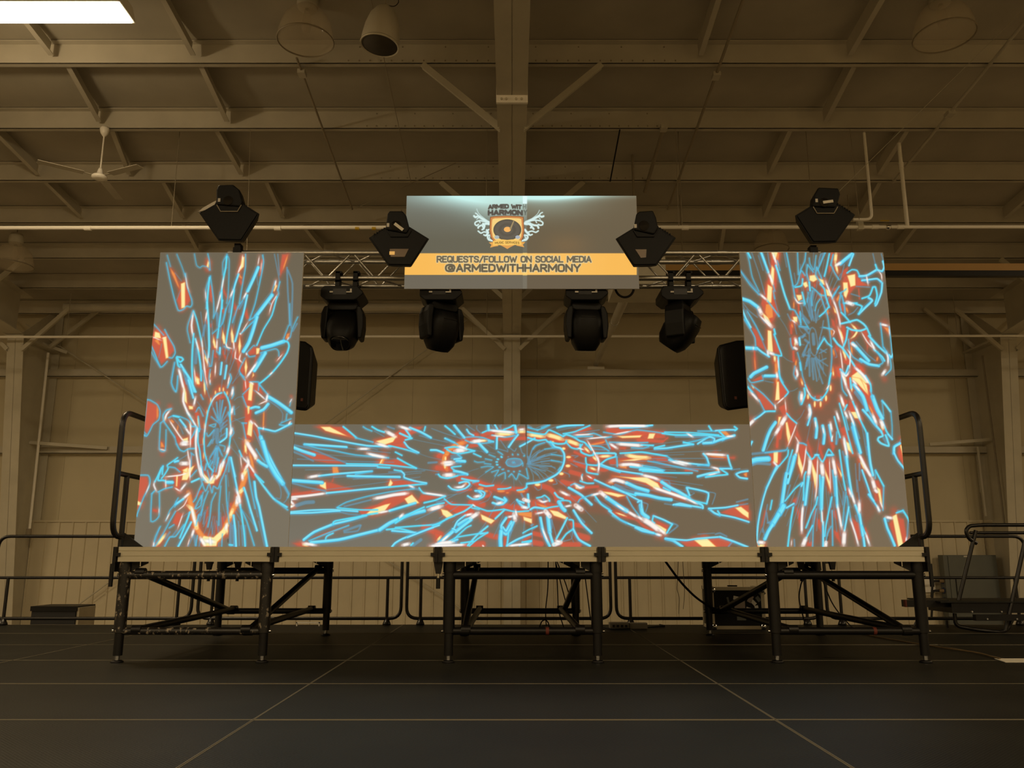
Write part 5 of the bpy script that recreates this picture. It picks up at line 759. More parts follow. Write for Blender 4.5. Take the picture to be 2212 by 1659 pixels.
PANY = 6.66; DECKZ = 0.845
def side_panel(x0, x1, ras, label):
    t = empty('projection_panel', ((x0+x1)/2, PANY, DECKZ), label, 'panel', 'white sheets used as projection screens')
    z0, z1 = DECKZ, DECKZ + 2.455
    MB().box((x0, PANY, z0), (x1, PANY+.018, z1)).build('board', M['ply'], t)
    b = MB()
    for x in (x0+.04, x1-.04): b.box((x-.02, PANY+.018, z0), (x+.02, PANY+.056, z1))
    for z in (z0+.02, (z0+z1)/2, z1-.02): b.box((x0+.06, PANY+.018, z-.02), (x1-.06, PANY+.056, z+.02))
    b.build('back_frame', M['ply'], t)
    screen('picture_surface', t, x0+.002, x1-.002, z0+.001, z1-.001, PANY-.0015, .0048, ras)
    return t
rl = Raster(275, 530, 675, 1195, 1.5, (122, 113, 98))
bgmix(rl, lambda X, Y: lerp(lerp(C3(106, 97, 80), C3(118, 110, 94), (Y-560)/500), C3(121, 114, 100), (360-X)/120*((Y-700)/400).clip(0, 1)))
rl.draw(LEFT_STROKES); rl.soften(1)
side_panel(-2.985, -1.765, rl, 'tall white screen panel at the left riser end showing a cyan and red pattern')
rr = Raster(1585, 525, 1985, 1195, 1.5, (118, 103, 86))
bgmix(rr, lambda X, Y: lerp(C3(104, 92, 73), C3(117, 102, 81), (Y-560)/600))
rr.draw(RIGHT_STROKES); rr.soften(1)
side_panel(1.930, 3.150, rr, 'tall white screen panel at the right riser end showing a cyan and red pattern')
rm = Raster(610, 905, 1640, 1195, 1.6, (114, 107, 94))
bgmix(rm, lambda X, Y: np.where(X[..., None] < 1136, lerp(C3(108, 102, 88), C3(117, 112, 100), (Y-1000)/180), C3(110, 96, 76)))
rm.draw(MID_STROKES); rm.soften(1)
x0, x1 = -1.764, 1.929; z0, z1 = DECKZ, 1.825
t = empty('projection_panel', (.085, PANY+.004, DECKZ), 'long low white screen panel between the tall ones showing an oval light pattern', 'panel', 'white sheets used as projection screens')
MB().box((x0, PANY+.004, z0), (x1, PANY+.022, z1)).build('board', M['ply'], t)
b = MB(); b.box((x0, PANY+.022, z0), (x1, PANY+.065, z0+.04)); b.box((x0, PANY+.022, z1-.04), (x1, PANY+.065, z1))
for k in range(7): b.box((x0+.02+k*(x1-x0-.08)/6, PANY+.022, z0+.04), (x0+.06+k*(x1-x0-.08)/6, PANY+.065, z1-.04))
b.build('back_frame', M['ply'], t)
screen('picture_surface', t, x0, x1, z0+.001, z1, PANY+.002, .0042, rm)

# ------------------------------------------------------------------ banner above the truss
BY = 7.12
BX0 = at(873, 623, BY).x; BX1 = at(1381, 623, BY).x; BZ0 = at(1100, 624, BY).z; BZ1 = at(1100, 423, BY).z
rb = Raster(860, 412, 1395, 634, 2.4, (110, 104, 92))
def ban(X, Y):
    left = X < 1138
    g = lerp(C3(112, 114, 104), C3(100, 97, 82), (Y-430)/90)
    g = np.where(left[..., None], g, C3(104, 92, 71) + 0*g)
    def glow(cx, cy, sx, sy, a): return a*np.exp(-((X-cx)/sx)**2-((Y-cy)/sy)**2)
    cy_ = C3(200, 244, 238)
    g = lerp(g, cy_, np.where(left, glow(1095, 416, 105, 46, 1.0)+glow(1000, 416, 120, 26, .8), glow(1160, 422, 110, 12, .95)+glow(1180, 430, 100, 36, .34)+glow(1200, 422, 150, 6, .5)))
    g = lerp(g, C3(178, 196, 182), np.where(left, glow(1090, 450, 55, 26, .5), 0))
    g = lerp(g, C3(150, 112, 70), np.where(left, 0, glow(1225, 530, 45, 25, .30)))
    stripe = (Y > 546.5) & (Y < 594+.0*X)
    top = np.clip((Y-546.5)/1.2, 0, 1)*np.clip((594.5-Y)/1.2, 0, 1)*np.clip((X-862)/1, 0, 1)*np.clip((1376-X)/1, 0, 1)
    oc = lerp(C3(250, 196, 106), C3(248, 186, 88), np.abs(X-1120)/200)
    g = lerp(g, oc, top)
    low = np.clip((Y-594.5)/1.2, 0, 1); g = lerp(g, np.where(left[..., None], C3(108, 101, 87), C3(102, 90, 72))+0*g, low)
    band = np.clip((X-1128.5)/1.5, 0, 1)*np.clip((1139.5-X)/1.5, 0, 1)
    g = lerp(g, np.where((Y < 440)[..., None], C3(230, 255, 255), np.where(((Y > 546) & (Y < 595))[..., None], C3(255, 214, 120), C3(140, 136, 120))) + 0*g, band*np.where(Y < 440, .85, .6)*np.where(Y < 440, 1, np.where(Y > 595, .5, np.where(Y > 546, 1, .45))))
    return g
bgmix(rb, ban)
WING = """
p2 330,290 345,340 380,400 440,460 620,600; p7 265,460 300,490 350,470 390,480 ; p9 380,470 450,520 540,570 630,620; p4 300,390 345,420 370,460; p3 330,540 380,500 430,510; p5 620,600 500,590 400,570 330,590 290,620 290,660 330,690 370,660; p4 390,580 410,620; p9 620,650 560,640 500,660; p6 500,660 420,690 370,720 365,745; p6 500,670 470,700 500,760 460,785; p6 480,640 520,700 490,770; p5 365,820 430,870 500,840 570,850; p8 570,800 600,860 560,920; p5 500,910 540,930 590,900; p6 650,920 600,930 590,980 620,1030 700,1050; p4 640,960 625,1000 660,1020; p5 590,800 630,780
p2 1830,320 1790,400 1730,460 1660,510; p7 1925,465 1880,480 1820,450; p9 1820,460 1740,500 1660,540 1500,610; p4 1900,375 1850,400 1830,440; p3 1850,540 1820,510; p5 1480,620 1640,570 1760,560 1860,580 1910,620 1900,670 1850,680 1800,660; p9 1470,640 1530,650 1600,640; p7 1600,640 1700,680 1780,690 1805,745; p7 1620,660 1650,720 1690,770; p6 1560,640 1640,700 1620,740; p5 1800,815 1740,850 1650,820 1570,840; p8 1480,790 1530,850 1580,900; p5 1560,900 1610,920 1655,900; p6 1470,920 1540,930 1550,980 1510,1030 1410,1050; p4 1480,960 1520,990 1460,1020; p4 1740,580 1760,620
"""
STYLE['p'] = ((176, 205, 200), (222, 246, 242), .95)
rb.draw([('w' + c[1:] if False else c, [(x, y) for x, y in p]) for c, p in [(c[0] + str(float(c[1:])*.62), p) for c, p in parse(WING, 1000, 425, 11.06)]])

O_ = [(.3,0),(.7,0),(.93,.09),(1,.25),(1,.75),(.93,.91),(.7,1),(.3,1),(.07,.91),(0,.75),(0,.25),(.07,.09),(.3,0)]
GL = {'A': (1, [[(0,0),(.5,1),(1,0)], [(.22,.3),(.78,.3)]]), 'R': (.95, [[(0,0),(0,1),(.65,1),(.95,.88),(.95,.60),(.65,.47),(0,.47)], [(.5,.47),(1,0)]]),
 'M': (1.3, [[(0,0),(0,1),(.5,.25),(1,1),(1,0)]]), 'E': (.82, [[(1,1),(0,1),(0,0),(1,0)], [(0,.52),(.85,.52)]]), 'D': (.95, [[(0,0),(0,1),(.6,1),(.94,.85),(1,.7),(1,.3),(.94,.15),(.6,0),(0,0)]]),
 'W': (1.5, [[(0,1),(.26,0),(.5,.75),(.74,0),(1,1)]]), 'I': (.01, [[(.5,0),(.5,1)]]), 'T': (.9, [[(0,1),(1,1)], [(.5,1),(.5,0)]]), 'H': (.95, [[(0,0),(0,1)], [(1,0),(1,1)], [(0,.5),(1,.5)]]),
 'O': (.95, [O_]), 'N': (1, [[(0,0),(0,1),(1,0),(1,1)]]), 'Y': (1, [[(0,1),(.5,.45),(1,1)], [(.5,.45),(.5,0)]]), 'Q': (.95, [O_, [(.55,.25),(1.05,-.06)]]), 'U': (.95, [[(0,1),(0,.25),(.08,.08),(.3,0),(.7,0),(.92,.08),(1,.25),(1,1)]]),
 'S': (.9, [[(1,.80),(.92,.93),(.7,1),(.3,1),(.08,.92),(0,.78),(.08,.62),(.5,.5),(.92,.38),(1,.22),(.92,.08),(.7,0),(.3,0),(.08,.07),(0,.20)]]), 'F': (.8, [[(0,0),(0,1),(1,1)], [(0,.52),(.85,.52)]]), 'L': (.78, [[(0,1),(0,0),(1,0)]]),
 'C': (.9, [[(1,.76),(.93,.92),(.7,1),(.3,1),(.07,.91),(0,.75),(0,.25),(.07,.09),(.3,0),(.7,0),(.93,.08),(1,.24)]]), '/': (.75, [[(0,-.05),(1,1.05)]]), 'V': (1, [[(0,1),(.5,0),(1,1)]]), ' ': (.45, []),
 '@': (1.5, [[(.9,.08),(.7,0),(.3,0),(.08,.12),(0,.35),(0,.65),(.1,.88),(.35,1),(.65,1),(.9,.88),(1,.62),(.97,.36),(.85,.27),(.74,.36),(.72,.70)], [(.72,.62),(.6,.72),(.42,.70),(.3,.52),(.38,.33),(.55,.28),(.72,.42)]])}
def write(ras, txt, box, wd, bend=0.0, layers=(), gap=.34):
    """letters as strokes fitted to a pixel box"""
    tot = sum(GL[c][0] for c in txt) + gap*(len(txt)-1); u0, v0, u1, v1 = box; u0 += wd/2; u1 -= wd/2; v0 += wd/2; v1 -= wd/2
    for col, extra, al in layers:
        x = 0
        for c in txt:
            w_, strokes = GL[c]
            for st_ in strokes:
                pts = [((u0+(u1-u0)*(x+p[0]*w_)/tot), 0, p[1]) for p in st_]
                pts = [(u, v1+(v0-v1)*t+bend*(2*(u-u0)/(u1-u0)-1)**2) for u, _, t in pts]
                w = ras.window(pts, wd+extra+3)
                d = ras.dist(w[4], w[5], pts); ras.blend(w, al*np.clip(((wd+extra)/2+.4-d)/.8, 0, 1), np.array(col)/255.)
            x += w_ + gap
RIM = ((226, 216, 176), 2.6, .75)
write(rb, 'REQUESTS/FOLLOW ON SOCIAL MEDIA', (943, 552.5, 1278, 567.5), 3.3, layers=(RIM, ((104, 94, 74), 0, .96)))
write(rb, '@ARMEDWITHHARMONY', (961, 569.8, 1255, 588), 4.2, layers=(RIM, ((98, 88, 68), 0, .96)), gap=.38)
write(rb, 'ARMED WIT', (1054, 440.5, 1127.5, 451), 3.3, 1.6, layers=(((84, 78, 70), 0, .97),))
write(rb, 'H', (1129, 441, 1137, 451.5), 2.6, layers=(((120, 128, 118), 0, .9),))
write(rb, 'HARMON', (1053.5, 452.5, 1129.5, 465), 4.1, 1.0, layers=(((82, 76, 70), 0, .97),), gap=.45)
write(rb, 'Y', (1130.5, 453, 1139.0, 465), 2.8, layers=(((104, 108, 98), 0, .9),))
rb.soften(1)
# soft light rims of the big lettering
bn = empty('hanging_banner', ((BX0+BX1)/2, BY, BZ0), 'white board above the truss with a winged record emblem and an orange band', 'banner')
MB().box((BX0, BY, BZ0), (BX1, BY+.015, BZ1)).build('board', M['ply'], bn)
bk = MB(); bk.box((BX0+.03, BY+.015, BZ0+.03), (BX1-.03, BY+.05, BZ0+.07)); bk.box((BX0+.03, BY+.015, BZ1-.07), (BX1-.03, BY+.05, BZ1-.03)); 
for x in (-.6, .9): bk.box((x-.02, BY+.015, BZ0+.07), (x+.02, BY+.05, BZ1-.07)); bk.tube((x, BY+.05, 3.52), (x, BY+.17, 3.52), .02, 8)
bk.build('back_frame', M['ply'], bn)
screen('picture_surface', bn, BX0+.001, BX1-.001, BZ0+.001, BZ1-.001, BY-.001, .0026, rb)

def zpx(pts, ox=1000, oy=425, s=11.06): return [(x/s+ox, y/s+oy) for x, y in pts]
def flat(name, pts, depth, mt, parent=bn):
    P = [at(u, v, BY-.0015-depth) for u, v in pts]
    m = MB(); n = len(P); m.add([tuple(p) for p in P] + [(p.x, p.y+.0008, p.z) for p in P], [tuple(range(n)), tuple(range(2*n-1, n-1, -1))] + [(i, n+i, n+(i+1) % n, (i+1) % n) for i in range(n)])
    return m.build(name, mt, parent)
def ell(cx, cy, rx, ry, n=40): return [(cx+rx*math.cos(2*math.pi*i/n), cy+ry*math.sin(2*math.pi*i/n)) for i in range(n)]
shield = lambda g: zpx([(650+g, 480+g), (760, 462+g), (1050, 450+g), (1340, 462+g), (1450-g, 480+g), (1455-g, 600), (1468-g, 800), (1445-g, 960), (1400-g, 1060-g*.5), (1050, 1130-g), (720+g, 1060-g*.5), (660+g, 960), (632+g, 800), (640+g, 600)])
em = empty('emblem', (at(1095, 500, BY).x, BY, at(1095, 500, BY).z)); em.parent = bn; em.location = Vector(em.location) - Vector(parent_world(bn)); em['label'] = 'shield emblem with a record between white scroll wings'
flat('shield', shield(0), .001, ink('shield_rim', (136, 84, 48)), em)
flat('shield_band', shield(16), .002, ink('shield_band', (206, 134, 76)), em)
flat('shield_field', shield(55), .003, ink('shield_field', (244, 208, 128)), em)
flat('record', zpx(ell(1060, 790, 335, 252)), .004, ink('record_black', (90, 84, 72)), em)
for k, (rx, ry, c) in enumerate([(290, 218, (97, 91, 80)), (210, 158, (90, 84, 73)), (140, 105, (98, 92, 80))]):
    flat('groove_ring', zpx(ell(1060, 790, rx, ry)), .0045+.0004*k, ink('record_groove', c), em)
flat('record_label', zpx(ell(1062, 780, 84, 62)), .006, ink('record_label', (246, 180, 98)), em)
flat('tone_arm', zpx([(1210, 560), (1232, 568), (1155, 770), (1130, 790), (1115, 760)]), .007, ink('tone_arm', (160, 140, 100)), em)
flat('hand', zpx(ell(810, 965, 58, 42, 16)), .007, ink('hand_left', (172, 184, 184)), em)
flat('hand', zpx(ell(1310, 965, 58, 42, 16)), .007, ink('hand_right', (172, 180, 188)), em)
flat('pendant_tip', zpx([(880, 1150), (1050, 1100), (1240, 1150), (1140, 1200), (1060, 1248), (980, 1200)]), .0062, ink('tip_gold', (222, 158, 84)), em)
rib = ink('ribbon_gold', (246, 196, 98)); rib2 = ink('ribbon_fold', (230, 166, 84))
flat('ribbon_tail', zpx([(618, 1095), (730, 1080), (850, 1175), (745, 1190), (650, 1215), (682, 1145)]), .0066, rib2, em)
flat('ribbon_tail', zpx([(1490, 1085), (1380, 1075), (1270, 1165), (1370, 1185), (1465, 1205), (1430, 1145)]), .0066, rib2, em)
flat('ribbon', zpx([(715, 1060), (820, 1035), (940, 1018), (1060, 1032), (1180, 1018), (1290, 1035), (1390, 1050), (1405, 1150), (1300, 1150), (1180, 1155), (1060, 1165), (930, 1155), (820, 1155), (720, 1170)]), .0075, rib, em)

def relief(txt, box, wd, mt, depth, parent, bend=0.0, gap=.4):
    tot = sum(GL[c][0] for c in txt) + gap*(len(txt)-1); u0, v0, u1, v1 = box; x = 0; m = MB()
    for c in txt:
        w_, strokes = GL[c]
        for st_ in strokes:
            pts = []
            for a, b_ in st_:
                u = u0+(u1-u0)*(x+a*w_)/tot; pts.append(at(u, v1+(v0-v1)*b_+bend*(2*(u-u0)/(u1-u0)-1)**2, BY-.0015-depth))
            for p, q in zip(pts, pts[1:]): m.bar(p, q, wd, .0006, (0, 1, 0))
        x += w_ + gap
    return tag(m.build('ribbon_lettering', mt, parent), kind='stuff')
relief('MUSIC SERVICES', (1069.5, 521.6, 1121.5, 525.8), .0042, ink('small_letters', (128, 100, 50)), .009, em, 1.2)

# ------------------------------------------------------------------ box truss
TY = 7.30; TS = .24; TZT = 3.535; TZB = 3.29; TX0, TX1 = -2.63, 2.86
tr = empty('box_truss', ((TX0+TX1)/2, TY, TZB), 'silver aluminium box truss spanning behind the banner between the two tall panels', 'truss')
for y in (TY, TY+TS):
    for z in (TZT, TZB):
        m = MB(); m.tube((TX0, y, z), (TX1, y, z), .0245, 14)
        for x in (-1.7, .1, 1.95):
            m.tube((x-.045, y, z), (x+.045, y, z), .029, 14)
        m.build('chord', M['alu'], tr)
ends = []
for x in (TX0, TX1):
    for p, q in (((x, TY, TZT), (x, TY, TZB)), ((x, TY+TS, TZT), (x, TY+TS, TZB)), ((x, TY, TZT), (x, TY+TS, TZT)), ((x, TY, TZB), (x, TY+TS, TZB))): MB().bar(p, q, .03, .03).build('end_bar', M['alu'], tr)
n = 24; dx = (TX1-TX0)/n
for side in range(4):
    for k in range(n):
        a, b = TX0+k*dx+.02, TX0+(k+1)*dx-.02
        if k % 2: a, b = b, a
        P = {0: ((a, TY, TZB+.015), (b, TY, TZT-.015)), 1: ((a, TY+TS, TZB+.015), (b, TY+TS, TZT-.015)), 2: ((a, TY+.015, TZT), (b, TY+TS-.015, TZT)), 3: ((a, TY+.015, TZB), (b, TY+TS-.015, TZB))}[side]
        MB().tube(P[0], P[1], .009, 8).build('lacing', M['alu'], tr)
for x in (-2.35, 2.55):
    tw = empty('truss_stand', (x, TY+.12, DECKZ), ['black lifting stand holding up the truss behind the left tall panel', 'black lifting stand holding up the truss behind the right tall panel'][x > 0], 'stand')
    MB().tube((x, TY+.12, DECKZ+.03), (x, TY+.12, TZB-.05), .035, 14).build('mast', M['black'], tw)
    MB().box((x-.16, TY-.04, TZB-.075), (x+.16, TY+TS+.04, TZB-.028)).build('fork', M['black'], tw)
    for sx, sy in ((-1, -1), (1, -1), (1, 1), (-1, 1)):
        MB().bar((x, TY+.12, DECKZ+.5), (x+sx*.34, TY+.12+sy*.34, DECKZ+.03), .04, .03).build('leg', M['black'], tw)

def loft(secs, n=20, p=4.0):
    """superellipse sections (z, cx, cy, rx, ry) joined into one rounded body"""
    m = MB(); vs = []
    for z, cx, cy, rx, ry in secs:
        for k in range(n):
            a = 2*math.pi*k/n; c, s = math.cos(a), math.sin(a)
            vs.append((cx+rx*math.copysign(abs(c)**(2/p), c), cy+ry*math.copysign(abs(s)**(2/p), s), z))
    m.add(vs, [(i*n+k, i*n+(k+1) % n, (i+1)*n+(k+1) % n, (i+1)*n+k) for i in range(len(secs)-1) for k in range(n)], True)
    m.add(vs[:n], [tuple(range(n))]); m.add(vs[-n:], [tuple(range(n))]); return m

def hanging_head(u, label, pan, tilt, clampu=(-13, 24), idx=0):
    top = at(u, 628, TY)
    x = top.x; zt = top.z
    t = empty('moving_head_light', (x, TY, zt), label, 'stage light', 'moving heads hanging below the truss')
    # clamps round the lower front chord
    for cu_ in clampu:
        cx = at(u+cu_, 610, TY).x
        c = MB(); c.box((cx-.02, TY-.045, zt), (cx+.02, TY-.028, TZB+.05)); c.box((cx-.02, TY+.028, TZB-.03), (cx+.02, TY+.045, TZB+.045)); c.box((cx-.02, TY-.045, TZB+.035), (cx+.035, TY+.03, TZB+.055)); c.box((cx-.02, TY-.045, TZB-.05), (cx+.02, TY+.045, TZB-.03)); c.box((cx-.024, TY-.03, zt-.01), (cx+.024, TY+.03, TZB-.05))
        c.build('clamp', M['black_matt'], t); 
    # base box, chamfered like a flat hexagon
    w = .19; h = .135
    base = MB().prism([(x-w, zt-.035), (x-w+.03, zt), (x+w-.05, zt), (x+w, zt-.05), (x+w+.006, zt-.075), (x+w-.05, zt-h+.01), (x+w-.08, zt-h), (x-w+.05, zt-h), (x-w, zt-.095)], 'y', TY-.15, TY+.15)
    bs = base.build('base', M['black_matt'], t, bevel=.008)
    d = MB().box((x-.075, TY-.153, zt-.085), (x+.045, TY-.149, zt-.03)).build('display', M['black'], bs)
    MB().box((x-.105, TY-.1525, zt-.066), (x-.062, TY-.150, zt-.052)).build('sticker', M['sticker'], bs)
    s = MB(); s.box((x+.045, TY-.1535, zt-.066), (x+.095, TY-.151, zt-.055)); s.box((x+.078, TY-.1535, zt-.055), (x+.094, TY-.151, zt-.03)); s.build('label_sticker', M['sticker'], bs)
    for q in (-.15, -.06, .07, .15): MB().tube((x+q, TY-.09, zt), (x+q, TY-.09, zt+.012), .014, 10).build('rubber_foot', M['rubber'], bs)
    # neck + yoke + head, panned about the vertical axis
    R = Matrix.Translation((x, TY, 0)) @ Matrix.Rotation(pan, 4, 'Z') @ Matrix.Translation((-x, -TY, 0))
    zy = zt-h
    yk = MB(); yk.prism([(x-.12, zy+.004), (x+.12, zy+.004), (x+.155, zy-.05), (x+.10, zy-.07), (x-.10, zy-.07), (x-.155, zy-.05)], 'y', TY-.07, TY+.07)
    yk.xf(R).build('yoke', M['black_matt'], t, bevel=.008)
    for sg in (-1, 1):
        arm = MB().prism([(x+sg*.125, zy-.03), (x+sg*.165, zy-.035), (x+sg*.19, zy-.10), (x+sg*.195, zy-.22), (x+sg*.18, zy-.335), (x+sg*.145, zy-.34), (x+sg*.135, zy-.2)], 'y', TY-.085, TY+.085)
        arm.xf(R).build('yoke_arm', M['black_matt'], t, bevel=.012)
    zc = zy-.235
    H = R @ Matrix.Translation((x, TY, zc)) @ Matrix.Rotation(tilt, 4, 'X')
    head = loft([(.175, 0, 0, .08, .08), (.165, 0, 0, .11, .11), (.08, 0, 0, .138, .140), (-.04, 0, 0, .142, .145), (-.13, 0, 0, .125, .13), (-.175, 0, 0, .10, .105), (-.195, 0, 0, .088, .088)], 24, 3.2).xf(H)
    hd = head.build('head', M['black_matt'], t)
    MB().lathe([(.0, -.20), (.078, -.20), (.086, -.196), (.086, -.18), (.0, -.18)], n=24).xf(H).build('lens', M['lens'], hd)
    fins = MB()
    for k in range(6): fins.cbox((0, -.128, .02+k*.018), (.13, .012, .006))
    fins.xf(H).build('cooling_fins', M['black'], hd)
    MB().cbox((.035, .128, -.06), (.03, .004, .022)).xf(H).build('sticker', M['sticker'], hd)
M['lens'] = mat('dark_lens_glass', (18, 18, 20), .05, coat=1.0)
hanging_head(745, 'hanging moving head light nearest the left tall panel, lens turned to the viewer', 0.0, math.radians(-35), (-14, 24))
hanging_head(955, 'hanging moving head light below the left half of the banner, tipped to the left', math.radians(35), math.radians(20))
hanging_head(1264, 'hanging moving head light below the right half of the banner, seen from behind', math.radians(5), math.radians(12), (-8, 30))
hanging_head(1466, 'hanging moving head light nearest the right tall panel, tilted down to the right', math.radians(62), math.radians(38), (-18, 20))

def top_light(cu_, cv, Y, label, outer, mirror, sticker, head_pts, window=None, pale=False):
    """upright moving head: a five-cornered base body seen from the front with the head above it"""
    k = lambda du, dv: at(cu_+du, cv+dv, Y)
    c = k(0, 60)
    t = empty('upright_moving_head', (c.x, Y, c.z), label, 'stage light', 'five-sided moving heads standing on the truss')
    s = -1 if mirror else 1
    pent = [(-24, 61), (26, 62), (64, 3), (22, -23), (-20, -26), (-34, -20), (-66, 1)]
    pts = [k(s*a, b) for a, b in pent]
    body = MB().prism([(p.x, p.z) for p in pts], 'y', Y-.10, Y+.05, scale_b=.80); bd = body.build('body', M['black_matt'], t, bevel=.006)
    fp = [k(s*a*.93, 20+(b-20)*.93) for a, b in pent]
    MB().prism([(p.x, p.z) for p in fp], 'y', Y-.112, Y-.10).build('front_cover', M['black_matt'], bd, bevel=.004)
    # yoke opening rim and the head
    rim = MB(); rp = [k(s*a, b) for a, b in ((-26, -14), (-18, 0), (18, 0), (26, -14))]
    rim.path([(p.x, Y-.12, p.z) for p in rp], .005, 6); rim.build('cover_rim', M['dark_pipe'] if outer else M['black'], bd)
    hp = [k(a*1.12, b) for a, b in head_pts]
    hd = MB().prism([(p.x, p.z) for p in hp], 'y', Y-.13, Y+.02, scale_b=.90).build('head', M['black_matt'], t, bevel=.012)
    lp = k((head_pts[0][0]+head_pts[-1][0])/2, -22)
    MB().tube((lp.x, Y-.136, lp.z), (lp.x, Y-.12, lp.z), .045, 20).build('lens', M['lens'], hd)
    # louvre fins on one shoulder
    for i in range(6):
        a = k(-s*(28+5.2*i) if sticker[0] > -90 else 0, -16+3.1*i)
        MB().bar((a.x, Y-.09, a.z-.004), (a.x+s*.004, Y-.09, a.z+.030), .006, .05, (0, 1, 0)).build('vent_fin', M['black_matt'], bd)
    q = k(*sticker[:2]); MB().cbox((q.x, Y-.134, q.z), (.022, .004, .034)).build('number_sticker', M['sticker'], hd)
    if len(sticker) > 2:
        q = k(*sticker[2:4]); Rr = Matrix.Rotation(sticker[4], 4, 'Y'); MB().cbox((q.x, Y-.139, q.z), (.095, .004, .026), Rr).build('caution_sticker', M['paper'], hd)
    if pale:  # light falling on the shoulder, put in as a pale plate
        MB().prism([(q.x, q.z) for q in [k(-66, 1), k(-56, -8), k(-31, -22), k(-27, -23), k(-31, -15), k(-52, -3)]], 'y', Y-.118, Y-.101).build('lit_shoulder', M['sticker'], bd)['label'] = 'lit shoulder, the light put into its pale colour'
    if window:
        wp = [k(*q) for q in window]; wo = MB().prism([(q.x, q.z) for q in wp], 'y', Y-.1165, Y-.112).build('display_window', M['reflecting_glass'], bd)  # orange projector light reflected in the window is put into its tan colour
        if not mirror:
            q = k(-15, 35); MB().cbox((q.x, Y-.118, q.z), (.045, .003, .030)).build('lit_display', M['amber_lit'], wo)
    if outer:
        p = k(0, 61); cl = MB(); cx = at(cu_+outer, cv+75, Y).x
        cl.box((cx-.028, Y-.04, TZT+.0245), (cx+.028, Y+.04, p.z)); cl.box((cx-.035, Y-.05, TZT-.035), (cx+.035, Y-.026, TZT+.04)); cl.box((cx-.035, Y+.026, TZT-.035), (cx+.035, Y+.05, TZT+.04)); cl.box((cx-.035, Y-.05, TZT-.05), (cx+.035, Y+.05, TZT-.03))
        cl.build('clamp', M['black_matt'], t)
        MB().lathe([(0, -.006), (.055, -.012), (.06, 0), (.03, .02), (0, .022)], (cx, Y-.02, TZT-.075), 16).build('clamp_knob', M['black_matt'], t)
        MB().tube((cx, Y-.02, TZT-.06), (cx, Y-.02, TZT-.04), .008, 8).build('knob_bolt', M['chrome'], t)
    else:
        p = k(0, 15); cl = MB(); cl.box((p.x-.03, Y+.13, TZT-.04), (p.x+.03, TY+.04, TZT-.0245)); cl.box((p.x-.03, TY-.05, TZT-.04), (p.x+.03, TY-.026, TZT+.04)); cl.box((p.x-.03, TY+.026, TZT-.04), (p.x+.03, TY+.05, TZT+.04)); cl.box((p.x-.03, TY-.05, TZT+.028), (p.x+.03, TY+.05, TZT+.045))
        cl.build('clamp', M['black_matt'], t)
    return t
M['reflecting_glass'] = mat('orange_reflection', (104, 80, 48), .3); M['amber_lit'] = emit_mat('amber_display', (240, 180, 96), .8)
HL_ = [(-24, -18), (-22, -50), (-14, -58), (12, -59), (24, -44), (28, -20)]
top_light(504, 468, TY, 'upright moving head light on the left truss end with a lit shoulder', 11, False, (-20, -23), [(-24, -14), (-24, -46), (-20, -56), (8, -57), (20, -46), (26, -22), (22, -10)], pale=True)
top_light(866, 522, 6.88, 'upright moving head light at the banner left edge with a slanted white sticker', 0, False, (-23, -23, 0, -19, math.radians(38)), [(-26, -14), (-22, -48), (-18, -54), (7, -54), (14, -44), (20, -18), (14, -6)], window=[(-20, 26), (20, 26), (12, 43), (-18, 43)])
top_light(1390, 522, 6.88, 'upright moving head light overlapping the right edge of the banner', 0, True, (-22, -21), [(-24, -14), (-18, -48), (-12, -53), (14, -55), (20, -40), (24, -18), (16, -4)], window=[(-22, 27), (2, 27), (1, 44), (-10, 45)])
top_light(1773, 472, TY, 'upright moving head light on the right truss end with a level white sticker', -18, True, (-20, -26, 4, -23, math.radians(-8)), [(-25, -14), (-22, -40), (-14, -55), (24, -53), (28, -40), (24, -24), (18, -12)])

# ------------------------------------------------------------------ loudspeakers on poles behind the panels
def speaker(us, Y, label, pole_x, led):
    """trapezoid cabinet outline in pixels, front to the viewer"""
    P = [at(u, v, Y) for u, v in us]
    bx = sum(p.x for p in P)/len(P); bz = min(p.z for p in P)
    t = empty('loudspeaker', (bx, Y, bz), label, 'loudspeaker', 'loudspeakers flanking the centre screen')
    cab = MB().prism([(p.x, p.z) for p in P], 'y', Y-.02, Y+.30, scale_b=.72).build('cabinet', M['black_matt'], t, bevel=.018)
    cx, cz = sum(p.x for p in P)/len(P), sum(p.z for p in P)/len(P)
    G = [(cx+(p.x-cx)*.86, cz+(p.z-cz)*.93) for p in P]
    MB().prism(G, 'y', Y-.030, Y-.02).build('grille', M['black'], t, bevel=.006)
    q = at(*led, Y); MB().cbox((q.x, Y-.034, q.z), (.02, .004, .026)).build('badge', M['red_badge'], t)
    MB().tube((pole_x, Y+.14, DECKZ), (pole_x, Y+.14, bz+.02), .018, 12).build('pole', M['black'], t)
    MB().lathe([(0, 0), (.17, 0), (.17, .012), (.03, .03), (0, .03)], (pole_x, Y+.14, DECKZ), 20).build('pole_base', M['black'], t)
M['red_badge'] = mat('red_badge', (110, 62, 52), .5)
speaker([(600, 738), (640, 735), (660, 737), (676, 748), (678, 760), (670, 880), (664, 889), (650, 888), (600, 880)], 7.15, 'black loudspeaker showing its edge beside the left tall panel', at(622, 860, 7.29).x, (654, 865))
speaker([(1548, 752), (1552, 745), (1590, 735), (1660, 733), (1660, 880), (1608, 883), (1572, 888), (1564, 884), (1560, 874)], 7.15, 'black loudspeaker showing its edge beside the right tall panel', at(1640, 860, 7.29).x, (1587, 861))
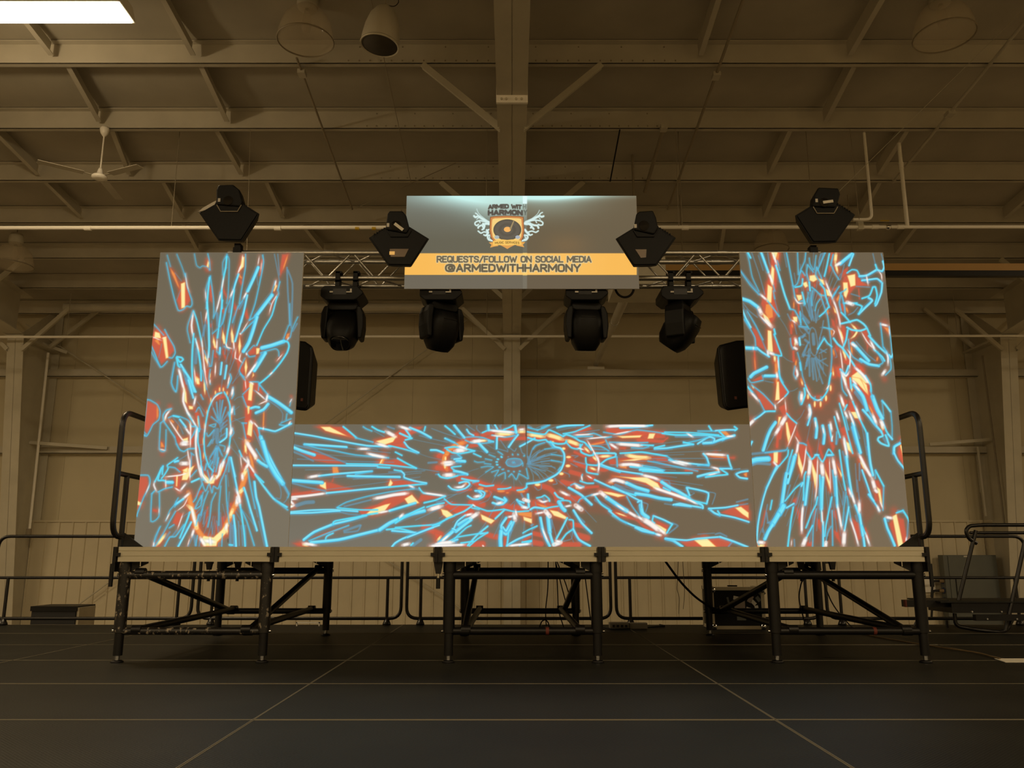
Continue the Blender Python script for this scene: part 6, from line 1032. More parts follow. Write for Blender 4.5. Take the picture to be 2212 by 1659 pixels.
# ------------------------------------------------------------------ the riser of five decks
DY0, DY1 = 6.40, 8.84
DX = [-3.015, -1.795, -.560, .675, 1.910, 3.155]
UZ = .735                                  # underside of a deck
names = ['leftmost', 'second from the left', 'middle', 'second from the right', 'rightmost']
conn = {}
def tubeobj(name, p, q, r, mt, parent, n=14): return MB().tube(p, q, r, n).build(name, mt, parent)
for i in range(5):
    x0, x1 = DX[i]+.014, DX[i+1]-.014
    lab = {0: 'leftmost riser deck on scuffed black legs under the left tall panel', 1: 'riser deck bridging between the left and middle leg frames', 2: 'middle riser deck on black legs below the centre of the long screen',
           3: 'riser deck bridging between the middle and right leg frames', 4: 'rightmost riser deck on black legs under the right tall panel'}[i]
    t = empty('riser_deck', ((x0+x1)/2, DY0, 0), lab, 'stage deck', 'riser decks side by side')
    MB().box((x0+.01, DY0+.04, .800), (x1-.01, DY1-.04, DECKZ-.002)).build('deck_board', M['deck'], t)
    prof = [(DY0, UZ), (DY0, UZ+.036), (DY0+.005, UZ+.038), (DY0+.005, UZ+.041), (DY0, UZ+.043), (DY0, UZ+.074), (DY0+.005, UZ+.076), (DY0+.005, UZ+.080), (DY0, UZ+.082), (DY0, DECKZ), (DY0+.04, DECKZ), (DY0+.04, UZ)]
    MB().prism(prof, 'x', x0+.022, x1-.022).build('front_rail', M['fascia'], t)
    MB().prism([(DY0+DY1-y, z) for y, z in prof], 'x', x0+.022, x1-.022).build('rear_rail', M['fascia'], t)
    for sx, xx in ((1, x0), (-1, x1)):
        MB().box((xx, DY0+.02, UZ), (xx+sx*.022, DY1-.02, DECKZ-.001)).build('side_rail', M['fascia'], t)
    for y in (7.0, 7.6, 8.2): MB().box((x0+.022, y-.02, .755), (x1-.022, y+.02, .80)).build('joist', M['alu_dull'], t)
    for sx, xx in ((1, x0), (-1, x1)):
        c = MB(); c.box((xx-.012*sx, DY0-.012, UZ-.004), (xx+sx*.012, DY0+.03, DECKZ)); c.box((xx, DY0-.016, UZ+.040), (xx+sx*.040, DY0+.004, UZ+.066)); c.build('corner_casting', M['black'], t)
    if i % 2: continue
    worn = i == 0; mt = M['worn'] if worn else M['black']
    LX0, LX1 = x0+.055, x1-.055; FY, RY = 6.47, 8.62
    if i == 2: LX0, LX1 = -.475, .640
    for (lx, ly) in ((LX0, FY), (LX1, FY), (LX0, RY), (LX1, RY)):
        lg = MB(); lg.tube((lx, ly, .215), (lx, ly, UZ), .044, 18); lg.tube((lx, ly, UZ-.08), (lx, ly, UZ), .049, 18)
        lo = lg.build('leg', mt if ly == FY else M['black'], t)
        MB().tube((lx, ly, .05), (lx, ly, .235), .034, 16).build('adjuster', M['black'], lo)
        MB().tube((lx, ly, .018), (lx, ly, .05), .017, 10).build('screw_jack', M['chrome'], lo)
        MB().lathe([(0, 0), (.046, 0), (.048, .008), (.03, .018), (0, .018)], (lx, ly, 0.001), 18).build('foot', M['black'], lo)
        MB().prism([(lx, UZ), (lx+(.17 if lx == LX0 else -.17), UZ), (lx+(.17 if lx == LX0 else -.17), UZ-.012), (lx+(.05 if lx == LX0 else -.05), UZ-.07), (lx, UZ-.07)], 'y', ly-.006, ly+.006).build('gusset', M['black'], lo)
        hk = MB(); hk.tube((lx+(.12 if lx == LX0 else -.12), ly-.02, UZ), (lx+(.12 if lx == LX0 else -.12), ly-.02, UZ-.035), .005, 6); hk.build('locking_pin', M['chrome'], lo)
    for ly, zt_, zb_, m2 in ((FY, .635, .225, mt), (RY, .63, .235, M['black'])):
        tubeobj('cross_tube', (LX0, ly, zt_), (LX1, ly, zt_), .032, m2, t); tubeobj('cross_tube', (LX0, ly, zb_), (LX1, ly, zb_), .028, m2, t)
        for z in (zt_, zb_):
            for lx in (LX0, LX1): MB().tube((lx-(.055), ly, z), (lx+.055, ly, z), .012, 8).build('bolt', M['chrome'], t)
    br = []
    fx0, fx1 = LX0+.12, LX1-.12
    if i == 0: br = [((fx0, FY, .655), (fx0, RY, .235)), ((fx1, FY+.01, .225), (fx1+.02, RY, .655))]
    if i == 2: br = [((fx0+.0, FY, .225), (fx0, RY, .665)), ((fx1, FY, .655), (fx1, RY, .235))]
    if i == 4: br = [((fx0, FY, .655), (fx0, RY, .235)), ((fx1, FY, .225), (fx1, RY, .665))]
    br += [((fx0+.01, FY, .235), (fx0+.03, RY, .255)), ((fx1-.01, FY, .235), (fx1-.03, RY, .255))]
    for p, q in br:
        p, q = Vector(p), Vector(q); b = MB().tube(p, q, .027, 14); d = (q-p).normalized()
        b.build('diagonal_brace', M['black'], t)
        for e in (p, q): MB().tube(e-Vector((.035, 0, 0)), e+Vector((.035, 0, 0)), .033, 12).build('brace_clamp', M['black'], t)
# red tape bands round two lower tubes
for x in (.265, 2.72): tag(MB().tube((x-.012, 6.47, .225), (x+.012, 6.47, .225), .0292, 14).build('tape_band', M['orange_tape']), ['red tape band round the lower tube of the middle riser frame', 'red tape band round the lower tube of the right riser frame'][x > 1], 'tape')
# clamps hanging under the deck seams
for u, Y, lab in ((452, 8.3, 'black drop bolt below the left deck, leftmost of the pair'), (514, 8.3, 'black drop bolt below the left deck, rightmost of the pair'), (947, 6.44, 'black deck coupling bolt below the seam left of the middle frame'), (1730, 8.3, 'black drop bolt below the right deck, leftmost of the pair'), (1798, 8.3, 'black drop bolt below the right deck, rightmost of the pair')):
    p = at(u, 1225, Y); x = p.x; t = empty('coupling_bolt', (x, Y, UZ), lab, 'bolt', 'coupling bolts under the riser')
    MB().prism([(x-.035, UZ), (x+.035, UZ), (x+.018, UZ-.09), (x-.018, UZ-.09)], 'y', Y-.02, Y+.02).build('bracket', M['black'], t)
    MB().tube((x, Y, UZ-.09), (x, Y, UZ-.13), .010, 8).build('thread', M['chrome'], t); MB().tube((x, Y, UZ-.12), (x, Y, UZ-.20), .016, 10).build('handle', M['black'], t)

# ------------------------------------------------------------------ guard rails
def loop_path(o, ax, L, zb, zt, open_top=True):
    """rounded frame starting at o, running length L along ax"""
    A = Vector(ax); o = Vector(o)
    pts = [o+A*.0+Vector((0, 0, zb)), o+A*0+Vector((0, 0, zt)), o+A*L+Vector((0, 0, zt)), o+A*L+Vector((0, 0, zb))]
    return fillet(pts, .13, 6, closed=True)
def guard(o, ax, L, zb, zm, zt, floor_z, label, group, r=.019, socket=False, name='guard_railing'):
    o = Vector(o); A = Vector(ax); c = o + A*(L/2)
    t = empty(name, (c.x, c.y, floor_z), label, 'railing', group)
    MB().path(loop_path(o, ax, L, zb, zt), r, 10, caps=False).build('frame', M['rail'], t)
    tubeobj('middle_rail', o+Vector((0, 0, zm)), o+A*L+Vector((0, 0, zm)), r*.9, M['rail'], t, 10)
    for d in (.16, L-.16):
        p = o+A*d; po = tubeobj('post', (p.x, p.y, floor_z+.004), (p.x, p.y, zm), r*.95, M['rail'], t, 10)
        if socket:
            MB().box((p.x-.035, p.y-.035, floor_z), (p.x+.035, p.y+.035, floor_z+.14)).build('socket', M['rail'], po)
        else:
            MB().lathe([(0, 0), (.05, 0), (.045, .02), (.022, .07), (0, .07)], (p.x, p.y, floor_z+.004), 12).build('foot', M['rail'], po)
    return t
RY2 = 9.84
edges = [(-22-4.9*0-470, -32), (-12, 418), (432, 868), (880, 1318), (1330, 1768), (1782, 2222), (2234, 2674)]
labs = ['rear guard rail beyond the left edge of the view', 'black rear guard rail left of the riser, its top rail running out of the picture', 'black rear guard rail behind the left riser legs', 'black rear guard rail behind the middle riser legs',
        'black rear guard rail behind the flight case', 'black rear guard rail behind the step unit at the right', 'rear guard rail beyond the right edge']
for (ua, ub), lab in list(zip(edges, labs))[1:6]:
    xa = at(ua, 1250, RY2).x; xb = at(ub, 1250, RY2).x
    guard((xa, RY2, 0), (1, 0, 0), xb-xa, .075, .53, 1.0, 0, lab, 'guard rails along the stage rear')
for x, lab in ((-3.075, 'black guard rail on the left side of the riser, rising behind the left tall panel'), (3.215, 'black guard rail on the right side of the riser, rising behind the right tall panel')):
    s = -1 if x < 0 else 1
    g = guard((x, 6.47, 0), (0, 1, 0), 2.30, .925, 1.41, 1.90, .70, lab, 'guard rails on the riser ends', r=.022, socket=True)
    MB().prism([(x-s*.035, DECKZ+.002), (x-s*.19, DECKZ+.002), (x-s*.12, DECKZ+.05), (x-s*.035, DECKZ+.11)], 'y', 6.60, 6.612).build('brace_plate', M['black'], g)
    MB().box((x-s*.045, 6.42, .66), (x-s*.07, 6.50, DECKZ)).build('corner_bracket', M['black'], g)
    MB().tube((x-s*.045, 6.43, .55), (x-s*.045, 6.43, .72), .016, 8).build('bracket_bolt', M['black'], g)

# ------------------------------------------------------------------ step unit at the right
SY = 8.95
su = empty('step_unit', (at(2130, 1340, SY).x, SY, 0), 'folded black metal step unit with looped hand rails at the right end of the stage', 'steps')
a = at(1955, 1305, SY); b = at(2290, 1305, SY)
MB().box((a.x, SY-.02, .255), (a.x+.45, SY+.08, .325)).build('tread', M['black'], su)
MB().box((a.x-.004, SY-.023, .254), (a.x+.010, SY+.02, .327)).build('end_cap', M['orange_tape'], su)
c = at(2045, 1310, SY)
MB().box((c.x, SY-.10, .20), (b.x, SY+.40, .30)).build('tread', M['black'], su)
MB().prism([(SY-.12, .302), (SY+.62, .302), (SY+.62, .316), (SY-.12, .316)], 'x', c.x-.12, b.x).build('tread_surface', M['deck'], su)
d = at(2086, 1335, SY)
MB().box((d.x, SY-.2, .13), (d.x+.52, SY-.14, .19)).build('stringer', M['black'], su)
for u in (2089, 2152, 2132, 2196):
    q = at(u, 1320 if u in (2089, 2152) else 1337, SY-.2); MB().tube((q.x, q.y-.10 if q.z > .2 else q.y-.012, q.z), (q.x, q.y-.08 if q.z > .2 else q.y+.005, q.z), .009, 8).build('bolt_head', M['chrome'], su)
f = [at(2062, 1325, SY), at(2064, 1352, SY), at(2120, 1362, SY-.05), at(2172, 1366, SY-.05), at(2186, 1340, SY)]
MB().path(fillet([tuple(p) for p in f], .08), .020, 10).build('base_loop', M['rail'], su)
MB().path([at(1990, 1318, SY+.3), at(1975, 1352, SY+.3)], .012, 8).build('leg', M['rail'], su)
MB().path([at(2045, 1340, SY+.45), at(2046, 1356, SY+.45)], .014, 8).build('leg', M['rail'], su)
for (u0, v0, u1, v1, yy) in ((2108, 1146, 2070, 1300, SY+.15), (2214, 1170, 2172, 1362, SY-.1)):
    p, q = at(u0, v0, yy), at(u1, v1, yy); tubeobj('rail_post', p, q, .021, M['rail'], su)
h = [at(2110, 1174, SY+.15), at(2092, 1163, SY+.15), at(2086, 1146, SY+.15), at(2094, 1136, SY+.15), at(2120, 1134, SY+.15), at(2330, 1134, SY+.15)]
MB().path(fillet([tuple(p) for p in h], .05, 4), .021, 10).build('hand_rail', M['rail'], su)
tubeobj('hand_rail', at(2095, 1151, SY+.5), at(2330, 1151, SY+.5), .018, M['rail'], su)

# ------------------------------------------------------------------ road case behind the right frame
CYY = 9.25
p0 = at(1538, 1356, CYY); p1 = at(1650, 1268, CYY); x0, x1, z0, z1 = p0.x, p1.x, .004, p1.z; dcy = .42
cs = empty('road_case', ((x0+x1)/2, CYY, 0), 'black road case with silver edges, ball corners and torn stickers behind the right leg frame', 'case')
MB().box((x0+.02, CYY+.012, z0+.02), (x1-.02, CYY+dcy-.01, z1-.02)).build('body', M['black_matt'], cs)
for a, b in (((x0, CYY, z0), (x0+.035, CYY+.03, z1)), ((x1-.035, CYY, z0), (x1, CYY+.03, z1)), ((x0, CYY, z1-.035), (x1, CYY+.03, z1)), ((x0, CYY, z0), (x1, CYY+.03, z0+.035)),
             ((x0, CYY+.03, z0), (x0+.012, CYY+dcy, z0+.035)), ((x0, CYY+.03, z1-.035), (x0+.012, CYY+dcy, z1)), ((x1-.012, CYY+.03, z1-.035), (x1, CYY+dcy, z1)), ((x1-.012, CYY+.03, z0), (x1, CYY+dcy, z0+.035)), ((x0, CYY+dcy-.03, z0), (x0+.03, CYY+dcy, z1)), ((x1-.03, CYY+dcy-.03, z0), (x1, CYY+dcy, z1))):
    MB().box(a, b).build('edge_extrusion', M['alu_dull'], cs)
for x in (x0+.028, x1-.028):
    for z in (z0+.03, z1-.03): MB().lathe([(0, -.035), (.025, -.028), (.036, 0), (.025, .028), (0, .035)], (x, CYY+.004, z), 14).build('ball_corner', M['chrome'], cs)
MB().box(((x0+x1)/2-.07, CYY+.1, z1), ((x0+x1)/2+.03, CYY+.14, z1+.015)).build('handle', M['black'], cs)
def rect_px(name, u0, v0, u1, v1, mt, parent, Y, th=.003, rot=0):
    a = at(u0, v0, Y); b = at(u1, v1, Y); MB().cbox(((a.x+b.x)/2, Y, (a.z+b.z)/2), (abs(b.x-a.x), th, abs(b.z-a.z)), Matrix.Rotation(rot, 4, 'Y')).build(name, mt, parent)
stk = [(1586, 1298, 1610, 1318, 0, 'paper'), (1584, 1288, 1596, 1296, .2, 'sticker'), (1616, 1286, 1626, 1302, .5, 'paper'), (1622, 1298, 1634, 1306, .8, 'sticker'), (1640, 1275, 1652, 1288, .9, 'grey'), (1632, 1290, 1644, 1298, .9, 'grey'), (1570, 1290, 1575, 1302, -.2, 'grey'), (1592, 1332, 1612, 1340, 0, 'grey'), (1624, 1332, 1638, 1340, .1, 'sticker'), (1612, 1312, 1622, 1318, .3, 'sticker'), (1630, 1308, 1638, 1314, -.2, 'sticker')]
for u0, v0, u1, v1, r, mt in stk: rect_px('torn_sticker', u0, v0, u1, v1, M[mt] if mt != 'paper' else mat('worn_label', (150, 138, 128), .8), cs, CYY+.008, rot=r)

# ------------------------------------------------------------------ cables and small things on and under the stage
def cable(pts, r, label, mt='rubber', name='cable', smooth_r=.3):
    return tag(MB().path(fillet([tuple(p) for p in pts], smooth_r, 6), r, 8).build(name, M[mt]), label, 'cable')
cable([at(1432, 1205, 8.0), at(1470, 1258, 8.2), at(1505, 1293, 8.4), at(1545, 1318, 8.5), at(1600, 1322, 8.6)], .011, 'thick black cable sagging from the deck towards the road case')
cable([at(1466, 1200, 8.7), at(1462, 1275, 9.0), at(1468, 1290, 9.0), at(1466, 1326, 9.0)], .003, 'thin cord hanging in a wavy line left of the thick sagging cable', 'dark_pipe')
cable([at(1474, 1200, 8.7), at(1479, 1280, 9.0), at(1476, 1316, 9.0)], .003, 'shorter thin cord hanging beside the wavy one', 'dark_pipe')
for i, (pts, lab) in enumerate([([(1184, 1208), (1184, 1270), (1178, 1320), (1180, 1352)], 'black cable hanging under the middle deck, leftmost of five'), ([(1200, 1208), (1204, 1260), (1206, 1320), (1218, 1356)], 'black cable hanging under the middle deck with a lower end that bends right'),
        ([(1199, 1208), (1210, 1255), (1222, 1300)], 'black cable slanting from the deck edge to the middle of the frame'), ([(1201, 1208), (1222, 1260), (1236, 1306)], 'steepest slanting black cable under the middle deck'), ([(1259, 1210), (1266, 1262), (1276, 1340)], 'black cable beside the right leg of the middle frame')]):
    cable([at(u, v, 8.7) for u, v in pts], .0055, lab)
cable([at(1768, 1203, 8.7), at(1760, 1245, 8.7), at(1733, 1250, 8.7), at(1724, 1290, 8.7), at(1740, 1352, 8.7)], .007, 'black cable bulging left below the right deck')
cable([at(1770, 1205, 8.8), at(1775, 1250, 8.9), at(1800, 1310, 9.0), at(1835, 1350, 9.0), at(1850, 1362, 9.0)], .007, 'black cable falling to the floor between the right riser legs')
def floor_path(uv, r): return [Vector((at(u, v, (EYE-r)/math.tan(math.atan((v-CY)/F)-PITCH)).x, (EYE-r)/math.tan(math.atan((v-CY)/F)-PITCH), r+.003)) for u, v in uv]
cable(floor_path([(1830, 1362), (1890, 1376), (1960, 1388), (2050, 1402), (2110, 1410), (2160, 1424)], .006), .006, 'tan cable lying across the floor at the right', 'tan', smooth_r=.6) if 'tan' in M else None
cable(floor_path([(1165, 1357), (1172, 1352), (1185, 1350), (1195, 1356), (1180, 1361), (1168, 1359)], .006), .006, 'small black cable coil on the floor under the middle deck')
cable([at(1165, 1356, 8.9), at(1170, 1342, 8.9), at(1178, 1338, 8.9), at(1185, 1345, 8.9), at(1186, 1357, 8.9)], .006, 'black cable loop standing up under the middle deck')
cable(floor_path([(1300, 1356), (1330, 1360), (1400, 1356), (1440, 1353), (1425, 1350)], .008), .008, 'black cable lying in front of the power strip')
ps = at(1358, 1348, 9.3)
pw = empty('power_strip', (ps.x, 9.3, 0), 'pale grey power strip on the floor between the middle and right riser legs', 'power strip')
MB().box((ps.x-.21, 9.26, .004), (ps.x+.0, 9.36, .075)).build('housing', M['plastic_grey'], pw, bevel=.008); MB().box((ps.x+.004, 9.27, .004), (ps.x+.2, 9.35, .07)).build('adapter', M['plastic_grey'], pw, bevel=.008)
for k in range(4): MB().box((ps.x-.18+k*.045, 9.257, .025), (ps.x-.155+k*.045, 9.26, .05)).build('socket', M['black_matt'], pw)
# sheet and dark boxes
pp = floor_path([(2148, 1424), (2240, 1424), (2240, 1432), (2172, 1432)], .0)
m = MB(); m.add([tuple(p) for p in pp] + [(p.x, p.y, p.z+.003) for p in pp], [(0, 1, 2, 3), (7, 6, 5, 4), (0, 4, 5, 1), (1, 5, 6, 2), (2, 6, 7, 3), (3, 7, 4, 0)])
tag(m.build('paper_sheet', M['paper']), 'white paper sheet lying on the floor at the far right', 'paper')
WB = 10.6
a = at(63, 1360, WB); b = at(165, 1311, WB)
bx = empty('equipment_box', ((a.x+b.x)/2, WB, -1.2), 'flat black equipment box standing behind the rear guard rail at the far left', 'box')
MB().box((a.x, WB, -1.2), (b.x, WB+.45, b.z)).build('body', M['box_dark'], bx, bevel=.01); MB().box((a.x-.01, WB-.01, b.z-.05), (b.x+.01, WB+.46, b.z+.008)).build('lid', M['black'], bx)
MB().box((b.x+.002, WB+.02, -1.2), (b.x+.03, WB+.43, b.z-.01)).build('side_frame', M['alu_dull'], bx)
a = at(640, 1350, 9.7); b = at(691, 1344, 9.7)
wr_ = empty('white_bracket', ((a.x+b.x)/2, 9.7, 0), 'thin white metal bracket behind the left riser frame', 'bracket')
MB().box((a.x, 9.69, b.z-.012), (b.x, 9.71, b.z)).build('bar', M['pipe'], wr_); MB().box((b.x-.012, 9.69, .002), (b.x, 9.71, b.z)).build('upright', M['pipe'], wr_); MB().box((a.x, 9.69, .002), (a.x+.012, 9.71, b.z)).build('upright', M['pipe'], wr_)
# wall cabinet with blue plugs
EY = WY-.45
a = at(2050, 1320, EY); b = at(2152, 1199, EY)
cb = empty('electrical_cabinet', ((a.x+b.x)/2, EY, a.z), 'grey electrical cabinet on the back wall at the right', 'cabinet')
MB().box((a.x, EY+.02, -.9), (b.x, WY-.21, b.z)).build('housing', M['grey'], cb)
MB().box((a.x+.10, EY, -.85), (b.x-.01, EY+.02, b.z-.02)).build('door', M['grey'], cb, bevel=.004)
q = at(2086, 1202, EY-.003); MB().cbox((q.x, EY-.003, q.z), (.09, .004, .03)).build('badge', M['sticker'], cb)
MB().cbox((a.x+.22, EY-.01, .0), (.012, .02, .6)).build('handle', M['black'], cb)
q = at(2140, 1100, EY); MB().tube((q.x, WY-.1, b.z), (q.x, WY-.1, 2.2), .012, 8).build('conduit', M['dark_pipe'], cb)
for k, v in enumerate((1255, 1276, 1297)):
    pq = at(2040, v, EY+.1)
    pg = empty('power_plug', tuple(pq), ['blue power plug on the cabinet side, topmost of three', 'blue power plug on the cabinet side, between two others', 'blue power plug on the cabinet side, lowest of three'][k], 'plug', 'blue plugs beside the cabinet')
    MB().tube((pq.x-.02, EY+.1, pq.z), (a.x, EY+.12, pq.z), .055, 16, r2=.068).build('body', M['blue'], pg); MB().tube((pq.x-.12, EY+.1, pq.z), (pq.x-.02, EY+.1, pq.z), .04, 14).build('collar', M['tan'], pg)
    MB().path(fillet([(pq.x-.12, EY+.1, pq.z), (pq.x-.26, EY+.1, pq.z), (pq.x-.32, EY+.1, pq.z-.35)], .15), .025, 8).build('lead', M['black'], pg)
a = at(1996, 1270, EY+.2); MB_ = MB().box((a.x-.05, WY-.12, a.z-.1), (a.x+.32, WY-.06, a.z+.25)); tag(MB_.build('wall_patch', M['pipe']), 'small pale plate on the wall left of the blue plugs', 'plate')

# ------------------------------------------------------------------ overhead services
# lit linear lamp over the front left, unlit bells, pendant speaker, fan, pipes
def linear_lamp(x, y, z, L, label, mt):
    t = empty('linear_high_bay', (x, y, z), label, 'ceiling lamp', 'linear high bay lamps')
    w = .195
    m = MB(); m.prism([(y-w, z), (y-w*.45, z+.13), (y+w*.45, z+.13), (y+w, z), (y+w-.01, z-.0), (y+w*.4, z+.115), (y-w*.4, z+.115), (y-w+.01, z)], 'x', x-L/2, x+L/2); m.build('reflector', M['pipe'], t)
    n_ = MB(); 
    for k in range(4):
        yy = y-w*.62+k*w*.42; n_ = MB().tube((x-L/2+.03, yy, z+.045), (x+L/2-.03, yy, z+.045), .026, 10); n_.build('tube', mt, t)
    MB().box((x-L/2+.02, y-w+.02, z-.012), (x+L/2-.02, y+w-.02, z-.006)).build('lens', mt, t)
    for sx in (-1, 1):
        MB().prism([(y-w, z), (y+w, z), (y+w*.45, z+.13), (y-w*.45, z+.13)], 'x', x+sx*L/2, x+sx*(L/2+.012)).build('end_plate', M['pipe'], t)
        MB().tube((x+sx*L*.35, y, z+.13), (x+sx*L*.35, y, ROOFZ(y)+.28), .004, 6).build('hanging_wire', M['dark_pipe'], t)
    return t
for k, (lx, ly, lz) in enumerate(LAMPS):
    lab = ['glowing linear lamp cut off by the top left corner of the picture'] + ['lit linear lamp in the %s, %s from the left wall' % (r, c) for r in ('row just behind the camera', 'rearmost lamp row') for c in ('first', 'second', 'third', 'fourth')] + ['lit linear lamp beyond the right edge', 'lit linear lamp beyond the left edge']
    linear_lamp(lx, ly, lz, 2.5, lab[k], M['glow_lamp'])

def bell(u, v, Y, label, r=.34):
    p = at(u, v, Y); t = empty('bell_lamp', tuple(p), label, 'ceiling lamp', 'unlit glass bell lamps')
    prof = [(r, 0), (r*.99, .06), (r*.93, .18), (r*.80, .30), (r*.58, .40), (r*.36, .46)]
    m = MB(); m.lathe(prof + [(r*.34, .45), (r*.56, .39), (r*.78, .29), (r*.91, .17), (r*.97, .05), (r, 0)], tuple(p), 36); m.build('glass_reflector', M['acrylic'], t)
    MB().lathe([(0, .44), (.11, .44), (.13, .47), (.13, .60), (.10, .66), (0, .66)], tuple(p), 20).build('ballast_housing', M['steel'], t)
    MB().lathe([(0, .12), (.05, .14), (.065, .22), (.05, .32), (.03, .44), (0, .44)], tuple(p), 16).build('bulb', M['acrylic'], t)
    MB().lathe([(r, -.012), (r+.008, 0), (r, .012), (r-.01, 0), (r, -.012)], tuple(p), 36).build('rim', M['dark_pipe'], t)
    MB().lathe([(0, -.085), (.12, -.075), (.24, -.045), (r-.01, 0)], tuple(p), 36).build('lower_lens', M['acrylic'], t)
    MB().tube((p.x, p.y, p.z+.66), (p.x, p.y, max(p.z+.70, ROOFZ(Y)+.26)), .012, 8).build('stem', M['dark_pipe'], t)
bell(660, 88, 9.2, 'unlit clear bell lamp left of the white pendant speaker', .345)
bell(2040, 78, 9.2, 'unlit clear bell lamp near the top right corner', .36)
bell(1666, 540, 15.2, 'unlit bell lamp low over the right side of the truss', .33)
bell(28, 575, 15.2, 'unlit bell lamp at the left edge above the column', .36)

p = at(820, 98, 8.6); R = Matrix.Rotation(math.radians(6), 4, 'Y')
sp = empty('pendant_speaker', tuple(p), 'white bullet shaped pendant speaker hanging beside the near bell lamp', 'speaker')
MB().lathe([(.222, 0), (.218, .10), (.20, .24), (.165, .37), (.11, .46), (.05, .51), (0, .52)], tuple(p), 32, R).build('shell', M['purlin'], sp)
MB().lathe([(.222, -.008), (.226, .004), (.222, .02), (.205, .012), (.205, -.002), (.222, -.008)], tuple(p), 32, R).build('rim', M['steel'], sp)
MB().lathe([(0, -.006), (.206, -.004), (.206, .01), (0, .01)], tuple(p), 32, R).build('grille', M['grille'], sp)
MB().tube((p.x+.054, p.y, p.z+.51), (p.x+.054, p.y, ROOFZ(8.6)+.28), .005, 6).build('hanging_wire', M['dark_pipe'], sp)
MB().path(fillet([(p.x+.054, p.y, p.z+.53), (p.x+.16, p.y, p.z+.50), (p.x+.22, p.y, p.z+.58), (p.x+.12, p.y, p.z+.68)], .08), .005, 6).build('wire_loop', M['black'], sp)

p = at(215, 385, 11.5); zt = ROOFZ(11.5)
fn = empty('ceiling_fan', (p.x, 11.5, zt), 'white three bladed ceiling fan hanging left of the riser', 'fan')
MB().lathe([(0, 0), (.055, 0), (.07, -.04), (.055, -.10), (.022, -.15), (0, -.15)], (p.x, 11.5, zt), 20).build('canopy', M['pipe'], fn)
MB().tube((p.x, 11.5, zt-.13), (p.x, 11.5, p.z+.14), .012, 10).build('down_rod', M['pipe'], fn)
MB().lathe([(0, .16), (.025, .16), (.035, .13), (.05, .06), (.10, .04), (.112, .025), (.112, .0), (.06, -.015), (0, -.02)], (p.x, 11.5, p.z), 24).build('motor', M['pipe'], fn)
for k in range(3):
    a = math.radians(216+120*k); d = Vector((math.cos(a), math.sin(a), 0)); c = Vector((p.x, 11.5, p.z+.03))
    b_ = MB().bar(c+d*.09, c+d*.24, .03, .006); bo = b_.build('blade_arm', M['purlin'], fn)
    MB().bar(c+d*.22, c+d*.82, .125, .007).build('blade', M['purlin'], fn)

def pipe_run(name, pts, r, mt, label, cat='pipe', joints=(), group=None):
    t = empty(name, tuple(pts[0]), label, cat, group)
    MB().path(fillet([tuple(q) for q in pts], .1, 4) if len(pts) > 2 else pts, r, 12).build('tube', M[mt], t)
    for a in joints:
        a = Vector(a); d = (Vector(pts[1])-Vector(pts[0])).normalized()
        MB().tube(a-d*.05, a+d*.05, r*1.28, 12).build('coupling', M[mt], t)
    return t
GY = 11.9; gz = at(0, 493, GY).z
xl = -13.2; xr = 13.2; xv = at(1868, 487, GY).x
t = pipe_run('service_pipe', [Vector((xl, GY, gz)), Vector((xv, GY, gz+.02))], .030, 'pipe', 'long horizontal white pipe crossing behind the lights, left part', joints=[(at(190, 493, GY).x, GY, gz), (at(600, 493, GY).x, GY, gz), (at(1480, 488, GY).x, GY, gz+.01)])
for u in (772, 808): q = at(u, 493, GY); MB().tube((q.x-.03, GY, gz), (q.x+.03, GY, gz), .0315, 12).build('yellow_marker', M['yellow'], t)
for x in (-9.0, -5.2, 2.6, 4.6): MB().tube((x, GY, gz+.03), (x, GY, ROOFZ(GY)+.25), .006, 6).build('hanger_rod', M['dark_pipe'], t)
t = pipe_run('service_pipe', [Vector((xv-.02, GY, gz+.02)), Vector((xr, GY, gz+.03))], .027, 'pipe', 'horizontal white pipe with a yellow valve lever at the right', joints=[(at(1890, 485, GY).x, GY, gz+.02), (at(1945, 485, GY).x, GY, gz+.02)])
q = at(1915, 482, GY); MB().bar((q.x-.10, GY-.02, q.z+.03), (q.x+.03, GY-.02, q.z+.03), .02, .012).build('lever', M['yellow'], t); MB().lathe([(0, -.05), (.045, -.03), (.045, .03), (0, .05)], (q.x+.02, GY, gz+.02), 12).build('valve_body', M['chrome'], t)
q = at(1857, 480, GY); MB().box((q.x-.04, GY-.04, gz-.03), (q.x+.04, GY+.04, gz+.13)).build('regulator', M['steel'], t)
a, b = at(1866, 282, GY-.2), at(1878, 474, GY-.2)
pipe_run('drop_pipe', [Vector((a.x, a.y, ROOFZ(a.y)+.33)), Vector((a.x, a.y, b.z)), Vector((a.x-.28, a.y, b.z))], .022, 'pipe', 'thin white drop pipe left of the thicker one at the right')
a, b = at(1946, 352, GY), at(1960, 480, GY)
pipe_run('drop_pipe', [Vector((a.x, GY, ROOFZ(13.0)+.1)), Vector((a.x, GY, gz+.03))], .030, 'pipe', 'thicker white drop pipe joining the horizontal pipe at the right', joints=[(a.x, GY, at(0, 358, GY).z)])
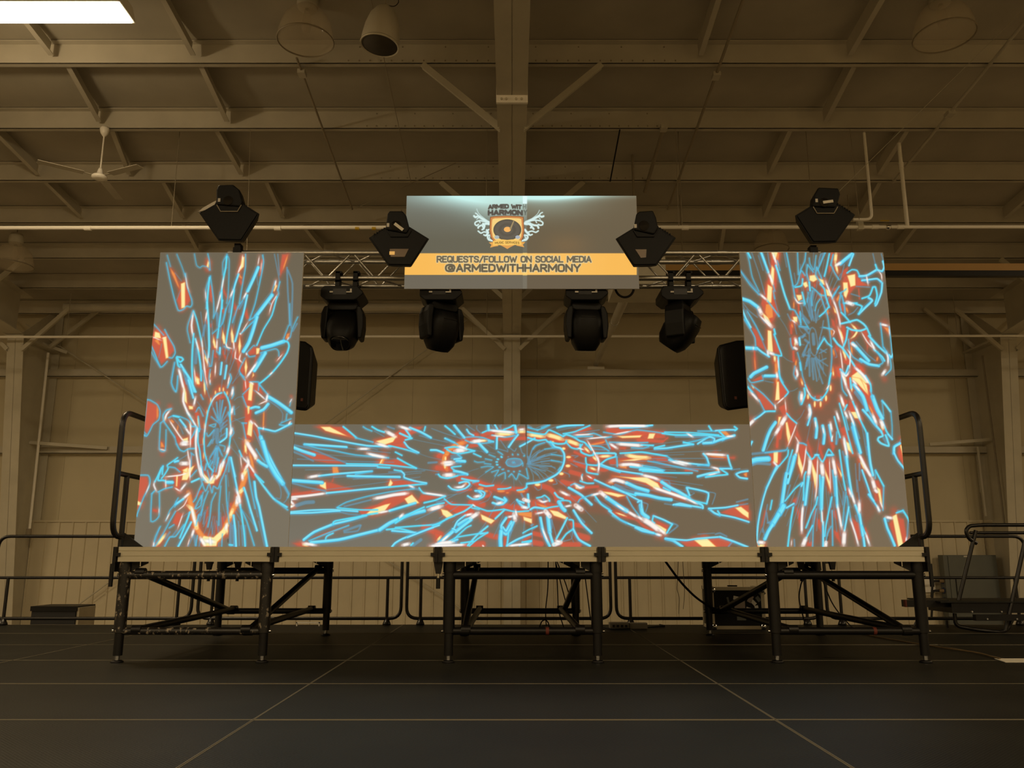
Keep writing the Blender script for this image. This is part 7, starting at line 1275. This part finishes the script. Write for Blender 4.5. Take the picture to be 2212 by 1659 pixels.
# conduits along the roof slope
def along(x, y0, y1, r, lab, js=(), mt='dark_pipe', off=-.035):
    P = [Vector((x, y0, ROOFZ(y0)+off)), Vector((x, y1, ROOFZ(y1)+off))]
    t = pipe_run('roof_conduit', P, r, mt, lab, 'pipe')
    for y in js:
        MB().cbox((x, y, ROOFZ(y)+off-.01), (.10, .14, .06)).build('junction_box', M['purlin'], t)
along(at(648, 160, 10.1).x, 9.9, 13.9, .016, 'thin roof conduit running from the left bell lamp towards the back', (10.2,))
along(at(1548, 150, 10.2).x, 7.6, 13.9, .020, 'roof conduit with pipe clamps right of the centre rafter', (10.25,))
along(at(2050, 235, 11.1).x, 7.2, 13.0, .022, 'white roof pipe slanting up to the top right corner', (11.1,), mt='purlin')
along(at(830, 180, 10.0).x, 7.6, 13.0, .005, 'thin wire along the roof right of the pendant speaker')
along(at(1440, 255, 11.2).x, 11.4, 13.3, .030, 'short thick conduit dropping from a junction box right of the rafter', (11.45,))
jb = at(1440, 283, 11.5)
def wire(u0, v0, u1, v1, Y, lab, r=.004, mt='dark_pipe', name='hanging_wire'):
    p, q = at(u0, v0, Y), at(u1, v1, Y); tag(MB().tube(p, q, r, 6).build(name, M[mt]), lab, 'wire')
wire(541, 280, 533, 545, 11.5, 'thin wire hanging above the far left upright light')
wire(1052, 278, 1050, 492, 11.5, 'thin wire hanging just left of the centre rafter')
wire(1459, 278, 1466, 488, 11.5, 'thin wire hanging above the right end of the banner')
wire(1836, 278, 1856, 474, 11.5, 'thin wire hanging left of the thin drop pipe')
wire(1339, 280, 1318, 392, 11.5, 'dark rod hanging at a slant from the second purlin', .012, 'black', 'hanging_rod')
wire(772, 448, 985, 352, 12.9, 'thin slanting wire left of the banner', .006)
wire(1755, 470, 2212, 20, 8.0, 'thin wire slanting from the right upright light to the top right corner', .0025)
# pipes near the back wall
pz = at(0, 728, 17.45).z
t = pipe_run('wall_pipe', [Vector((-13, 17.45, pz)), Vector((13, 17.45, pz+.03))], .028, 'pipe', 'thin horizontal pipe along the column tops')
for x in (-9.7, -.55, 9.7): MB().tube((x, 17.45, pz), (x, 17.45, pz+1.0), .008, 6).build('hanger_rod', M['dark_pipe'], t)
q0 = at(140, 664, 18.1); q1 = at(985, 662, 18.1)
pipe_run('heating_duct', [q0, Vector((q1.x, q0.y, q0.z))], .10, 'purlin', 'thick round duct below the eave left of the centre column', 'duct')
for x in (-8.0, -4.4, -1.6): MB().tube((x, q0.y, q0.z+.09), (x, q0.y, ROOFZ(q0.y)+.33), .008, 6).build('hanger_rod', M['dark_pipe'], bpy.data.objects['heating_duct'])
# flue through the wall
fz = at(1288, 785, WY-.1).z; fx = at(1288, 785, WY-.1).x
fl = empty('flue_pipe', (fx, 14, fz), 'grey flue pipe running to a plate on the back wall right of the centre column', 'pipe')
MB().tube((fx, 13.2, fz), (fx, 16.1, fz), .082, 18).build('wide_tube', M['purlin'], fl); MB().tube((fx, 16.1, fz), (fx, WY, fz), .06, 16).build('narrow_tube', M['purlin'], fl)
MB().lathe([(.082, -.03), (.088, -.03), (.088, .03), (.082, .03)], (0, 0, 0), 18, Matrix.Translation((fx, 15.55, fz)) @ Matrix.Rotation(math.radians(90), 4, 'X')).build('band', M['chrome'], fl)
MB().box((fx-.2, WY-.03, fz-.16), (fx+.2, WY, fz-.06)).build('wall_plate', M['pipe'], fl)
ht = at(1300, 560, 12.8)
hb = empty('unit_heater', (fx, 12.6, fz), 'unit heater hanging behind the banner', 'heater'); MB().box((fx-.4, 12.3, fz-.35), (fx+.4, 13.2, fz+.4)).build('housing', M['steel'], hb); MB().tube((fx, 12.7, fz+.4), (fx, 12.7, ROOFZ(12.7)+.33), .02, 8).build('hanger', M['dark_pipe'], hb)
# cable ring under the truss
c0 = at(1350, 622, TY-.02); ring = [(c0.x+.085*math.cos(a), TY-.0, c0.z+.012+.095*math.sin(a)) for a in [math.pi*(1.0+k/16) for k in range(17)]]
ring = [(ring[0][0], TY, TZB-.02)] + ring + [(ring[-1][0], TY, TZB-.02)]
tag(MB().path(ring, .011, 8).build('cable_loop', M['black']), 'black cable loop hanging below the truss at the right end of the banner', 'cable')
# dark beam with a pale top that shows right of the right panel
a = at(1880, 573, 13.8); b = at(2260, 573, 13.8)
hbm = empty('hung_track', (a.x, 13.8, a.z), 'long pale track with a dark underside hung right of the right tall panel', 'track')
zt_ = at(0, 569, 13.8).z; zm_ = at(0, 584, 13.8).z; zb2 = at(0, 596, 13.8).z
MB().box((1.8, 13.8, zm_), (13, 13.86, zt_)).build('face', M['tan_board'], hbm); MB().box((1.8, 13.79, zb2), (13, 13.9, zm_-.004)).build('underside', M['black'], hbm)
for x in (3.0, 6.0, 9.2): MB().tube((x, 13.83, zt_), (x, 13.83, ROOFZ(13.83)+.2), .008, 6).build('hanger_rod', M['dark_pipe'], hbm)
# downpipe and strut by the columns
pl = [at(103, 765, 18.6), at(90, 960, 18.6), at(62, 1145, 18.6)]
x_ = at(85, 960, 18.75).x
t = pipe_run('down_pipe', [Vector((at(104, 762, 18.75).x, 18.75, at(104, 762, 18.75).z)), Vector((at(62, 1160, 18.75).x, 18.75, at(62, 1160, 18.75).z))], .03, 'pipe', 'white down pipe beside the left column')
q = at(62, 1150, 18.7); MB().cbox((q.x, 18.7, q.z), (.09, .08, .16)).build('tap', M['dark_pipe'], t)
q0, q1 = at(2122, 768, 18.5), at(2170, 1135, 18.5)
pipe_run('down_pipe', [q0, q1], .02, 'dark_pipe', 'thin down pipe beside the right column')
q0, q1 = at(2112, 965, 18.9), at(2130, 1115, 18.9)
pipe_run('conduit_drop', [q0, q1], .03, 'purlin', 'short conduit below the girt at the right')
for (u0, v0, u1, v1, lab) in ((52, 955, 232, 968, 'pale angle strut from the left column to the girt'), (2158, 948, 2008, 960, 'pale angle strut from the right column to the girt'), (70, 735, 145, 762, 'short knee strut near the left column top')):
    p, q = at(u0, v0, 18.7), at(u1, v1, 19.0); MB().bar(p, q, .05, .07).build('angle_strut', M['steel'], wb)
